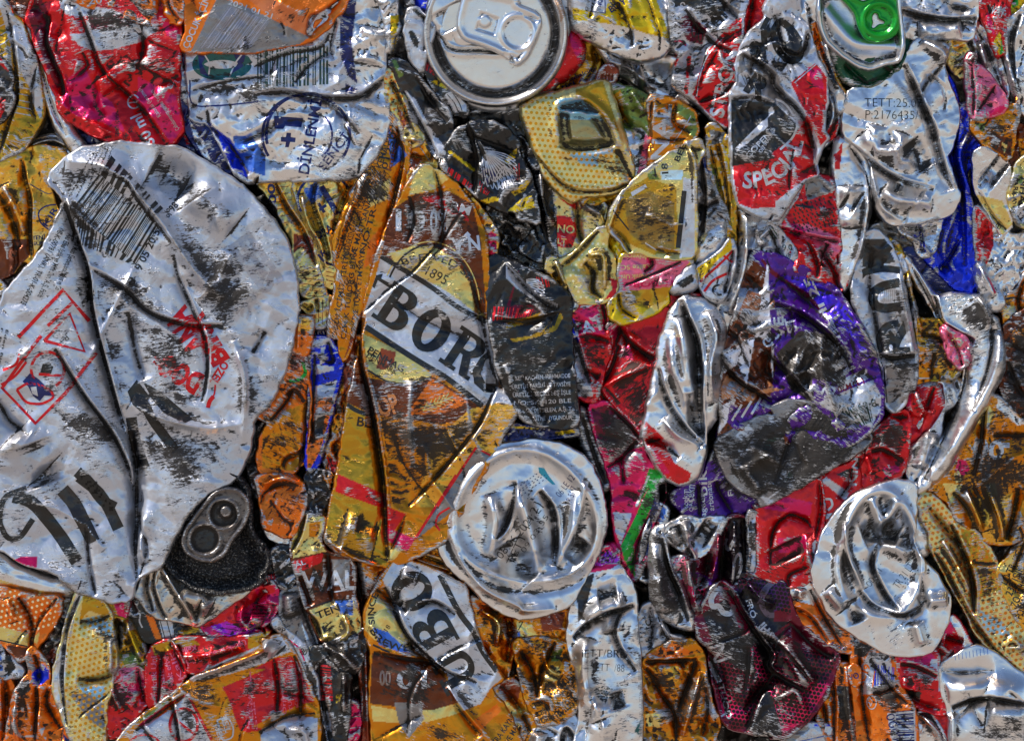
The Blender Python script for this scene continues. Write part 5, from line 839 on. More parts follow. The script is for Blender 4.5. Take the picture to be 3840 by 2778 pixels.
D("pink and green halftone can with scorched upper panel", -24, "B3 500,1020 560,990 622,1005 702,1080 790,1155 835,1260 875,1380 955,1420 965,1500 962,1641 C3 952,40 962,150 895,300 868,500 800,640 760,640 700,500 662,350 650,100 B3 645,1500 600,1350 540,1180", 'P', mat='dirty', seed=301,
  paint=[('L',"B3 875,1400 950,1420 962,1560 C3 955,60 860,260 780,430 790,640 720,520 700,440 780,280 880,60 B3 800,1641"),('N',"C3 915,100 962,60 962,150 895,300 870,500 830,500 850,330"),('W',"C3 655,230 770,240 700,430 665,340"),('M',"B3 520,1040 620,1010 800,1170 830,1260 700,1320 560,1250"),('W',"B3 865,1450 880,1440 800,1641 785,1641")],
  folds=[('s',18,30,"B3 640,1010 720,1090 800,1170 835,1250"),('v',18,26,"B3 610,1400 700,1350 760,1280 800,1230"),('v',14,16,"B3 700,1330 720,1500"),('v',16,20,"C3 760,640 800,450 880,250")], scuff=["B3 520,1040 640,1020 790,1170 820,1260 700,1300 600,1330 540,1180","C3 870,170 950,160 870,500 820,640 800,560"], wear=.05)
D("black bent tube like can edge between the silver lid and the pink can", -30, "B3 435,1020 480,1050 520,1150 570,1290 620,1400 640,1520 600,1560 560,1440 480,1280 440,1160", 'Z', mat='dirty', dome=20, edge=20, cr=10, folds=[('v',8,14,"B3 460,1080 540,1330 610,1500")], name="can_scrap")
# ---- right: purple, grey-green, BUK
D("purple biscuit can with brown and white swirl print and white lettering", 2, "F 1665,560 1722,568 1792,602 1852,642 1905,722 1938,792 1953,880 1948,925 1915,962 1860,1000 1750,980 1650,985 1590,975 1596,925 1588,860 1600,780 1625,705 1640,640", 'V', mat='foil', seed=606, sm=0,
  paint=[('B',"F 1640,560 1700,600 1680,700 1720,800 1700,900 1760,1000 1590,1000 1580,850"),(((150,150,160),.8),"B3 1420,300 1560,300 1600,560 1480,560 1400,440"),(((60,20,190),.7),"B4 130,220 300,230 420,300 560,440 620,560 700,760 640,700 540,560 440,500"),('M',"B4 0,100 130,220 330,340 430,500 300,360 60,200"),(((140,84,50),.3),"B3 1480,310 1641,370 B4 100,420 30,440 B3 1560,440 1450,420 1380,560 1420,450"),(((225,225,235),.3),"B3 1310,700 1400,660 1500,600 1560,600 1641,640 B4 90,900 A3 1600,1600 B3 1470,900 1420,760 1330,820"),(((225,225,235),.3),"B4 0,300 60,430 0,450 B3 1600,330"),(((190,120,70),.4),"B3 1310,900 1350,830 1500,940 1640,900 1600,860 B4 60,900 160,920 0,950 B3 1500,1000 1420,960 1320,980"),(((225,225,235),.3),"B3 1310,1020 1400,980 1380,1080 1320,1160 1295,1190"),('V',"B3 1370,1000 1440,1040 1641,950 B4 210,960 60,1060 B3 1400,1170 1350,1120"),('W',"B4 360,1000 700,860 755,960 745,1050 690,1150 600,1120 440,1050"),('W',"B4 480,870 660,790 680,850 490,930"),('Z',"B4 110,700 250,560 470,580 540,720 530,890 330,850 340,1000 200,920")],
  letters=[M_text("GUK","B4 95,650 55,490",62,'W',.03),M_text("VE","B4 165,610 150,470",62,'W',.03),M_text("ST","B4 240,560 210,470",60,'W',.03),M_text("milinarlı 25","B4 590,790 320,220",54,'W',.03),M_text("MOR","B4 570,800 530,650",40,'W',.02),M_text("L31M20","B4 640,850 480,905",36,'M',.01),M_text("8 6991120","B4 715,975 430,1060",50,'b',.0),M_stroke("B4 0,445 70,425 200,420",9,'W')],
  bars=[M_bars("B4 680,1000 500,1060 600,1160 700,1110",10,'b',8)], emblem=[M_stroke("B4 385,950 400,910 440,900 470,920 440,960 400,965",14,'W'),M_stroke("B4 400,905 420,940 460,945",12,'W')]+[M_stroke("B3 %d,%d %d,%d" % (1380+i*60, 1110-i*20, 1440+i*60, 1010-i*20),14,'W') for i in range(3)],
  folds=[('s',26,44,"B4 100,380 280,450 420,560 520,660 600,830"),('s',22,34,"B4 40,660 110,740 230,860 330,990"),('s',22,34,"B3 1310,720 1420,860 1560,940 1641,1000"),('v',20,20,"B4 120,220 260,330 420,500"),('v',18,20,"B3 1641,640 B4 40,800 160,920"),('r',22,20,"B4 500,330 640,560 730,720")],
  scuff=["B4 120,690 250,560 450,590 530,700 520,880 330,860 300,980 160,860","B3 1330,560 1450,460 1560,540 1500,640 1400,660","B3 1310,740 1420,800 1600,960 1560,1000 1400,900"], wear=.1)
D("white and green can blackened all over, with faint bar code, under the purple can", 16, "B3 1280,1240 1440,1130 1641,1060 B4 60,1040 200,985 330,1005 450,1045 560,1095 640,1165 690,1195 692,1240 580,1320 430,1400 300,1480 200,1540 60,1620 -50,1641 B3 1570,1641 1540,1580 1480,1560 1380,1490 1300,1350", 'H', mat='dirty', seed=707,
  paint=[('W',"B3 1400,1200 1480,1130 1520,1180 1440,1230"),('W',"B4 60,1080 130,1100 230,1200 160,1240 80,1180"),('W',"B3 1420,1280 1500,1280 1500,1330 1430,1330"),('W',"B3 1540,1560 1641,1600 1600,1630"),('W',"B4 130,1500 230,1460 200,1520")], bars=[M_bars("B4 330,1060 690,1200 480,1370 280,1160",18,'b',21,.6)],
  emblem=[M_ring("B4",130,1310,90,100,36,'b',160,300),M_ring("B3",1640,1300,110,110,30,'Z',90,270),M_stroke("B4 180,1400 200,1440 160,1500",30,'b'),M_stroke("B4 40,1600 150,1520 210,1450",10,'W')], folds=[('v',24,20,"B4 300,1010 200,1200 100,1500"),('r',24,14,"B3 1400,1420 1641,1300"),('v',14,10,"B4 240,1150 440,1230 690,1220")], scuff=["B3 1290,1240 1641,1070 B4 330,1010 680,1200 600,1320 200,1530 0,1600 B3 1380,1480"], wear=.16, cr=20, lam=240)
D("purple can foot with white ingredient text under the leaf shaped silver can", -30, "B3 1018,1560 1110,1505 1210,1455 1255,1330 1290,1260 1370,1460 1490,1560 1560,1641 C3 1530,180 1450,235 1380,240 1300,265 1190,285 1100,240 1050,205 1008,140", 'V', mat='dirty', letters=[M_lines("B3 1080,1641 1110,1500 1240,1400 1250,1560",["çekme","bik"],51,'W',.6),M_text("arbonate","C3 1275,220 B3 1255,1480",34,'W',.01),M_text("ageen","C3 1225,260 1215,110",34,'W',.01),M_text("kçekm","C3 1115,215 B3 1110,1530",32,'W',.01),M_text("Fibe","C3 1395,130 1385,20",36,'W',.02),M_text("QAR","C3 1145,225 1140,150",24,'W')], folds=[('v',16,24,"B3 1290,1480 C3 1300,100 1390,240"),('r',12,18,"B3 1340,1480 C3 1360,60"),('v',14,20,"B3 1180,1500 C3 1180,100 1190,270")], scuff=["B3 1270,1300 1440,1520 1500,1641 C3 1430,180 1330,100"], cr=20, wear=.05)
D("black and white can with the giant sideways letters BUR", 6, "B4 640,-20 720,-60 800,10 850,120 882,250 932,500 972,700 962,900 915,930 905,1000 842,1062 785,1015 778,850 742,700 655,560 600,410 578,330 605,150", 'W', seed=808, paint=[('Z',"B4 640,0 780,0 840,140 640,170"),('K',"B4 640,180 700,150 860,170 865,200 680,200 640,240"),('H',"B4 780,740 960,700 960,900 840,1060 785,1000"),('H',"B4 700,440 900,460 930,560 720,620")],
  letters=[M_stroke("B4 866,263 760,285 710,320 700,370 720,410 780,425 890,405",56,'K'),M_text("R","B4 930,720 880,500",150,'K',.04),M_stroke("B4 860,510 780,530 740,600 760,700 860,720 930,690",44,'K'),M_stroke("B4 800,560 840,610 830,680",20,'K'),M_stroke("B4 770,780 790,1000",8,'K'),M_stroke("B4 655,40 740,110 810,40",44,'K'),M_stroke("B4 640,205 760,175 868,190",40,'K'),M_stroke("B4 740,100 750,180",40,'K')]+[M_stroke("B4 %d,310 %d,380" % (750+i*12, 752+i*12),2,'g') for i in range(10)],
  folds=[('s',18,28,"B4 720,700 840,720 960,700"),('v',18,20,"B4 700,80 680,300 740,600 770,900"),('r',16,18,"B4 860,200 900,450 950,700")], scuff=["B4 640,0 780,0 850,160 640,180","B4 780,740 950,710 950,900 850,1040 790,980"], wear=-.12, lam=140)
D("olive striped strip and gold can panel right of the BUR can", -8, "B4 785,-20 850,20 905,120 935,330 985,500 1090,490 1130,520 1165,650 1242,760 1234,832 1150,850 1062,872 968,893 972,700 932,480 875,250", 'J', mat='dirty', paint=[('W',"B4 840,100 880,90 930,180 880,220"),('W',"B4 930,380 980,370 990,430 960,480 930,460"),('A',"B4 970,650 1080,680 1060,870 968,893"),('G',"B4 1100,560 1180,680 1240,760 1150,850 1080,760"),('K',"B4 900,230 930,330 980,480 950,500 900,340")], letters=[M_text("8","B4 975,540 960,420",60,'W',.03),M_stroke("B4 970,850 1060,850",8,'W')], folds=[('s',10,24,"B4 830,60 880,200 930,420 970,620 965,880"),('r',10,16,"B4 900,120 950,400 1000,560"),('v',12,20,"B4 1000,580 1100,600 1160,640"),('v',12,16,"B4 1080,690 1060,860")], scuff=["B4 1000,500 1110,500 1150,600 1010,590","B4 1090,650 1200,720 1210,820 1100,840"], cr=26, lam=70)
D("bent silver can wall with long curved tail sweeping down the right side", 6, "B4 895,90 930,130 1005,250 1100,352 1200,338 1300,345 1362,342 1425,470 1462,480 1482,560 1502,650 1502,780 1472,872 1402,1000 1352,1082 1252,1252 1150,1425 1032,1532 975,1565 972,1520 1100,1302 1222,1080 1262,900 1282,700 1262,622 1180,560 1120,500 1080,420 1000,310 930,190", 'S', mat='foil', seed=909, cr=16, dome=20, edge=20,
  folds=[('s',22,44,"B4 1090,340 1110,440 1130,510 1230,570 1330,615"),('s',16,26,"B4 940,150 1040,330 1110,470"),('b',40,40,"B4 1470,560 1460,760 1380,950 1200,1260 1060,1480"),('v',20,34,"B4 1420,480 1440,640 1400,830 1300,1050"),('r',14,24,"B4 1340,350 1400,440 1430,560"),('v',16,24,"B4 1280,700 1270,900 1150,1200 1000,1500")], scuff=["B4 1110,390 1250,360 1390,430 1400,590 1260,570 1140,480","B4 1270,640 1360,640 1290,960 1200,1130 1260,900","B4 980,240 1080,400 1060,430 960,280"], wear=-.05)
D("dark blue can side in the shadow beneath the bright blue foil", -70, "A4 880,1430 1000,1480 1140,1400 B4 1110,190 1210,290 1340,335 1200,350 1100,360 1000,260 920,130 880,20", 'N', mat='foil', cr=24, tilt=(0,-.1), letters=[M_text("EFLTI","A4 880,1500 990,1480",50,'g',.03)])
D("silver foil corner with a blue chequered label hanging below the stamped silver base", -12, "A4 840,1375 1000,1370 1140,1340 1120,1400 1100,1500 1060,1580 1010,1590 960,1500 900,1440 850,1400", 'S', mat='clean', paint=[('U',"A4 950,1450 1010,1420 1000,1450 960,1470")], letters=[M_bars("A4 990,1495 1025,1488 1032,1560 1010,1555",4,'U',3,1.0)], folds=[('v',14,20,"A4 860,1390 960,1420 1100,1400"),('v',14,20,"A4 1000,1400 1010,1560"),('r',8,14,"A4 900,1440 990,1490 1060,1570")], cr=30, lam=60, name="can_scrap")
D("grey sooty can side behind the BUR can with a dark leaf mark", -40, "A4 690,1400 780,1370 850,1400 960,1500 880,1520 B4 800,20 760,-20 620,60 A4 640,1600", 'g', paint=[('K',"A4 660,1520 720,1560 800,1560 740,1600")], wear=.15)
D("bare silver can body standing below SPECIAL with a thin red streak", -8, "A4 485,850 545,860 640,965 690,1080 692,1250 662,1400 625,1641 B4 600,120 562,262 530,322 500,260 505,60 500,-20 A4 490,1400 470,1200 455,1000", 'S', mat='foil', seed=1010, cr=16, paint=[('R',"A4 465,950 520,880 500,1050 470,1050"),('W',"A4 440,860 490,850 500,930 460,960")], folds=[('v',16,24,"A4 560,900 660,1040 690,1250"),('b',40,24,"A4 560,1150 560,1400"),('u',40,20,"A4 520,1230 600,1280"),('r',12,20,"A4 640,1000 680,1200 640,1500 B4 560,250")], dome=24, edge=24, wear=-.1)
D("red foil can with black chequer print under the SPECIAL can", -2, "A4 125,1375 190,1250 285,1130 362,1082 440,1100 462,1150 492,1400 505,1641 B4 505,60 555,265 490,325 420,262 340,240 240,200 200,150 A4 200,1500", 'R', mat='foil', seed=1111,
  paint=[('H',"A4 280,1120 360,1082 450,1130 470,1180 300,1240"),('F',"A4 140,1380 300,1380 500,1470 500,1520 260,1470"),('F',"A4 330,1480 500,1490 B4 505,80 400,140 A4 380,1560"),('P',"A4 150,1400 220,1380 300,1420 240,1470"),('W',"A4 180,1240 280,1130 240,1230 160,1340")],
  letters=[M_bars("A4 225,1260 %d,1290 %d,1310 230,1275" % (470,470),1,'K',1)]+[M_stroke("A4 %d,%d %d,%d" % (215+8*(j % 2)+i*26, 1270+j*24-i*7, 225+8*(j % 2)+i*26, 1284+j*24-i*7),9,'K',0,False,0) for j in range(8) for i in range(10) if not (j < 3 and i > 7)],
  folds=[('s',20,34,"A4 130,1400 260,1440 400,1470 500,1480"),('s',18,30,"A4 300,1470 350,1560 380,1641 B4 380,140 370,240"),('v',18,30,"B4 380,60 470,190 500,320"),('v',14,22,"B4 430,20 390,120")], scuff=["A4 330,1290 470,1250 490,1450 340,1380","B4 390,60 500,20 500,140 400,130"], cr=24, lam=90)
D("white scuffed can with green print wedged over the purple can", 0, "A4 -20,1480 70,1365 142,1422 215,1520 262,1641 B4 245,175 218,200 100,140 0,92 -40,60", 'W', seed=1212, paint=[('R',"B4 30,90 120,130 218,190 240,200 210,215 100,150 0,100")], letters=[M_stroke("A4 %d,%d %d,%d" % (55+i*14, 1415-i*6, 100+i*14, 1480-i*6),6,'D') for i in range(3)]+[M_text("9,0","A4 150,1545 210,1540",36,'b'),M_text("8","A4 145,1610 165,1590",30,'b')], folds=[('v',12,16,"A4 60,1380 130,1560 150,1641"),('r',10,16,"A4 0,1480 80,1400")], scuff=["A4 20,1480 100,1400 160,1500 140,1600 40,1560"], wear=.05)
D("grey crumpled flap hanging under the foot of the SPECIAL can", 2, "A3 1555,1368 1641,1340 A4 60,1350 180,1250 185,1300 130,1380 60,1372 0,1470 A3 1600,1480 1550,1520 1540,1440", 'w', scuff=["A3 1560,1380 1641,1360 1641,1460 1570,1480"], cr=26, lam=60, wear=.1, name="can_scrap")
D("pink foil scrap on the fold of the bent silver wall", 16, "B4 1118,525 1182,555 1282,602 1288,700 1280,755 1242,792 1205,750 1170,722 1150,640", 'F', mat='clean', letters=[M_stroke("B4 1180,620 1240,600 1240,660 1200,650",8,'E'),M_stroke("B4 1200,600 1220,700",6,'E')], cr=30, lam=40, folds=[('v',8,18,"B4 1150,560 1230,680 1250,780")], name="can_scrap")
D("bare silver can flank with dark stamp below the gold can panel", -35, "B4 1000,870 1105,875 1235,835 1245,900 1210,1000 1130,1060 1122,1200 1052,1400 962,1520 900,1400 915,1270 1000,1100", 'S', mat='bare', folds=[('s',16,30,"B4 1120,880 1145,1010 1050,1160 930,1270"),('b',30,26,"B4 1060,1180 1000,1400")], dome=20, scuff=["B4 1150,900 1220,900 1160,1000"])
D("smooth red can panel bulging beneath the gold can panel", -14, "B4 895,930 960,895 1105,880 1148,1010 1092,1090 1042,1162 985,1215 922,1270 915,1150 935,1080", 'R', mat='clean', paint=[('P',"B4 880,940 935,930 930,1100 880,1050")], folds=[('r',16,20,"B4 960,920 1000,1050 1080,1060"),('v',18,20,"B4 1080,900 1040,1020 980,1180")], dome=24, edge=24, cr=26, wear=-.15)
D("red can with scorched top panel beneath the BUR can", -6, "B4 685,1185 760,1130 840,1070 905,1045 935,1100 922,1260 892,1440 820,1480 732,1512 652,1525 640,1400 672,1290", 'R', mat='dirty', seed=1313, folds=[('s',20,26,"B4 690,1290 760,1270 900,1350"),('v',16,18,"B4 780,1060 840,1090 920,1090"),('r',16,18,"B4 660,1320 700,1430")], paint=[('P',"B4 760,1400 860,1380 870,1420 780,1460")], scuff=["B4 700,1180 900,1080 920,1250 880,1400 800,1340 700,1280"], wear=.02)
D("red can with white script and lettering NIN in a narrow gap", -25, "B4 370,1465 470,1400 560,1380 640,1300 680,1290 645,1410 650,1530 C4 590,110 520,185 470,240 430,310 395,330 400,200 375,60", 'R', paint=[('W',"C4 380,40 420,15 560,110 540,160 440,80"),('K',"B4 480,1440 570,1400 560,1470")], letters=[M_text("NIN","B4 605,1510 620,1340",40,'W',.03),M_stroke("C4 410,150 450,150 460,190 430,220",14,'W'),M_stroke("C4 405,260 460,250",30,'W'),M_stroke("C4 560,20 580,60 520,130",14,'W')], folds=[('v',12,22,"B4 580,1400 570,1500 C4 500,150")], cr=20)
D("large smooth red can with a dented oval scorch mark below the blackened can", -10, "C4 -40,205 60,180 190,110 300,50 375,22 398,150 405,300 372,390 345,420 348,540 312,665 190,692 80,655 0,620 -90,610 C3 1545,600 1545,220", 'R', mat='foil', seed=1414, cr=18, dome=24, paint=[('P',"C4 0,200 150,130 330,170 320,250 120,220"),('P',"C4 120,390 290,370 290,470 130,480"),('W',"C4 330,420 350,400 345,520 330,520")], folds=[('v',14,26,"C4 75,560 80,380 120,290 200,240 300,280 330,330"),('v',14,20,"C4 375,30 390,200 350,400"),('r',18,24,"C4 290,360 300,500 320,600"),('v',16,18,"C4 190,690 180,610 320,560"),('u',60,24,"C4 150,420 200,520")], scuff=["C4 85,450 180,460 250,520 220,600 60,610 30,560"], wear=-.1)
D("black and grey strip between the magenta can and the smooth red can", -20, "C3 1475,235 1542,215 1552,400 1548,602 1500,645 1478,570 1495,420", 'Z', paint=[('W',"C3 1485,240 1540,225 1542,290 1490,300"),('W',"C3 1500,460 1530,470 1520,600 1495,600")], cr=18, lam=50, wear=.1, name="can_scrap")
# ---- right edge
D("bent silver tube of can wall with red flecks at the right edge", 4, "B4 1338,150 1370,130 1402,200 1442,260 1505,365 1508,400 1480,432 1422,432 1380,345 1340,245", 'S', mat='foil', dome=26, edge=30, cr=14, letters=[M_stroke("B4 1380,200 1420,260 1450,330",14,'P')], folds=[('b',16,14,"B4 1360,170 1440,350")], scuff=["B4 1400,280 1480,360 1480,430 1430,420"], name="can_scrap")
D("gold can with white flash at the right edge above the sooty amber can", -20, "B4 1700,170 1641,195 1600,300 1520,360 1500,450 1520,560 1700,540", 'A', paint=[('W',"B4 1560,240 1641,200 1600,300"),('C',"B4 1500,420 1600,400 1600,500 1510,480")], letters=[M_stroke("B4 1500,370 1580,350 1700,410",12,'K'),M_text("TÜRK","B4 1510,450 1560,380",24,'K')], folds=[('v',14,22,"B4 1641,230 1590,380 1641,500")], cr=26)
D("amber can side almost hidden by soot, at the right edge", -2, "B4 1515,520 1580,460 1700,420 1700,1170 1641,1135 1565,1085 1502,945 1482,870 1512,760 1508,600", 'B', mat='dirty', seed=1515, paint=[('A',"B4 1560,560 1641,540 1641,640 1560,640"),('H',"B4 1530,740 1641,760 1641,900 1540,880")], letters=[M_text("ZYNN","B4 1580,600 1641,480",30,'K')], folds=[('s',18,24,"B4 1540,740 1600,900 1641,960"),('v',16,16,"B4 1560,640 1700,740")], scuff=["B4 1520,600 1700,560 1700,1120 1580,1060 1510,880"], wear=.15)
D("amber and gold can with a white 0 and crumpled gold lower folds", -4, "B4 1425,945 1475,965 1550,1040 1641,1125 1700,1140 1700,1700 C4 1700,400 1600,400 1500,432 1380,402 1310,330 1210,275 1180,180 1110,120 1060,90 B4 1030,1560 1160,1432 1225,1345 1280,1180 1335,1090", 'A', mat='dirty', seed=1616, cr=30, lam=120, ang=0, spread=.7,
  paint=[('S',"B4 1470,970 1560,1050 1641,1130 1590,1140 1460,1030"),('P',"B4 1225,1345 1270,1350 1300,1410 1240,1465 1205,1410"),('C',"B4 1330,1110 1400,1000 1450,1060 1400,1160"),('C',"C4 1130,50 1250,60 1220,140 1180,180"),('C',"C4 1390,60 1450,50 1470,130 1400,130"),('G',"C4 1200,130 1400,130 1480,140 1600,100 1600,380 1500,430 1380,400")],
  letters=[M_text("00","B4 1310,1330 1500,1350",115,'W',.03),M_stroke("B4 1280,1350 1370,1330",12,'W'),M_stroke("B4 1495,1260 1540,1260",30,'W'),M_text("B","C4 1250,40 1230,-30",40,'E',.03)],
  folds=[('s',18,26,"B4 1400,1000 1380,1250 1330,1450"),('s',18,30,"C4 1200,100 1300,200 1380,400"),('r',16,34,"C4 1270,90 1340,260 1370,350"),('r',14,30,"C4 1400,60 1480,280 1500,400"),('v',16,30,"C4 1600,80 1560,300 1520,400"),('v',16,20,"B4 1440,1200 1641,1200")], scuff=["B4 1220,1450 1350,1300 1600,1300 1641,1500 1400,1641 1250,1560","B4 1400,1160 1641,1160 1641,1280 1420,1260"], wear=.05)
D("cream can with orange dots folded in two along the right edge", -8, "C4 975,150 1010,118 1060,110 1180,235 1250,325 1340,345 1425,460 1485,600 1505,700 1560,820 1700,1000 1700,1290 1560,1200 1480,1132 1330,962 1300,872 1222,742 1140,592 1062,452 1050,352 1000,262", 'E', mat='odots', seed=1717, paint=[('J',"C4 1240,330 1340,345 1460,560 1500,700 1330,760 1290,560"),(((150,180,190),.6),"C4 1340,820 1500,900 1560,1000 1400,960")],
  folds=[('s',18,50,"C4 1190,300 1260,450 1330,640 1335,860"),('s',14,34,"C4 1080,470 1140,540 1230,720 1310,870 1480,1100 1641,1230"),('r',12,24,"C4 1130,400 1220,560 1300,720"),('v',14,24,"C4 1050,200 1150,330 1250,440"),('r',14,16,"C4 1500,1050 1560,1000 1620,1060 1510,1060")], scuff=["C4 1320,480 1420,500 1480,660 1380,650 1330,600","C4 1060,460 1130,500 1240,710 1200,720 1080,540"], wear=-.1, cr=22)
D("gold can covered in black lettering at the far right edge", 4, "C4 1460,600 1520,520 1590,440 1641,385 1700,370 1700,1000 1641,960 1570,860 1510,720", 'G', paint=[('C',"C4 1470,590 1560,480 1580,560 1500,600")], letters=[M_lines("C4 1500,620 1600,440 1700,640 1620,900",["LO-TR. KC","238 IŞIK 3","ZO TİRKİYE","FORM YOGIS"],61,'K',.6)], folds=[('s',14,20,"C4 1480,600 1600,690 1641,720"),('v',12,16,"C4 1640,400 1560,600")], scuff=["C4 1470,600 1641,650 1641,720 1540,690"], cr=22, mat='dirty')
# ---- the two silver ends on the right and centre
CX1, CY1 = P("C3 0,0")[0]+np.array([-40, 0])
def dome_end(X, Y, h, zone, d):
    p = P("F 1165,1145")[0]; dx, dy = X-p[0], Y-p[1]; a = np.arctan2(dy, dx); R = np.hypot(dx, dy)
    r0 = 262*(1+.05*np.sin(2*a+1)+.04*np.sin(3*a)); t = R-r0
    h = h*.95+16*np.exp(-((t+6)/15)**2)-22*sstep(-10, -60, t)+0
    h = h-12*np.exp(-((t-36)/15)**2)*sstep(.0, .5, np.sin(a)+.3)
    zone = zone*.1+.9*np.exp(-((t-14-10*np.sin(5*a))/17)**2)*sstep(-.9, .1, np.sin(a-.3)+.25*np.sin(a*4))
    return h, zone
D("round silver can bottom crushed into folds, dotted date stamp on it, bottom centre", 24, "F 1062,1008 1110,985 1180,974 1250,984 1302,1020 1330,1080 1342,1150 1328,1215 1300,1270 1282,1300 1265,1335 1200,1360 1140,1366 1080,1332 1028,1282 985,1242 970,1195 990,1150 1005,1120 1030,1062", 'S', body="base_panel", group="can lids and bottoms facing out", cat="can bottom", mat='bare', seed=1818, cr=26, lam=260, dome=12, extra=dome_end, skirt=110,
  letters=[M_text("08.06.2021 L1","C3 -30,520 B3 230,1641",52,'K',-.014),M_text("TETT 14:21","C3 40,560 210,180",50,'K',-.014),M_text("09 03 55","C3 110,480 260,260",34,'K',-.014),M_text("06 LE 12","C3 330,140 420,20",44,'N',-.01),M_text("TR 51 7","C3 390,190 430,80",40,'N',-.01),M_text(":::::::::","C3 60,110 220,0",44,'N',-.01),M_text("::::::::","C3 90,130 250,20",44,'N',-.01),M_poly("B3 195,1395 230,1400 260,1450 300,1500 280,1500 200,1430",((30,150,170),.2))],
  folds=[('b',34,50,"C3 60,60 110,230 160,420 190,600"),('s',24,50,"C3 210,90 300,200 320,400 300,560"),('s',20,36,"C3 60,40 50,200 0,330 -60,400"),('b',30,30,"C3 -100,120 -60,300 -100,500"),('u',50,36,"C3 -10,420 80,560 160,640"),('b',22,26,"C3 430,100 400,330 320,560"),('r',14,20,"C3 480,40 460,200 380,440"),('u',26,26,"C3 480,400 380,520"),('r',18,26,"C2 1200,330 1290,560 1450,720 1641,800 C3 100,830 300,820")],
  scuff=["C3 220,110 300,110 400,200 400,330 330,560 300,540 320,330 280,200","C2 1590,120 1620,60 1641,100 1600,300 1450,430 1420,420 1540,280","C2 1240,560 1320,540 1330,580 1250,610","B3 330,1230 440,1220 520,1310 500,1330 400,1270","B3 560,1430 620,1480 640,1560 590,1560"], wear=-.1)
D("gold rim of a can end peeping out above the lower BORG can", -50, "C2 935,500 1000,455 1062,428 1142,405 1200,540 1240,615 1100,578 1000,545", 'G', mat='bare', paint=[('R',"C2 1070,430 1120,390 1140,430")], cr=4, folds=[('r',7,14,"C2 960,500 1060,540 1220,590"),('v',7,12,"C2 980,480 1080,515 1200,560"),('v',6,10,"C2 1020,450 1100,480 1180,500")], name="can_scrap", cat="can rim")
def dome_end2(X, Y, h, zone, d):
    p = P("C4 745,500")[0]; dx, dy = X-p[0], Y-p[1]; a = np.arctan2(dy/1.35, dx); R = np.hypot(dx, dy/1.5)
    t = R-160*(1+.05*np.sin(3*a))
    h = h*1.0+20*np.exp(-((t+4)/15)**2)-24*sstep(-6, -44, t)
    zone = zone*.1+1.0*np.exp(-((t-18)/15)**2)*sstep(.2, .75, np.cos(a-3.25))
    return h, zone
D("round silver can bottom dented into lobes, right of the smooth red can", 22, "C4 962,60 960,240 945,400 985,510 1082,602 1130,680 1172,755 1162,880 1102,1020 1052,1082 942,1106 820,1100 700,1042 600,985 490,905 430,842 388,752 330,642 328,560 370,450 390,370 460,260 540,170 600,125 680,85 740,65 880,35", 'S', body="base_panel", group="can lids and bottoms facing out", cat="can bottom", mat='bare', seed=1919, cr=26, lam=260, dome=14, extra=dome_end2, skirt=100, uvrot=.3,
  letters=[M_text("08 J.","C4 795,520 860,500",38,'K',-.014),M_text("OD 1:11","C4 690,690 760,590",42,'K',-.014),M_text("02 06","C4 880,490 930,540",34,'K',-.014),M_text("TR 21 LT","C4 860,700 960,560",50,'K',-.014),M_text("::::::","C4 900,700 980,580",34,'K',-.014)],
  folds=[('b',22,34,"C4 690,140 730,250 760,380"),('b',22,26,"C4 850,150 800,260 700,330"),('s',18,44,"C4 740,430 700,560 780,720 860,830"),('u',44,40,"C4 640,380 760,330 860,380"),('b',24,30,"C4 740,420 840,440 930,500"),('s',18,34,"C4 620,700 700,800 870,860 990,810"),('b',22,30,"C4 1030,770 1160,760"),('v',18,26,"C4 1000,600 1010,800 930,870"),('b',26,26,"C4 960,900 1000,1040"),('u',30,26,"C4 560,760 620,900"),('b',26,24,"C4 420,700 520,820"),('r',14,30,"C4 520,280 540,480 640,700"),('v',16,20,"C4 640,360 760,400 930,370")],
  scuff=["C4 500,180 545,200 520,400 550,600 570,680 500,640 450,500 460,330","C4 690,820 780,860 920,880 910,1060 820,1090 700,1000 760,920 700,880","C4 620,490 680,490 730,560 700,620 640,580","C4 740,70 960,50 950,150 870,110","C4 960,300 990,400 960,500 945,420"], wear=-.1)
D("silver curl of can wall beside the lobed silver bottom", -20, "C4 955,225 1000,290 1040,360 1048,470 1030,500 980,505 945,420", 'S', mat='bare', dome=26, edge=30, cr=12, name="can_scrap")
D("silver and orange can bent under the lobed silver bottom", -12, "C4 185,712 240,675 310,658 362,740 380,800 440,860 500,912 572,980 590,1060 570,1090 520,1082 445,1045 405,1045 345,965 262,885 205,820", 'O', mat='foil', paint=[('S',"C4 185,712 310,658 370,750 340,800 230,770 190,775")], letters=[M_text("fnpis","C4 440,1050 540,1080",30,'N',.01)], folds=[('s',14,24,"C4 200,800 330,860 440,1030"),('v',14,20,"C4 320,700 380,830 520,1060"),('b',18,20,"C4 260,700 250,760")], scuff=["C4 340,780 420,860 560,1000 560,1070 460,1000 380,900"], cr=22, wear=.05)
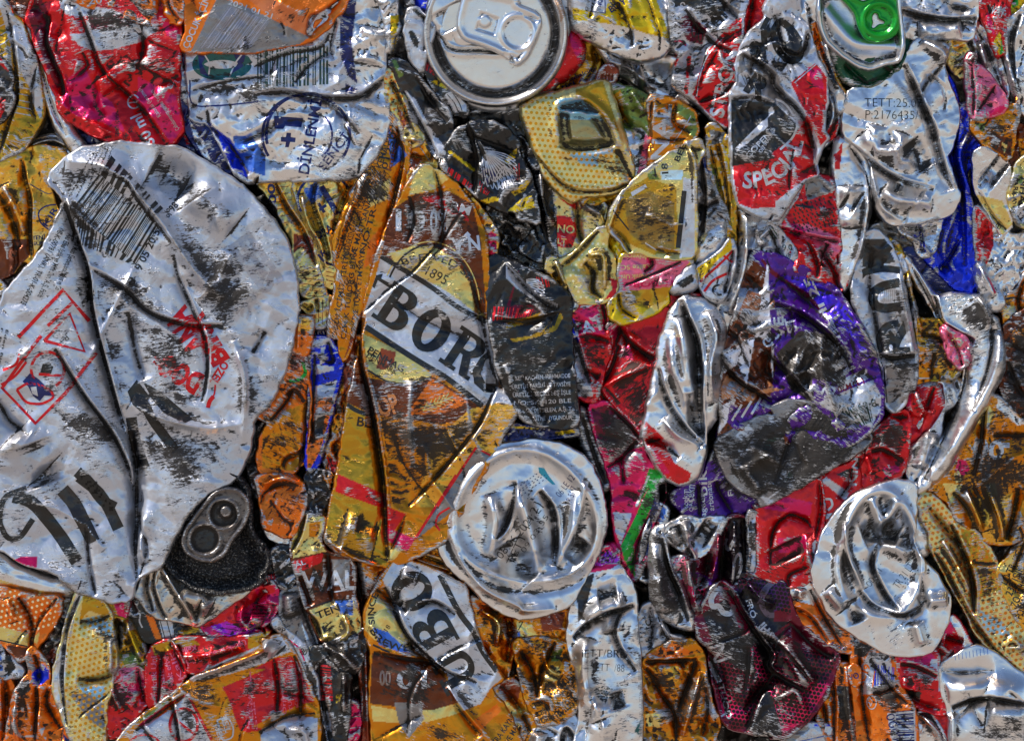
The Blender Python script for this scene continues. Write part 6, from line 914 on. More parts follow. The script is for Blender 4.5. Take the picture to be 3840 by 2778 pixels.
# ---- purple-black energy can group
D("dark magenta and purple can with large silver letters and dotted sheen", 4, "C3 1150,880 1200,800 1252,702 1310,655 1380,690 1450,640 1560,630 1641,618 C4 60,630 165,655 192,750 225,862 300,940 400,1035 480,1085 500,1130 452,1250 432,1330 370,1430 300,1512 170,1612 60,1605 C3 1641,1592 1500,1582 1380,1562 1320,1482 1262,1250 1242,1050 1180,1010", 'M', mat='check', seed=2020, cr=32, lam=170,
  paint=[(((20,10,18),.5),"C3 1200,850 1400,720 1500,900 1641,1050 1641,1180 1560,1240 1400,1180 1260,1020"),(((70,14,80),.7),"C4 0,640 170,660 190,800 0,880 C3 1500,760 1400,700"),('P',"C3 1280,1250 1460,1450 1641,1300 C4 0,1250 A3 0,0 C4 120,1400 200,1300 300,1250 440,1280 300,1500 120,1600 C3 1641,1560 1330,1480"),(((18,14,20),.5),"C3 1540,1400 1590,1300 1641,1400 C4 150,1590 60,1610 C3 1480,1560"),(((18,14,30),.6),"C3 1380,700 1641,760 1641,900 C4 200,900 60,1000 0,960 C3 1560,1000")],
  dots=["C3 1240,1000 1641,1060 C4 500,1100 300,1520 C3 1380,1560 1260,1250","C3 1380,620 1641,640 C4 190,660 200,860 C3 1450,760"],
  letters=[M_stroke("C3 1400,745 1350,690 1290,700 1250,760 1260,810 1300,800 1330,850 1380,850 1400,800",34,'w'),M_stroke("C3 1245,1060 1345,1030 1255,1160 1375,1115",16,'W'),M_stroke("C3 1240,1150 1310,1275",30,'W'),M_text("FRO","C3 1465,770 1500,880",36,'W',.02),M_text("IHOP","C3 1540,930 1641,1050",50,'w',.04),M_text("GSTA","C4 20,970 110,1060",46,'w',.03),M_stroke("C3 1641,650 1560,720 1560,800 1600,860 1641,860",34,((90,80,100),.6)),M_stroke("C4 80,620 60,700 0,790",22,((110,90,110),.6)),M_text("TUOD","C3 1300,1290 1350,1500",34,'w',.02),M_stroke("C3 1315,1480 1370,1450",12,'W')],
  folds=[('s',30,50,"C3 1310,650 1390,720 1450,840 1560,1000 1641,1110 C4 60,1180 180,1260 330,1330"),('s',24,40,"C4 0,960 100,1010 240,1150 340,1290"),('b',30,40,"C4 150,1000 240,1200 330,1290"),('s',22,30,"C3 1641,1310 1560,1320 1480,1580"),('v',22,34,"C3 1220,1050 1300,1240 1360,1480"),('v',20,26,"C3 1460,1450 1600,1290 1641,1220"),('r',18,24,"C4 100,1380 230,1300 300,1480"),('v',18,24,"C4 190,900 330,1050 460,1130"),('r',18,30,"C3 1460,640 1560,760 1641,800")],
  scuff=["C3 1270,880 1480,900 1600,1100 1600,1220 1400,1160 1280,1030","C3 1600,1310 1641,1380 C4 60,1330 100,1560 C3 1490,1580","C4 0,900 180,940 200,1000 120,1060 40,1000"], wear=.03)
D("magenta foil can folded into pleats above the dark magenta can", -6, "C3 1092,495 1160,540 1260,460 1330,320 1372,248 1470,255 1492,480 1482,620 1382,692 1302,700 1240,780 1180,885 1142,795 1080,682 1025,565 1010,520", 'M', mat='check', seed=2121, cr=36, lam=80, paint=[('F',"C3 1015,520 1090,500 1110,620 1100,680 1060,620"),('P',"C3 1130,620 1230,640 1200,800 1150,780 1110,700"),(((110,20,150),.7),"C3 1100,600 1180,600 1260,640 1290,480 1300,620 1250,680"),(((24,12,22),.6),"C3 1370,260 1480,260 1490,600 1390,680 1300,600")], dots=["C3 1140,640 1230,640 1190,790 1150,780"],
  letters=[M_stroke("C3 1215,670 1150,680 1140,740 1200,740 1160,800",20,'W'),M_stroke("C3 1390,400 1360,470 1340,430 1350,390",18,'w'),M_stroke("C3 1385,640 1395,520 1430,470 1445,560 1410,640",18,'w'),M_poly("C3 1035,590 1075,585 1080,640 1045,640",'W')],
  folds=[('r',14,50,"C3 1300,360 1285,520 1250,650"),('v',14,40,"C3 1240,480 1230,600 1180,700"),('r',14,44,"C3 1110,520 1120,640 1180,860"),('v',12,40,"C3 1340,330 1330,500 1310,680"),('r',12,30,"C3 1400,280 1390,450 1380,680"),('v',10,26,"C3 1450,270 1460,600")], wear=-.05)
D("silver can base folded into curls above the magenta pleats", -12, "C3 962,330 1010,290 1080,262 1200,275 1352,255 1325,335 1252,452 1150,535 1088,492 1050,440 985,400", 'S', mat='bare', cr=26, lam=90, folds=[('b',20,34,"C3 1090,280 1110,380 1080,480"),('s',14,34,"C3 1060,300 1100,420 1150,520"),('b',20,26,"C3 1010,340 1060,420"),('u',40,30,"C3 1180,330 1260,380")], scuff=["C3 1140,480 1250,420 1300,360 1240,460 1160,530","C3 1040,420 1080,460 1070,500 1030,480"])
D("blackened can flank curving beside the magenta pleats", -3, "C3 900,330 965,300 975,430 1003,560 1090,700 1145,900 1148,950 1045,925 935,862 888,740 880,500", 'S', mat='dirty', paint=[('K',"C3 950,400 1010,560 1090,720 1060,760 980,600")], folds=[('s',18,40,"C3 960,380 990,560 1070,730 1120,900"),('b',30,24,"C3 920,420 920,640 980,840")], scuff=["C3 900,380 960,340 960,480 1060,740 1120,900 1040,900 920,800 890,600"], dome=20, edge=22, wear=.15)
D("narrow silver fold running beside the green stripe of the pink can", -22, "C3 930,170 985,200 985,320 905,350 893,520 872,660 822,650 832,400 892,250", 'S', paint=[('K',"C3 830,400 890,250 900,350 880,640 830,640"),('Q',"C3 940,180 980,210 960,290 930,290")], scuff=["C3 840,420 890,360 870,640 830,640"], cr=18, lam=60, folds=[('v',12,24,"C3 930,220 880,420 860,640")], name="can_scrap")
D("white printed scrap with black letters under the blackened flank", -30, "C3 800,880 850,800 890,780 955,900 1005,1000 1110,1000 1010,1055 905,1080 845,1115 815,1085", 'w', letters=[M_text("BUR","C3 905,1080 880,990",34,'K',.03),M_text("İÇİ","C3 895,950 880,860",36,'K',.03),M_stroke("C3 930,870 960,970 1000,1020",6,'K'),M_stroke("C3 945,860 980,950 1020,1010",4,'K')], folds=[('v',12,20,"C3 880,810 900,930 880,1070"),('r',12,18,"C3 920,880 1000,990 1090,1000")], cr=22, lam=60, name="can_scrap")
D("gold crumpled can covered with soot, bottom right of the tall silver can", -8, "C3 838,1132 900,1072 1020,1022 1150,1005 1200,1090 1212,1200 1258,1400 1312,1505 1250,1700 850,1700 832,1300", 'A', mat='dirty', seed=2222, cr=36, lam=110, paint=[('O',"C3 850,1110 1020,1025 1160,1100 1000,1130"),('G',"C3 960,1170 1050,1160 1060,1260 1000,1290"),('W',"C3 1220,1330 1300,1480 1270,1510 1220,1420"),('C',"C3 850,1470 960,1450 940,1550 860,1540")], dots=[], folds=[('s',18,34,"C3 845,1140 1000,1135 1170,1130"),('v',16,34,"C3 860,1180 940,1340 1040,1470 1040,1641"),('v',16,30,"C3 1170,1140 1100,1320 1050,1460"),('r',14,30,"C3 1190,1210 1130,1400 1080,1600"),('v',14,22,"C3 1220,1300 1240,1450 1200,1600")], scuff=["C3 870,1170 960,1180 1060,1300 1140,1250 1060,1500 900,1300"], wear=.08)
D("tall silver can crushed in the middle with dotted print, bottom centre", 10, "C3 435,680 520,590 600,560 685,545 740,630 780,700 792,780 788,850 802,1000 815,1100 824,1400 826,1700 400,1700 452,1520 442,1210 372,1060 380,900 410,770", 'S', mat='bare', seed=2323, cr=20, lam=150, dome=20,
  paint=[('P',"C3 510,570 570,545 690,545 640,575 520,600"),('Z',"C3 455,640 540,600 500,760 460,880 440,900 430,720"),('T',"C3 780,1570 830,1480 830,1600")],
  letters=[M_text("IETT/BRD","C3 460,1110 740,1120",50,'K',-.014),M_text("TETT  /88","C3 515,1195 720,1205",48,'K',-.014),M_text(":::::::::::","C3 560,1320 725,1345",40,'D',-.005),M_text("::::::::::","C3 560,1355 720,1380",36,'D',-.005)],
  folds=[('s',22,50,"C3 400,1000 480,910 580,850 680,820 780,790"),('b',30,34,"C3 480,880 580,800 720,760"),('s',18,34,"C3 700,850 660,960 700,1060 800,1200"),('b',34,40,"C3 500,1000 470,1100 480,1300 560,1500"),('u',40,24,"C3 560,760 680,740"),('b',30,26,"C3 620,850 640,960"),('u',26,26,"C3 660,1330 690,1430"),('b',50,22,"C3 520,1420 640,1420 620,1560 500,1540"),('u',24,16,"C3 480,1380 560,1340 640,1390")],
  scuff=["C3 450,640 550,600 530,700 490,800 430,900 440,720","C3 400,1010 480,910 560,870 520,850 440,900 390,960","C3 560,850 740,790 760,810 640,850","C3 670,880 740,860 800,980 800,1120 740,1100 660,1000"], wear=-.12)
D("purple and pink striped scrap above the tall silver can", -6, "C3 525,570 560,490 635,418 690,470 692,545 610,562 540,600", 'P', paint=[(((150,40,190),.7),"C3 530,560 620,460 690,500 690,545")], letters=[M_stroke("C3 %d,%d %d,%d" % (560+i*18, 540, 585+i*16, 470+i*6),4,'K') for i in range(6)], cr=22, lam=50, name="can_scrap")
D("silver can bottom corner with dark arc at the bottom edge beside the tall can", -10, "C3 100,1700 150,1600 210,1535 330,1500 400,1440 490,1641 500,1700", 'S', mat='bare', folds=[('s',18,34,"C3 330,1700 330,1600 370,1530 480,1700"),('b',26,26,"C3 200,1580 180,1700")], cr=16)
# ---- BORG lower, bottom centre
D("amber foil crumple between the round silver bottom and the lower banner can", -22, "C2 1320,740 1400,770 1505,800 1570,850 1641,860 C3 0,850 380,815 385,900 370,1010 200,1010 60,1030 30,1150 0,1250 C2 1641,1300 1520,1235 1440,1100 1360,950", 'A', mat='clean', seed=2424, cr=44, lam=100, paint=[('C',"C3 60,900 150,920 190,990 60,1005"),('O',"C2 1360,780 1440,790 1400,860"),('C',"C2 1480,860 1540,900 1530,980 1490,990"),('Q',"C2 1600,980 1641,960 1641,1100 1580,1060"),('X',"C3 200,860 360,840 340,950 220,960")], letters=[M_ring("C2",1520,930,30,50,6,'C'),M_stroke("C3 100,900 40,1010",6,'K')], folds=[('v',14,34,"C2 1570,860 1590,1000 1560,1150"),('r',12,30,"C2 1400,830 1520,900 1500,1050"),('v',12,34,"C3 0,860 20,1000")], wear=-.08)
D("amber can with a worn white banner reading BUR set sideways, bottom centre", 14, "C2 700,820 770,660 815,590 860,540 932,520 1062,558 1180,618 1312,690 1332,800 1372,980 1424,1090 1500,1200 1540,1245 1462,1302 1475,1335 1560,1440 1650,1640 1700,1700 735,1700 742,1600 720,1400 735,1100 690,950", 'A', mat='foil', seed=2525, cr=24, lam=200, skirt=100,
  paint=[('C',"C2 700,820 780,720 830,800 940,860 980,1090 820,1060 740,1000 690,950"),('Q',"C2 740,930 830,960 980,1090 900,1080 780,1040"),('W',"C2 800,640 860,540 932,520 1062,558 1180,618 1312,690 1332,800 1440,1100 1530,1245 1460,1305 1300,1250 1180,1210 1100,1150 1000,1080 900,900 860,800"),
    ('B',"C2 735,1090 900,1110 1100,1150 1200,1260 1270,1390 1100,1440 900,1420 720,1400"),('C',"C2 730,1410 900,1440 1100,1440 1280,1390 1330,1420 1200,1490 1000,1520 740,1510"),('a',"C2 740,1520 1000,1530 1300,1450 1470,1340 1650,1640 1700,1700 735,1700"),('H',"C2 870,1390 1040,1400 1050,1500 960,1610 900,1520"),('O',"C2 1330,1520 1500,1400 1530,1440 1400,1560"),('W',"C2 1190,1210 1460,1305 1400,1400 1290,1440 1230,1330")],
  letters=[M_text("UBO","C2 1405,1240 1010,520",240,'K',0,0,True),M_stroke("C2 1150,610 1270,850 1360,960 1410,1080 1500,1200",36,'K'),M_stroke("C2 860,830 960,1010 1180,1200",18,'K'),
     M_arc("SINCE","C2",980,850,235,165,210,38,'K',.02),M_arc("BREWED","C2",930,830,245,150,65,42,'K',.02),M_text("18","C2 830,960 850,930",30,'K'),M_stroke("C2 740,1040 860,1095 990,1100",12,'K'),M_text("10","C2 1070,1200 885,1200",110,'w',.03),M_text("00","C2 850,1200 780,1200",90,((120,100,90),.5),.03),M_stroke("C2 1190,1270 1270,1395",8,'w')]
     +[M_lines("C2 1440,1641 1641,1380 1700,1450 1560,1700",["BİRA KAYNO TR.","ED VE MALT SAN"],71,'K',.55)],
  folds=[('s',20,36,"C2 820,680 870,780 940,960 1060,1100 1180,1200"),('v',18,28,"C2 760,700 850,780 950,840"),('s',18,30,"C2 1010,790 1120,760 1250,850"),('s',20,30,"C2 740,1080 900,1110 1100,1140 1200,1210 1380,1260"),('r',16,20,"C2 1200,1290 1300,1440 1480,1641"),('v',18,24,"C2 960,1020 1020,1100 1110,1150"),('v',16,18,"C2 1240,1400 1400,1600"),('b',24,20,"C2 920,600 1010,640"),('v',14,20,"C2 900,700 880,780 920,800")],
  scuff=["C2 750,1110 1000,1130 1180,1260 1100,1420 900,1420 760,1380","C2 1260,1080 1420,1100 1500,1220 1380,1230","C2 1200,1220 1440,1300 1350,1400 1260,1370","C2 1080,1540 1300,1540 1300,1641 1100,1641"], wear=-.15)
D("gold foil crumple printed with black small text and soot, bottom centre", 4, "C3 35,1015 200,1000 352,1012 392,1105 442,1200 455,1405 400,1470 332,1510 205,1542 175,1500 140,1430 100,1330 92,1240 70,1150", 'a', mat='dirty', seed=2626, cr=44, lam=95, paint=[('I',"C3 280,1080 350,1060 320,1140 270,1140"),('X',"C3 80,1080 150,1120 120,1180"),('C',"C3 210,1210 320,1170 330,1250 240,1290")], letters=[M_lines("C3 290,1290 400,1150 470,1400 330,1500",["MİLLET KAMU","EDİLEN ME"],81,'K',.55),M_lines("C3 150,1400 330,1280 340,1490 200,1541",["ÜCER KAP","SOĞUTÜR","TÜRKİYE"],82,'K',.55)], folds=[('v',16,34,"C3 80,1080 160,1200 190,1370"),('v',14,34,"C3 300,1020 210,1200 200,1300"),('r',12,26,"C3 230,1060 240,1180 330,1240")], scuff=["C3 50,1030 330,1020 200,1100 90,1080","C3 200,1240 420,1260 400,1380 240,1350","C3 100,1240 190,1270 180,1390"])
D("gold and cream can corner printed with small black text at the bottom edge", -6, "C2 1460,1290 1560,1260 1641,1225 C3 30,1240 85,1300 140,1400 190,1510 150,1600 130,1700 C2 1700,1700 1650,1600 1560,1440", 'a', mat='foil', paint=[('X',"C2 1460,1290 1641,1230 C3 80,1330 60,1430 C2 1600,1380"),('C',"C3 -20,1380 100,1440 80,1560 -60,1560")], letters=[M_lines("C3 -80,1420 140,1560 100,1700 -60,1641",["K. GIDA ÜRETEN","BİRA VE MALT","KAYNO TR"],91,'K',.6)], folds=[('v',14,26,"C2 1520,1290 C3 60,1400 150,1580")], cr=34, lam=90)
# ---- between: brown MAL can, scraps, burnt lid
D("black crumpled can neck between the orange bottom and the BORG can", -12, "C2 325,-20 400,-30 488,-10 502,60 482,180 460,260 410,270 335,250 322,150", 'K', mat='dirty', cr=40, lam=60, paint=[('A',"C2 420,0 490,0 480,60 440,40")], wear=.1)
D("gold and brown can with silver letters AL and a red flash, in a narrow fold", -10, "C2 330,235 455,262 412,400 462,480 602,500 625,600 622,760 662,870 662,960 542,1050 430,1022 378,930 340,840 298,700 250,560 236,430 262,350", 'B', mat='foil', seed=2727, cr=24, lam=110,
  paint=[('C',"C2 330,235 455,262 412,400 450,470 250,510 236,430 262,350"),('A',"C2 350,300 420,280 400,380 350,380"),('R',"C2 248,530 440,475 420,540 260,605"),('C',"C2 350,830 500,770 620,770 660,870 660,960 540,1040 420,1010 380,930"),('Q',"C2 500,770 620,770 620,860 540,850"),('H',"C2 480,520 600,520 600,690 500,680")],
  letters=[M_text("WAL","C2 300,710 640,700",120,'W',.03),M_text("TEN","C2 400,885 540,830",46,'K',.02),M_text("IL","C2 410,980 490,940",40,'K',.02),M_stroke("C2 330,820 500,765 625,765",8,'K'),M_stroke("C2 490,720 610,700",7,'W'),M_text("AL","C2 265,570 330,545",30,'W',.02),M_stroke("C2 430,480 640,520",6,'K')],
  folds=[('s',16,30,"C2 330,240 300,370 250,470"),('v',14,24,"C2 460,470 470,650 500,800"),('s',16,24,"C2 340,840 400,900 430,1020"),('r',12,20,"C2 560,860 600,960 520,1030"),('v',14,20,"C2 290,620 360,800")], scuff=["C2 360,560 460,540 470,700 400,780 330,740","C2 380,860 520,900 480,1000 410,980","C2 250,380 400,390 440,460 260,480"], wear=.08)
D("amber scrap with a white stripe between the gold fold and lower banner can", -32, "C2 455,450 560,470 640,510 740,540 830,560 800,620 720,700 690,800 680,900 660,860 625,760 625,600 600,500", 'B', paint=[('A',"C2 670,530 800,570 700,700 670,640"),('W',"C2 660,590 750,660 740,690 665,640")], folds=[('v',14,34,"C2 620,520 650,700 680,860")], cr=26, lam=70)
D("grey rag like scrap with rounded black letter below the gold fold", -8, "C2 430,1040 540,1005 620,960 690,950 712,990 692,1080 645,1200 592,1228 520,1205 452,1140", 'Z', paint=[('W',"C2 600,1000 650,980 640,1060 600,1060")], letters=[M_stroke("C2 575,1080 590,1010 650,970 680,990",20,'K')], cr=34, lam=60, wear=.15, folds=[('r',14,24,"C2 440,1050 560,1100 640,1200")], name="can_scrap")
D("black can with red hatching and a white corner, bottom edge left of centre", -14, "C2 340,1065 440,1042 470,1120 560,1200 602,1230 585,1500 570,1640 540,1700 480,1700 432,1460 400,1310", 'K', mat='dirty', paint=[('W',"C2 430,1450 500,1460 480,1590 440,1540"),('Y',"C2 512,1350 545,1345 530,1400 515,1395")], letters=[M_bars("C2 410,1160 415,1390 495,1390 480,1170",14,'R',17,.7)], folds=[('v',14,26,"C2 400,1150 430,1400 480,1641"),('r',12,20,"C2 560,1210 560,1450")], cr=22, lam=80)
D("magenta can sliver beside the dark gap at the bottom edge", -30, "C2 590,1390 640,1400 660,1500 650,1600 600,1700 555,1700 570,1600 560,1500", 'P', mat='clean', letters=[M_stroke("C2 580,1500 640,1480",5,'W'),M_stroke("C2 575,1560 640,1550",5,'W'),M_stroke("C2 572,1610 620,1600",12,'W')], cr=24, lam=50, name="can_scrap")
D("thin rusty brown fold standing in the dark gap at the bottom", -40, "C2 655,1000 700,980 720,1080 725,1300 735,1500 735,1700 680,1700 680,1400 655,1200", 'X', mat='dirty', cr=20, lam=60, folds=[('r',8,20,"C2 690,1020 700,1300 710,1641")], name="can_scrap")
D("grey brown can flank smeared with soot above the red label can", -20, "C2 175,705 290,680 305,780 375,1000 402,1062 395,1190 345,1195 340,1050 270,1000 215,950 165,850", 'H', mat='dirty', paint=[('C',"C2 350,1060 395,1060 385,1195 345,1190"),('S',"C2 300,920 350,900 370,1000 330,1010")], folds=[('v',14,24,"C2 290,750 340,930 400,1060"),('b',24,20,"C2 220,730 240,860")], scuff=["C2 220,780 320,800 360,950 260,940"], cr=20)
D("dark scrap with broken white letters beside the burnt lid", -28, "C2 110,480 150,440 230,432 252,550 275,625 225,700 168,702 150,600", 'K', paint=[('W',"C2 165,560 230,500 235,530 170,580"),('W',"C2 200,640 260,600 270,620 210,680")], cr=24, lam=50, wear=.1, name="can_scrap")
D("red hatched black scrap tucked behind the burnt lid", -40, "C2 40,640 100,560 130,600 165,690 160,730 60,720", 'K', letters=[M_bars("C2 80,620 150,600 165,720 110,730",6,'R',6)], name="can_scrap")
D("magenta and red can with thin black lines below the burnt can lid", -22, "C1 1225,925 1400,805 1560,690 1650,650 C2 70,700 110,640 162,722 165,790 130,870 60,930 0,960 C1 1641,942 1500,992 1370,1002 1290,982", 'P', mat='clean', paint=[('R',"C1 1225,925 1400,805 1560,690 1600,760 1450,860 1500,960 1370,940"),(((170,30,190),.75),"C1 1300,930 1400,900 1500,940 1600,900 1560,980 1400,1000"),('R',"C2 40,690 110,640 140,720 40,760")], letters=[M_stroke("C1 %d,%d %d,%d" % (1320+i*38, 960-i*22, 1460+i*46, 985-i*26),4,'K') for i in range(8)]+[M_stroke("C2 %d,%d %d,%d" % (0, 790+i*18, 150-i*12, 800+i*18),4,'K') for i in range(6)], folds=[('r',16,30,"C1 1520,760 1480,880 1560,960"),('v',14,26,"C1 1641,700 C2 0,800 100,860"),('b',24,26,"C1 1540,870 1620,900")], cr=30, lam=100, wear=-.1)
D("pleated bare can body in dull silver brown hanging from the burnt lid", -8, "C1 832,745 870,690 900,590 970,555 1025,560 1100,630 1250,700 1400,725 1560,690 1500,745 1400,805 1300,880 1222,926 1190,918 1100,890 990,880 920,842 872,765", (((196,184,170),.95)), mat='foil', seed=2828, cr=20, lam=120, folds=[('s',14,34,"C1 970,560 950,680 1000,820 1040,885"),('r',12,30,"C1 1000,560 1090,700 1220,920"),('v',12,26,"C1 920,590 900,700 950,840"),('b',30,24,"C1 1120,720 1300,820"),('v',14,20,"C1 1250,760 1200,900")], dome=20, wear=-.05)
def burnt(X, Y, h, zone, d):
    h = h*.4-40*sstep(20, 40, d)+20*np.exp(-((d-10)/9)**2)+26*sstep(50, 76, d)
    return h, zone
def btab(X, Y, h, zone, d):
    h = h*.2+5*np.exp(-((d-10)/7)**2)
    for s, r0, dep in (("C1 1270,395", 50, 16), ("C1 1385,240", 48, 14)):
        c = P(s)[0]; r = np.hypot(X-c[0], Y-c[1]); h = h-dep*sstep(r0+6, r0-6, r)+4*np.exp(-((r-r0-8)/6)**2)
    c = P("C1 1400,225")[0]; r = np.hypot(X-c[0], Y-c[1]); h = h+20*sstep(28, 16, r)
    return h, zone*.2
D("burnt black crusted can lid with its pull tab, below the huge white can", 6, "C1 1400,-20 1480,20 1530,100 1548,200 1545,330 1590,410 1641,440 C2 60,430 97,480 100,550 60,630 C1 1641,640 1560,690 1450,718 1330,728 1200,700 1090,622 1030,545 1015,490 1050,450 1130,300 1250,160 1340,50", (((60,58,58),.5)), body="lid_panel", cat="can lid", group="can lids and bottoms facing out", mat='crust', seed=2929, cr=16, dome=4, extra=burnt, skirt=90,
  parts=[dict(name="pull_tab", z=24, poly="C1 1405,85 1470,95 1530,150 1535,230 1500,310 1430,400 1380,490 1320,525 1230,515 1160,475 1135,410 1160,330 1240,220 1330,110", col=(((92,84,80),.6)), mat='dirty', cr=10, dome=0, edge=10, drop=12, skirt=24, extra=btab, rag=1.5, wear=.2, paint=[(((20,20,22),.3),"C1 1200,350 1260,320 1330,345 1352,400 1330,460 1260,472 1205,440"),(((20,20,22),.3),"C1 1320,180 1340,165 1350,200 1350,260 1400,290 1440,270 1480,220 1470,290 1400,320 1330,290 1305,230")])])
# ---- bottom left
D("orange can with small white dots and a cream band at the left edge", -6, "C1 -60,690 60,705 200,738 385,748 385,825 335,930 255,1030 215,1082 170,1120 130,1145 95,1100 50,1050 -60,985", 'O', mat='wdots', paint=[('C',"C1 -60,935 40,935 190,975 190,1010 180,1050 60,1030 -60,990"),('C',"C1 200,1010 255,960 240,1040"),('B',"C1 40,1040 190,1060 150,1140 100,1110")], dots=["C1 -60,690 385,748 330,930 200,970 -60,925"], letters=[M_stroke("C1 0,1010 180,1052",8,'K')], folds=[('v',14,34,"C1 120,750 190,870 205,960"),('s',14,26,"C1 370,755 260,890 210,1000 210,1080"),('r',12,16,"C1 60,760 100,900")], cr=20, wear=-.1)
D("white and black striped can scrap at the left edge under the cream band", -14, "C1 -60,985 20,1010 60,1070 110,1150 152,1195 140,1235 60,1245 -60,1245", 'W', paint=[('K',"C1 20,1010 60,1070 110,1180 60,1240 40,1100"),('Q',"C1 -60,1000 10,1040 30,1200 -60,1200")], scuff=["C1 60,1120 140,1180 140,1230 60,1230"], name="can_scrap", wear=.1)
D("dark round nubs of melted metal in the gap left of the tall dotted can", -60, "C1 240,1085 270,1010 320,930 390,770 440,760 420,900 400,990 330,1050 280,1105", 'g', mat='clean', cr=30, lam=45, name="can_scrap", folds=[('b',16,34,"C1 340,920 380,960"),('b',14,30,"C1 285,1030 300,1060")])
D("dark red brown scrap deep behind the tall dotted can", -80, "C1 270,1100 400,1020 400,1180 350,1250 310,1200", 'X', cr=24, lam=60, name="can_scrap")
D("plain orange can edge standing at the bottom left corner", -20, "C1 -60,1240 80,1240 88,1400 52,1641 45,1700 -60,1700", 'O', mat='foil', folds=[('v',12,26,"C1 40,1250 50,1450 20,1641"),('r',10,22,"C1 10,1250 20,1500")], cr=22, lam=70, wear=-.15)
D("orange and blue soda can pinched in the middle, bottom left", -4, "C1 210,1045 272,1120 315,1200 312,1300 345,1400 382,1500 480,1660 480,1700 50,1700 60,1550 75,1430 120,1300 200,1205 170,1110", 'O', mat='foil', seed=3030, cr=28, lam=90, paint=[('U',"C1 205,1220 270,1160 315,1200 310,1250 260,1290 215,1280"),('W',"C1 225,1270 255,1260 240,1320"),('W',"C1 250,1560 290,1540 270,1600"),('N',"C1 390,1580 460,1641 480,1700 430,1700"),('K',"C1 110,1290 190,1250 200,1320 140,1360"),('W',"C1 80,1500 150,1600 240,1590 240,1610 140,1610 80,1540")], folds=[('s',16,34,"C1 240,1290 245,1400 230,1641"),('v',14,26,"C1 220,1100 250,1210 240,1300"),('r',14,24,"C1 120,1330 100,1500 130,1641"),('v',14,24,"C1 300,1300 290,1420 380,1560")], scuff=["C1 110,1260 220,1260 230,1340 110,1480 90,1400","C1 260,1330 330,1350 370,1500 290,1470"], wear=.03)
D("tall pale can with gold dots and a rolled silver side, bottom left", 8, "C1 488,700 562,705 645,768 692,850 712,1000 735,1150 705,1230 695,1330 662,1400 655,1560 640,1700 480,1700 425,1560 378,1440 345,1350 342,1220 400,1000 430,870 468,760", 'E', mat='dots', seed=3131, cr=20, lam=150, dome=20,
  paint=[('S',"C1 488,700 530,710 450,900 415,1000 430,1100 400,1350 420,1540 345,1350 342,1220 400,1000"),('J',"C1 530,710 645,768 690,850 640,860 560,830 500,900"),(((150,185,195),.6),"C1 520,880 620,860 700,930 700,1010 560,930"),(((130,175,200),.6),"C1 500,1300 660,1290 650,1390 520,1330"),('H',"C1 440,1340 560,1340 650,1400 650,1560 560,1500")], dots=["C1 450,860 720,860 740,1200 690,1300 650,1640 480,1641 410,1400 420,1100"], folds=[('s',14,34,"C1 520,710 450,880 420,1000 395,1250 430,1540"),('v',20,24,"C1 490,1250 600,1260 700,1230"),('v',18,20,"C1 690,860 600,900 500,900"),('r',16,20,"C1 690,1000 700,1150 690,1220")], scuff=["C1 450,1300 560,1340 650,1400 640,1500 480,1440","C1 600,930 700,950 690,1010 620,990"])
D("olive green folds squeezed between the tall dotted can and red label scraps", -22, "C1 690,855 740,878 795,885 832,960 902,1080 912,1200 880,1190 835,1165 780,1185 742,1175 725,1130 708,1000", 'J', mat='foil', paint=[('Y',"C1 780,890 850,980 900,1110 880,1180 830,1040"),('I',"C1 740,1100 850,1080 900,1180 780,1180"),('K',"C1 740,900 770,900 760,1060 740,1040")], cr=34, lam=60, folds=[('r',12,34,"C1 790,890 830,1020 900,1160"),('v',12,30,"C1 730,880 730,1100")])
D("pink white and brown pointed tip under the huge white can", -15, "C1 660,770 800,765 790,830 775,880 745,885 700,830", 'P', paint=[('J',"C1 660,770 700,780 740,880 700,840"),('X',"C1 770,770 800,765 790,830 770,850")], name="can_scrap", cr=10)
D("dark can with orange edge and curled white script in the gap", -48, "C1 790,770 850,730 930,850 1050,890 1100,900 1085,1015 1000,1030 900,1035 850,960 790,890", 'K', paint=[('O',"C1 900,860 950,880 1000,1010 960,1010"),('W',"C1 980,900 1060,900 1085,1010 1010,1020")], letters=[M_stroke("C1 830,860 870,850 860,900 880,940",10,'w'),M_stroke("C1 990,900 1020,1010",5,'K'),M_stroke("C1 1030,900 1060,1010",5,'K')], cr=18)
D("dark olive and white strip lying above the red label scraps", -42, "C1 1080,930 1180,915 1300,985 1400,1000 1230,1010 1100,1015", 'K', paint=[('J',"C1 1100,960 1200,930 1260,960 1120,985")], name="can_scrap", cr=12)
D("small red can scrap with pale print, lowest of the red label scraps", -2, "C1 742,1188 800,1170 845,1165 905,1215 908,1400 865,1460 822,1505 752,1600 680,1625 662,1420 692,1290", 'R', mat='foil', paint=[('F',"C1 742,1188 860,1170 900,1240 760,1290"),('P',"C1 750,1280 900,1250 900,1330 760,1380")], letters=[M_lines("C1 720,1400 740,1200 900,1190 910,1420",["Urban","Kalitesi","Ta ürün"],101,'F',.5)], scuff=["C1 670,1330 760,1300 880,1420 760,1440","C1 700,1540 780,1480 800,1520 720,1600"], folds=[('v',14,22,"C1 850,1180 870,1300 900,1400"),('r',10,16,"C1 690,1300 760,1450")], cr=24, lam=80)
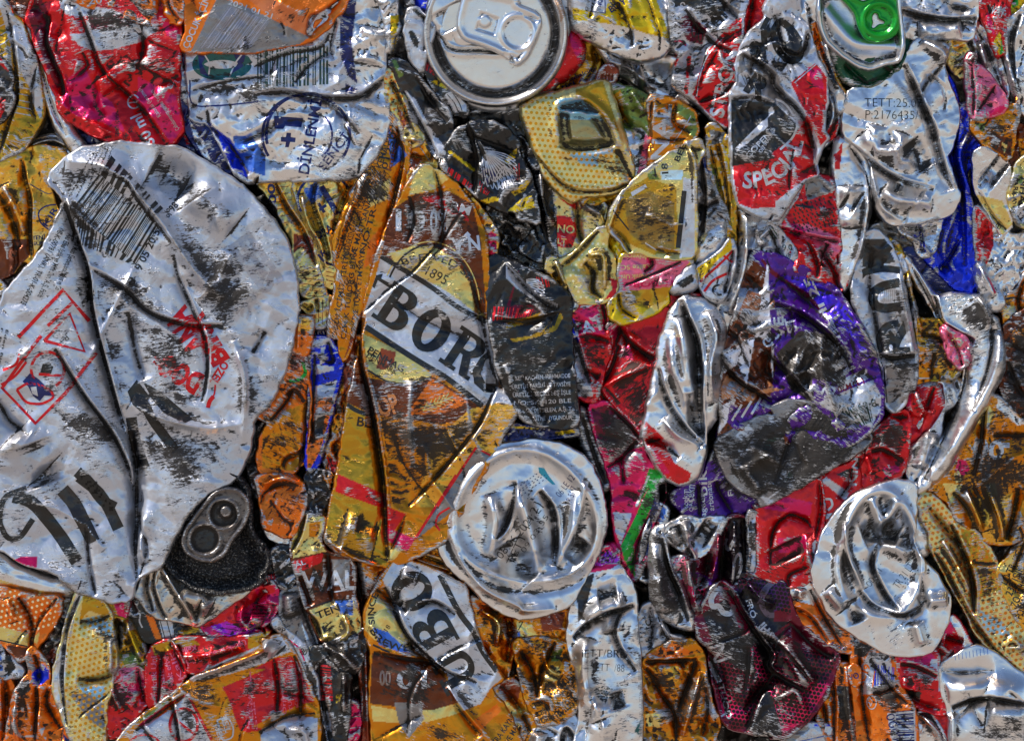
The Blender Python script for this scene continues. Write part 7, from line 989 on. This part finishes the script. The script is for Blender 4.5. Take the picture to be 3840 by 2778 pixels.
D("red label can scrap with pale rows of print, middle of the red label scraps", 4, "C1 950,1045 1060,1010 1110,1090 1155,1215 1100,1305 1042,1372 985,1410 925,1448 905,1310 912,1130", 'R', mat='foil', paint=[('J',"C1 940,1050 1060,1012 1080,1060 960,1110")], letters=[M_lines("C1 930,1400 940,1120 1080,1080 1150,1240",["Teknik Uni","malt su","Malt erbet","Kalit"],102,'F',.5)], scuff=["C1 940,1050 1060,1030 1080,1130 960,1160","C1 920,1320 1060,1260 1100,1290 1000,1400"], folds=[('s',12,22,"C1 1060,1015 1100,1100 1150,1210"),('v',12,16,"C1 1000,1080 980,1400")], cr=20, lam=100)
D("long red and yellow band with upside down print above the yellow red can", -6, "C1 1045,1010 1300,1003 1500,1000 1650,955 C2 60,940 110,960 60,1010 C1 1641,1060 1400,1140 1300,1180 1200,1215 1152,1205 1110,1100", 'R', mat='foil', paint=[('J',"C1 1045,1010 1200,1008 1240,1040 1100,1060"),('J',"C1 1530,990 1650,955 C2 110,960 C1 1600,1080 1530,1060"),('W',"C1 1230,1215 1400,1130 1641,1030 C2 50,1000 C1 1600,1060 1400,1160")], letters=[M_text("Kalitesi","C1 1210,1040 1070,1075",34,'F',.03),M_text("ürak üretici Türk","C1 1500,1020 1130,1140",40,'F',.03),M_text("Üre","C1 1520,1010 1440,1020",30,'F',.03)], scuff=["C1 1300,1080 1480,1030 1420,1120 1250,1180"], folds=[('r',12,20,"C1 1100,1120 1300,1100 1500,1040"),('v',12,18,"C1 1100,1040 1140,1190")], cr=20, lam=100)
D("broad yellow can with red label panels, white sorting triangle and silver ridge, bottom left", 10, "C1 880,1480 1000,1400 1060,1350 1200,1250 1330,1200 1420,1165 1560,1100 1641,1050 C2 40,1020 80,1000 190,985 250,1060 300,1180 360,1310 400,1400 410,1560 400,1700 C1 1641,1700 690,1700 760,1600 810,1540", 'a', mat='foil', seed=3232, cr=22, lam=190, skirt=90,
  paint=[('W',"C1 1160,1240 1330,1190 1641,1080 C2 60,1010 180,990 240,1080 100,1130 C1 1641,1150 1420,1220 1200,1265"),('R',"C1 1375,1300 1641,1190 C2 0,1190 140,1120 240,1110 300,1180 380,1390 280,1410 0,1540 C1 1641,1560 1530,1575 1480,1560 1410,1360"),('W',"C1 840,1560 1060,1440 1160,1340 1310,1641 1310,1700 780,1700"),('I',"C1 860,1500 980,1420 1050,1370 1040,1420 900,1500"),('W',"C2 60,1560 240,1470 400,1490 400,1700 40,1700"),('P',"C1 860,1530 900,1500 1040,1400 1040,1420 880,1545")],
  letters=[M_stroke("C1 1000,1440 1165,1340 1310,1620",18,'R',1,False,0),M_ring("C1",1140,1530,85,100,18,'R',-110,250,0,1),M_stroke("C1 1080,1490 1200,1580",16,'R',1),M_ring("C1",900,1690,110,100,14,'R',180,360,0,1),M_text("TSE","C1 1430,1570 1400,1470",36,'W',.02,1),M_stroke("C1 1345,1500 1410,1480 1445,1540 1440,1610 1370,1630 1345,1500",10,'W',1),M_text("TSEK","C1 1320,1520 1360,1630",34,'W',.02,1),
    M_lines("C1 1500,1550 1560,1300 C2 -10,1190 40,1560",["Teknik Kur","Malt su ve","Şerbetçi","Gıda üret"],111,'F',.5),M_lines("C2 180,1480 150,1150 290,1170 370,1380",["Orjinal Kuru","TUBORG üret","Kalite malt","Arpa ve su","Arpa mal su"],112,'F',.5),M_text("ed ni","C1 1440,1700 1300,1641",30,'F')],
  folds=[('r',20,40,"C1 1170,1240 1400,1165 1641,1070 C2 100,1000"),('s',16,30,"C1 1060,1360 1100,1500 1130,1700"),('v',16,24,"C2 130,1120 160,1300 150,1450"),('v',18,26,"C2 260,1100 300,1300 290,1500"),('s',14,20,"C1 840,1560 1000,1440 1160,1330"),('v',18,22,"C2 40,1580 200,1480 390,1460"),('b',30,24,"C2 80,1010 150,1090"),('r',14,18,"C2 200,1560 330,1560 340,1700")],
  scuff=["C1 1220,1290 1500,1360 1560,1420 1420,1400 1240,1350","C1 1400,1330 1641,1250 C2 0,1330 C1 1540,1400","C1 1150,1400 1270,1600 1230,1641 1110,1500","C2 20,1240 130,1200 140,1400 60,1420","C2 180,1300 350,1330 330,1400 180,1440"], wear=.05)
D("white panel with pink marks folded beside the yellow red can", -12, "C2 110,900 150,870 200,950 275,1000 330,1050 345,1130 390,1250 412,1400 350,1330 290,1180 240,1050 180,980", 'W', letters=[M_text("deg","C2 205,940 130,930",30,'K',.02),M_text("08","C2 340,1080 300,1060",34,'K',.02),M_stroke("C2 220,1010 290,1060 320,1140",10,'P'),M_stroke("C2 200,1020 250,1060",8,'R')], paint=[('Z',"C2 320,1140 390,1250 412,1400 350,1330")], cr=20, lam=60, name="can_scrap")
# ---- bottom right
D("red folded can with scorched square panel, bottom right", -4, "C4 830,1105 940,1112 1060,1085 1092,1062 1108,1170 1118,1200 1122,1300 1152,1450 1142,1470 1060,1455 972,1425 922,1350 872,1300 856,1180", 'R', mat='foil', seed=3333, paint=[('P',"C4 860,1120 1060,1085 1090,1130 1000,1190 870,1140"),('W',"C4 1060,1130 1100,1130 1100,1190 1050,1170"),('W',"C4 1095,1190 1118,1190 1125,1300 1110,1330"),('K',"C4 870,1310 1000,1330 990,1400 930,1370")], folds=[('s',16,26,"C4 870,1150 960,1160 1100,1230"),('v',14,22,"C4 890,1310 980,1400 1120,1440"),('r',10,14,"C4 900,1240 890,1300 980,1320")], scuff=["C4 900,1170 1090,1200 1110,1330 1080,1400 930,1330 900,1260"], cr=20)
D("red can strip with white and silver edge lodged under the dotted can fold", -26, "C4 1082,1020 1165,900 1195,862 1240,905 1312,1045 1330,1062 1240,1090 1150,1165 1112,1165", 'R', mat='clean', paint=[('S',"C4 1195,862 1240,905 1312,1045 1270,1060 1220,960 1170,880"),('P',"C4 1120,960 1180,900 1210,960 1150,1010")], folds=[('v',14,26,"C4 1150,1000 1260,1030"),('r',14,20,"C4 1110,1040 1180,1100")], cr=18)
D("silver can base with thick black ring at the bottom right corner", 2, "C4 1112,1170 1200,1112 1322,1052 1402,1062 1500,1130 1700,1290 1700,1700 1190,1700 1172,1440 1132,1352", 'S', mat='bare', seed=3434, cr=16, lam=200, dome=20,
  letters=[M_stroke("C4 %d,%d %d,%d" % (1205+i*22, 1100-i*5, 1208+i*22, 1135-i*4),3,'Q') for i in range(10)], folds=[('s',22,50,"C4 1180,1420 1300,1365 1450,1355 1641,1400"),('b',44,30,"C4 1150,1330 1350,1290 1641,1340"),('v',24,22,"C4 1120,1200 1260,1220 1450,1200"),('r',14,20,"C4 1190,1460 1190,1641"),('b',60,24,"C4 1400,1450 1641,1480")], scuff=["C4 1190,1390 1350,1340 1500,1340 1641,1370 1641,1410 1400,1385 1250,1420","C4 1250,1150 1400,1150 1400,1200 1260,1190","C4 1330,1560 1480,1450 1641,1480 1641,1641 1340,1641"], wear=-.2)
D("orange can with blue bar code and the numbers 00076 at the bottom edge", -2, "C4 590,1000 640,1020 700,1040 800,1098 852,1160 862,1280 942,1400 972,1500 972,1700 620,1700 600,1500 572,1200", 'O', mat='dirty', seed=3535, paint=[('W',"C4 680,1080 800,1100 850,1300 700,1340 640,1350 630,1290 620,1200"),('W',"C4 790,1460 960,1440 970,1700 830,1700"),('Z',"C4 590,1010 700,1050 650,1120 590,1100")], letters=[M_text("EC19","C4 640,1300 690,1170",40,'O',.03),M_text("00076","C4 780,1470 840,1690",56,'N',.0),M_ring("C4",695,1395,28,40,6,'W'),M_stroke("C4 715,1200 700,1300",8,'O'),M_text("27","C4 690,1420 710,1370",30,'W')], bars=[M_bars("C4 715,1160 840,1180 830,1290 710,1290",8,'U',5),M_bars("C4 840,1450 850,1700 960,1700 950,1440",16,'N',6)],
  folds=[('v',14,22,"C4 620,1060 630,1300 680,1641"),('s',14,24,"C4 690,1120 830,1320 920,1400"),('v',12,20,"C4 860,1290 780,1330 700,1340")], scuff=["C4 660,1280 880,1310 940,1420 820,1440 720,1380","C4 600,1040 680,1060 690,1150 600,1140","C4 650,1580 720,1600 720,1700 650,1700"], cr=24, lam=110, wear=.03)
D("narrow orange can fold with sooty dents at the bottom edge", -12, "C4 450,1205 500,1160 552,1150 562,1300 590,1450 605,1700 455,1700 400,1562 362,1485 430,1330 462,1300", 'O', mat='dirty', paint=[('A',"C4 370,1480 450,1330 460,1500 400,1530"),('Z',"C4 480,1290 560,1290 580,1500 500,1500")], folds=[('s',12,26,"C4 460,1200 480,1400 470,1700"),('r',10,22,"C4 540,1170 550,1400 590,1641"),('v',10,22,"C4 400,1400 440,1600")], cr=26, lam=70, wear=.08)
D("small orange and blue lettered scrap between the two bottom orange cans", 4, "C4 552,1195 585,1150 622,1200 622,1270 600,1300 565,1280", 'O', letters=[M_text("VO","C4 560,1260 620,1240",36,'N',.02)], name="can_scrap", cr=10)
D("pale blue can sliver under the dark magenta can at the bottom edge", -26, "C4 150,1625 300,1528 345,1520 442,1540 455,1600 450,1700 160,1700", 'W', mat='clean', paint=[('H',"C4 150,1625 300,1528 320,1560 200,1650"),('U',"C4 340,1530 440,1530 440,1545 350,1545")], letters=[M_stroke("C4 230,1641 420,1600",6,'Q')], cr=18)
D("pale blue silver scrap in the corner beside the black ringed base", -24, "C4 965,1462 1062,1448 1120,1540 1175,1650 1180,1700 965,1700", 'S', mat='clean', paint=[('K',"C4 970,1462 1060,1450 1100,1530 1000,1480")], folds=[('r',12,24,"C4 1000,1470 1090,1560 1150,1700")], cr=18, name="can_scrap")
D("red sliver standing left of the black ringed silver base", -30, "C4 1060,1450 1148,1445 1175,1520 1195,1700 1165,1690 1130,1580", 'R', mat='clean', cr=14, name="can_scrap")

D("glossy black folded sheet deep in the gap above the black label can", -75, "F 1085,400 1150,430 1215,450 1230,520 1225,600 1160,590 1090,560 1075,480", 'K', mat='clean', cr=44, lam=70, name="can_scrap")
D("dull dark foil twist in the gap between the huge white can and the orange can", -90, "B1 1500,1300 1641,1080 B2 20,1200 40,1450 60,1641 C1 1641,200 1560,120 1540,20", 'g', mat='dirty', cr=44, lam=60, name="can_scrap")
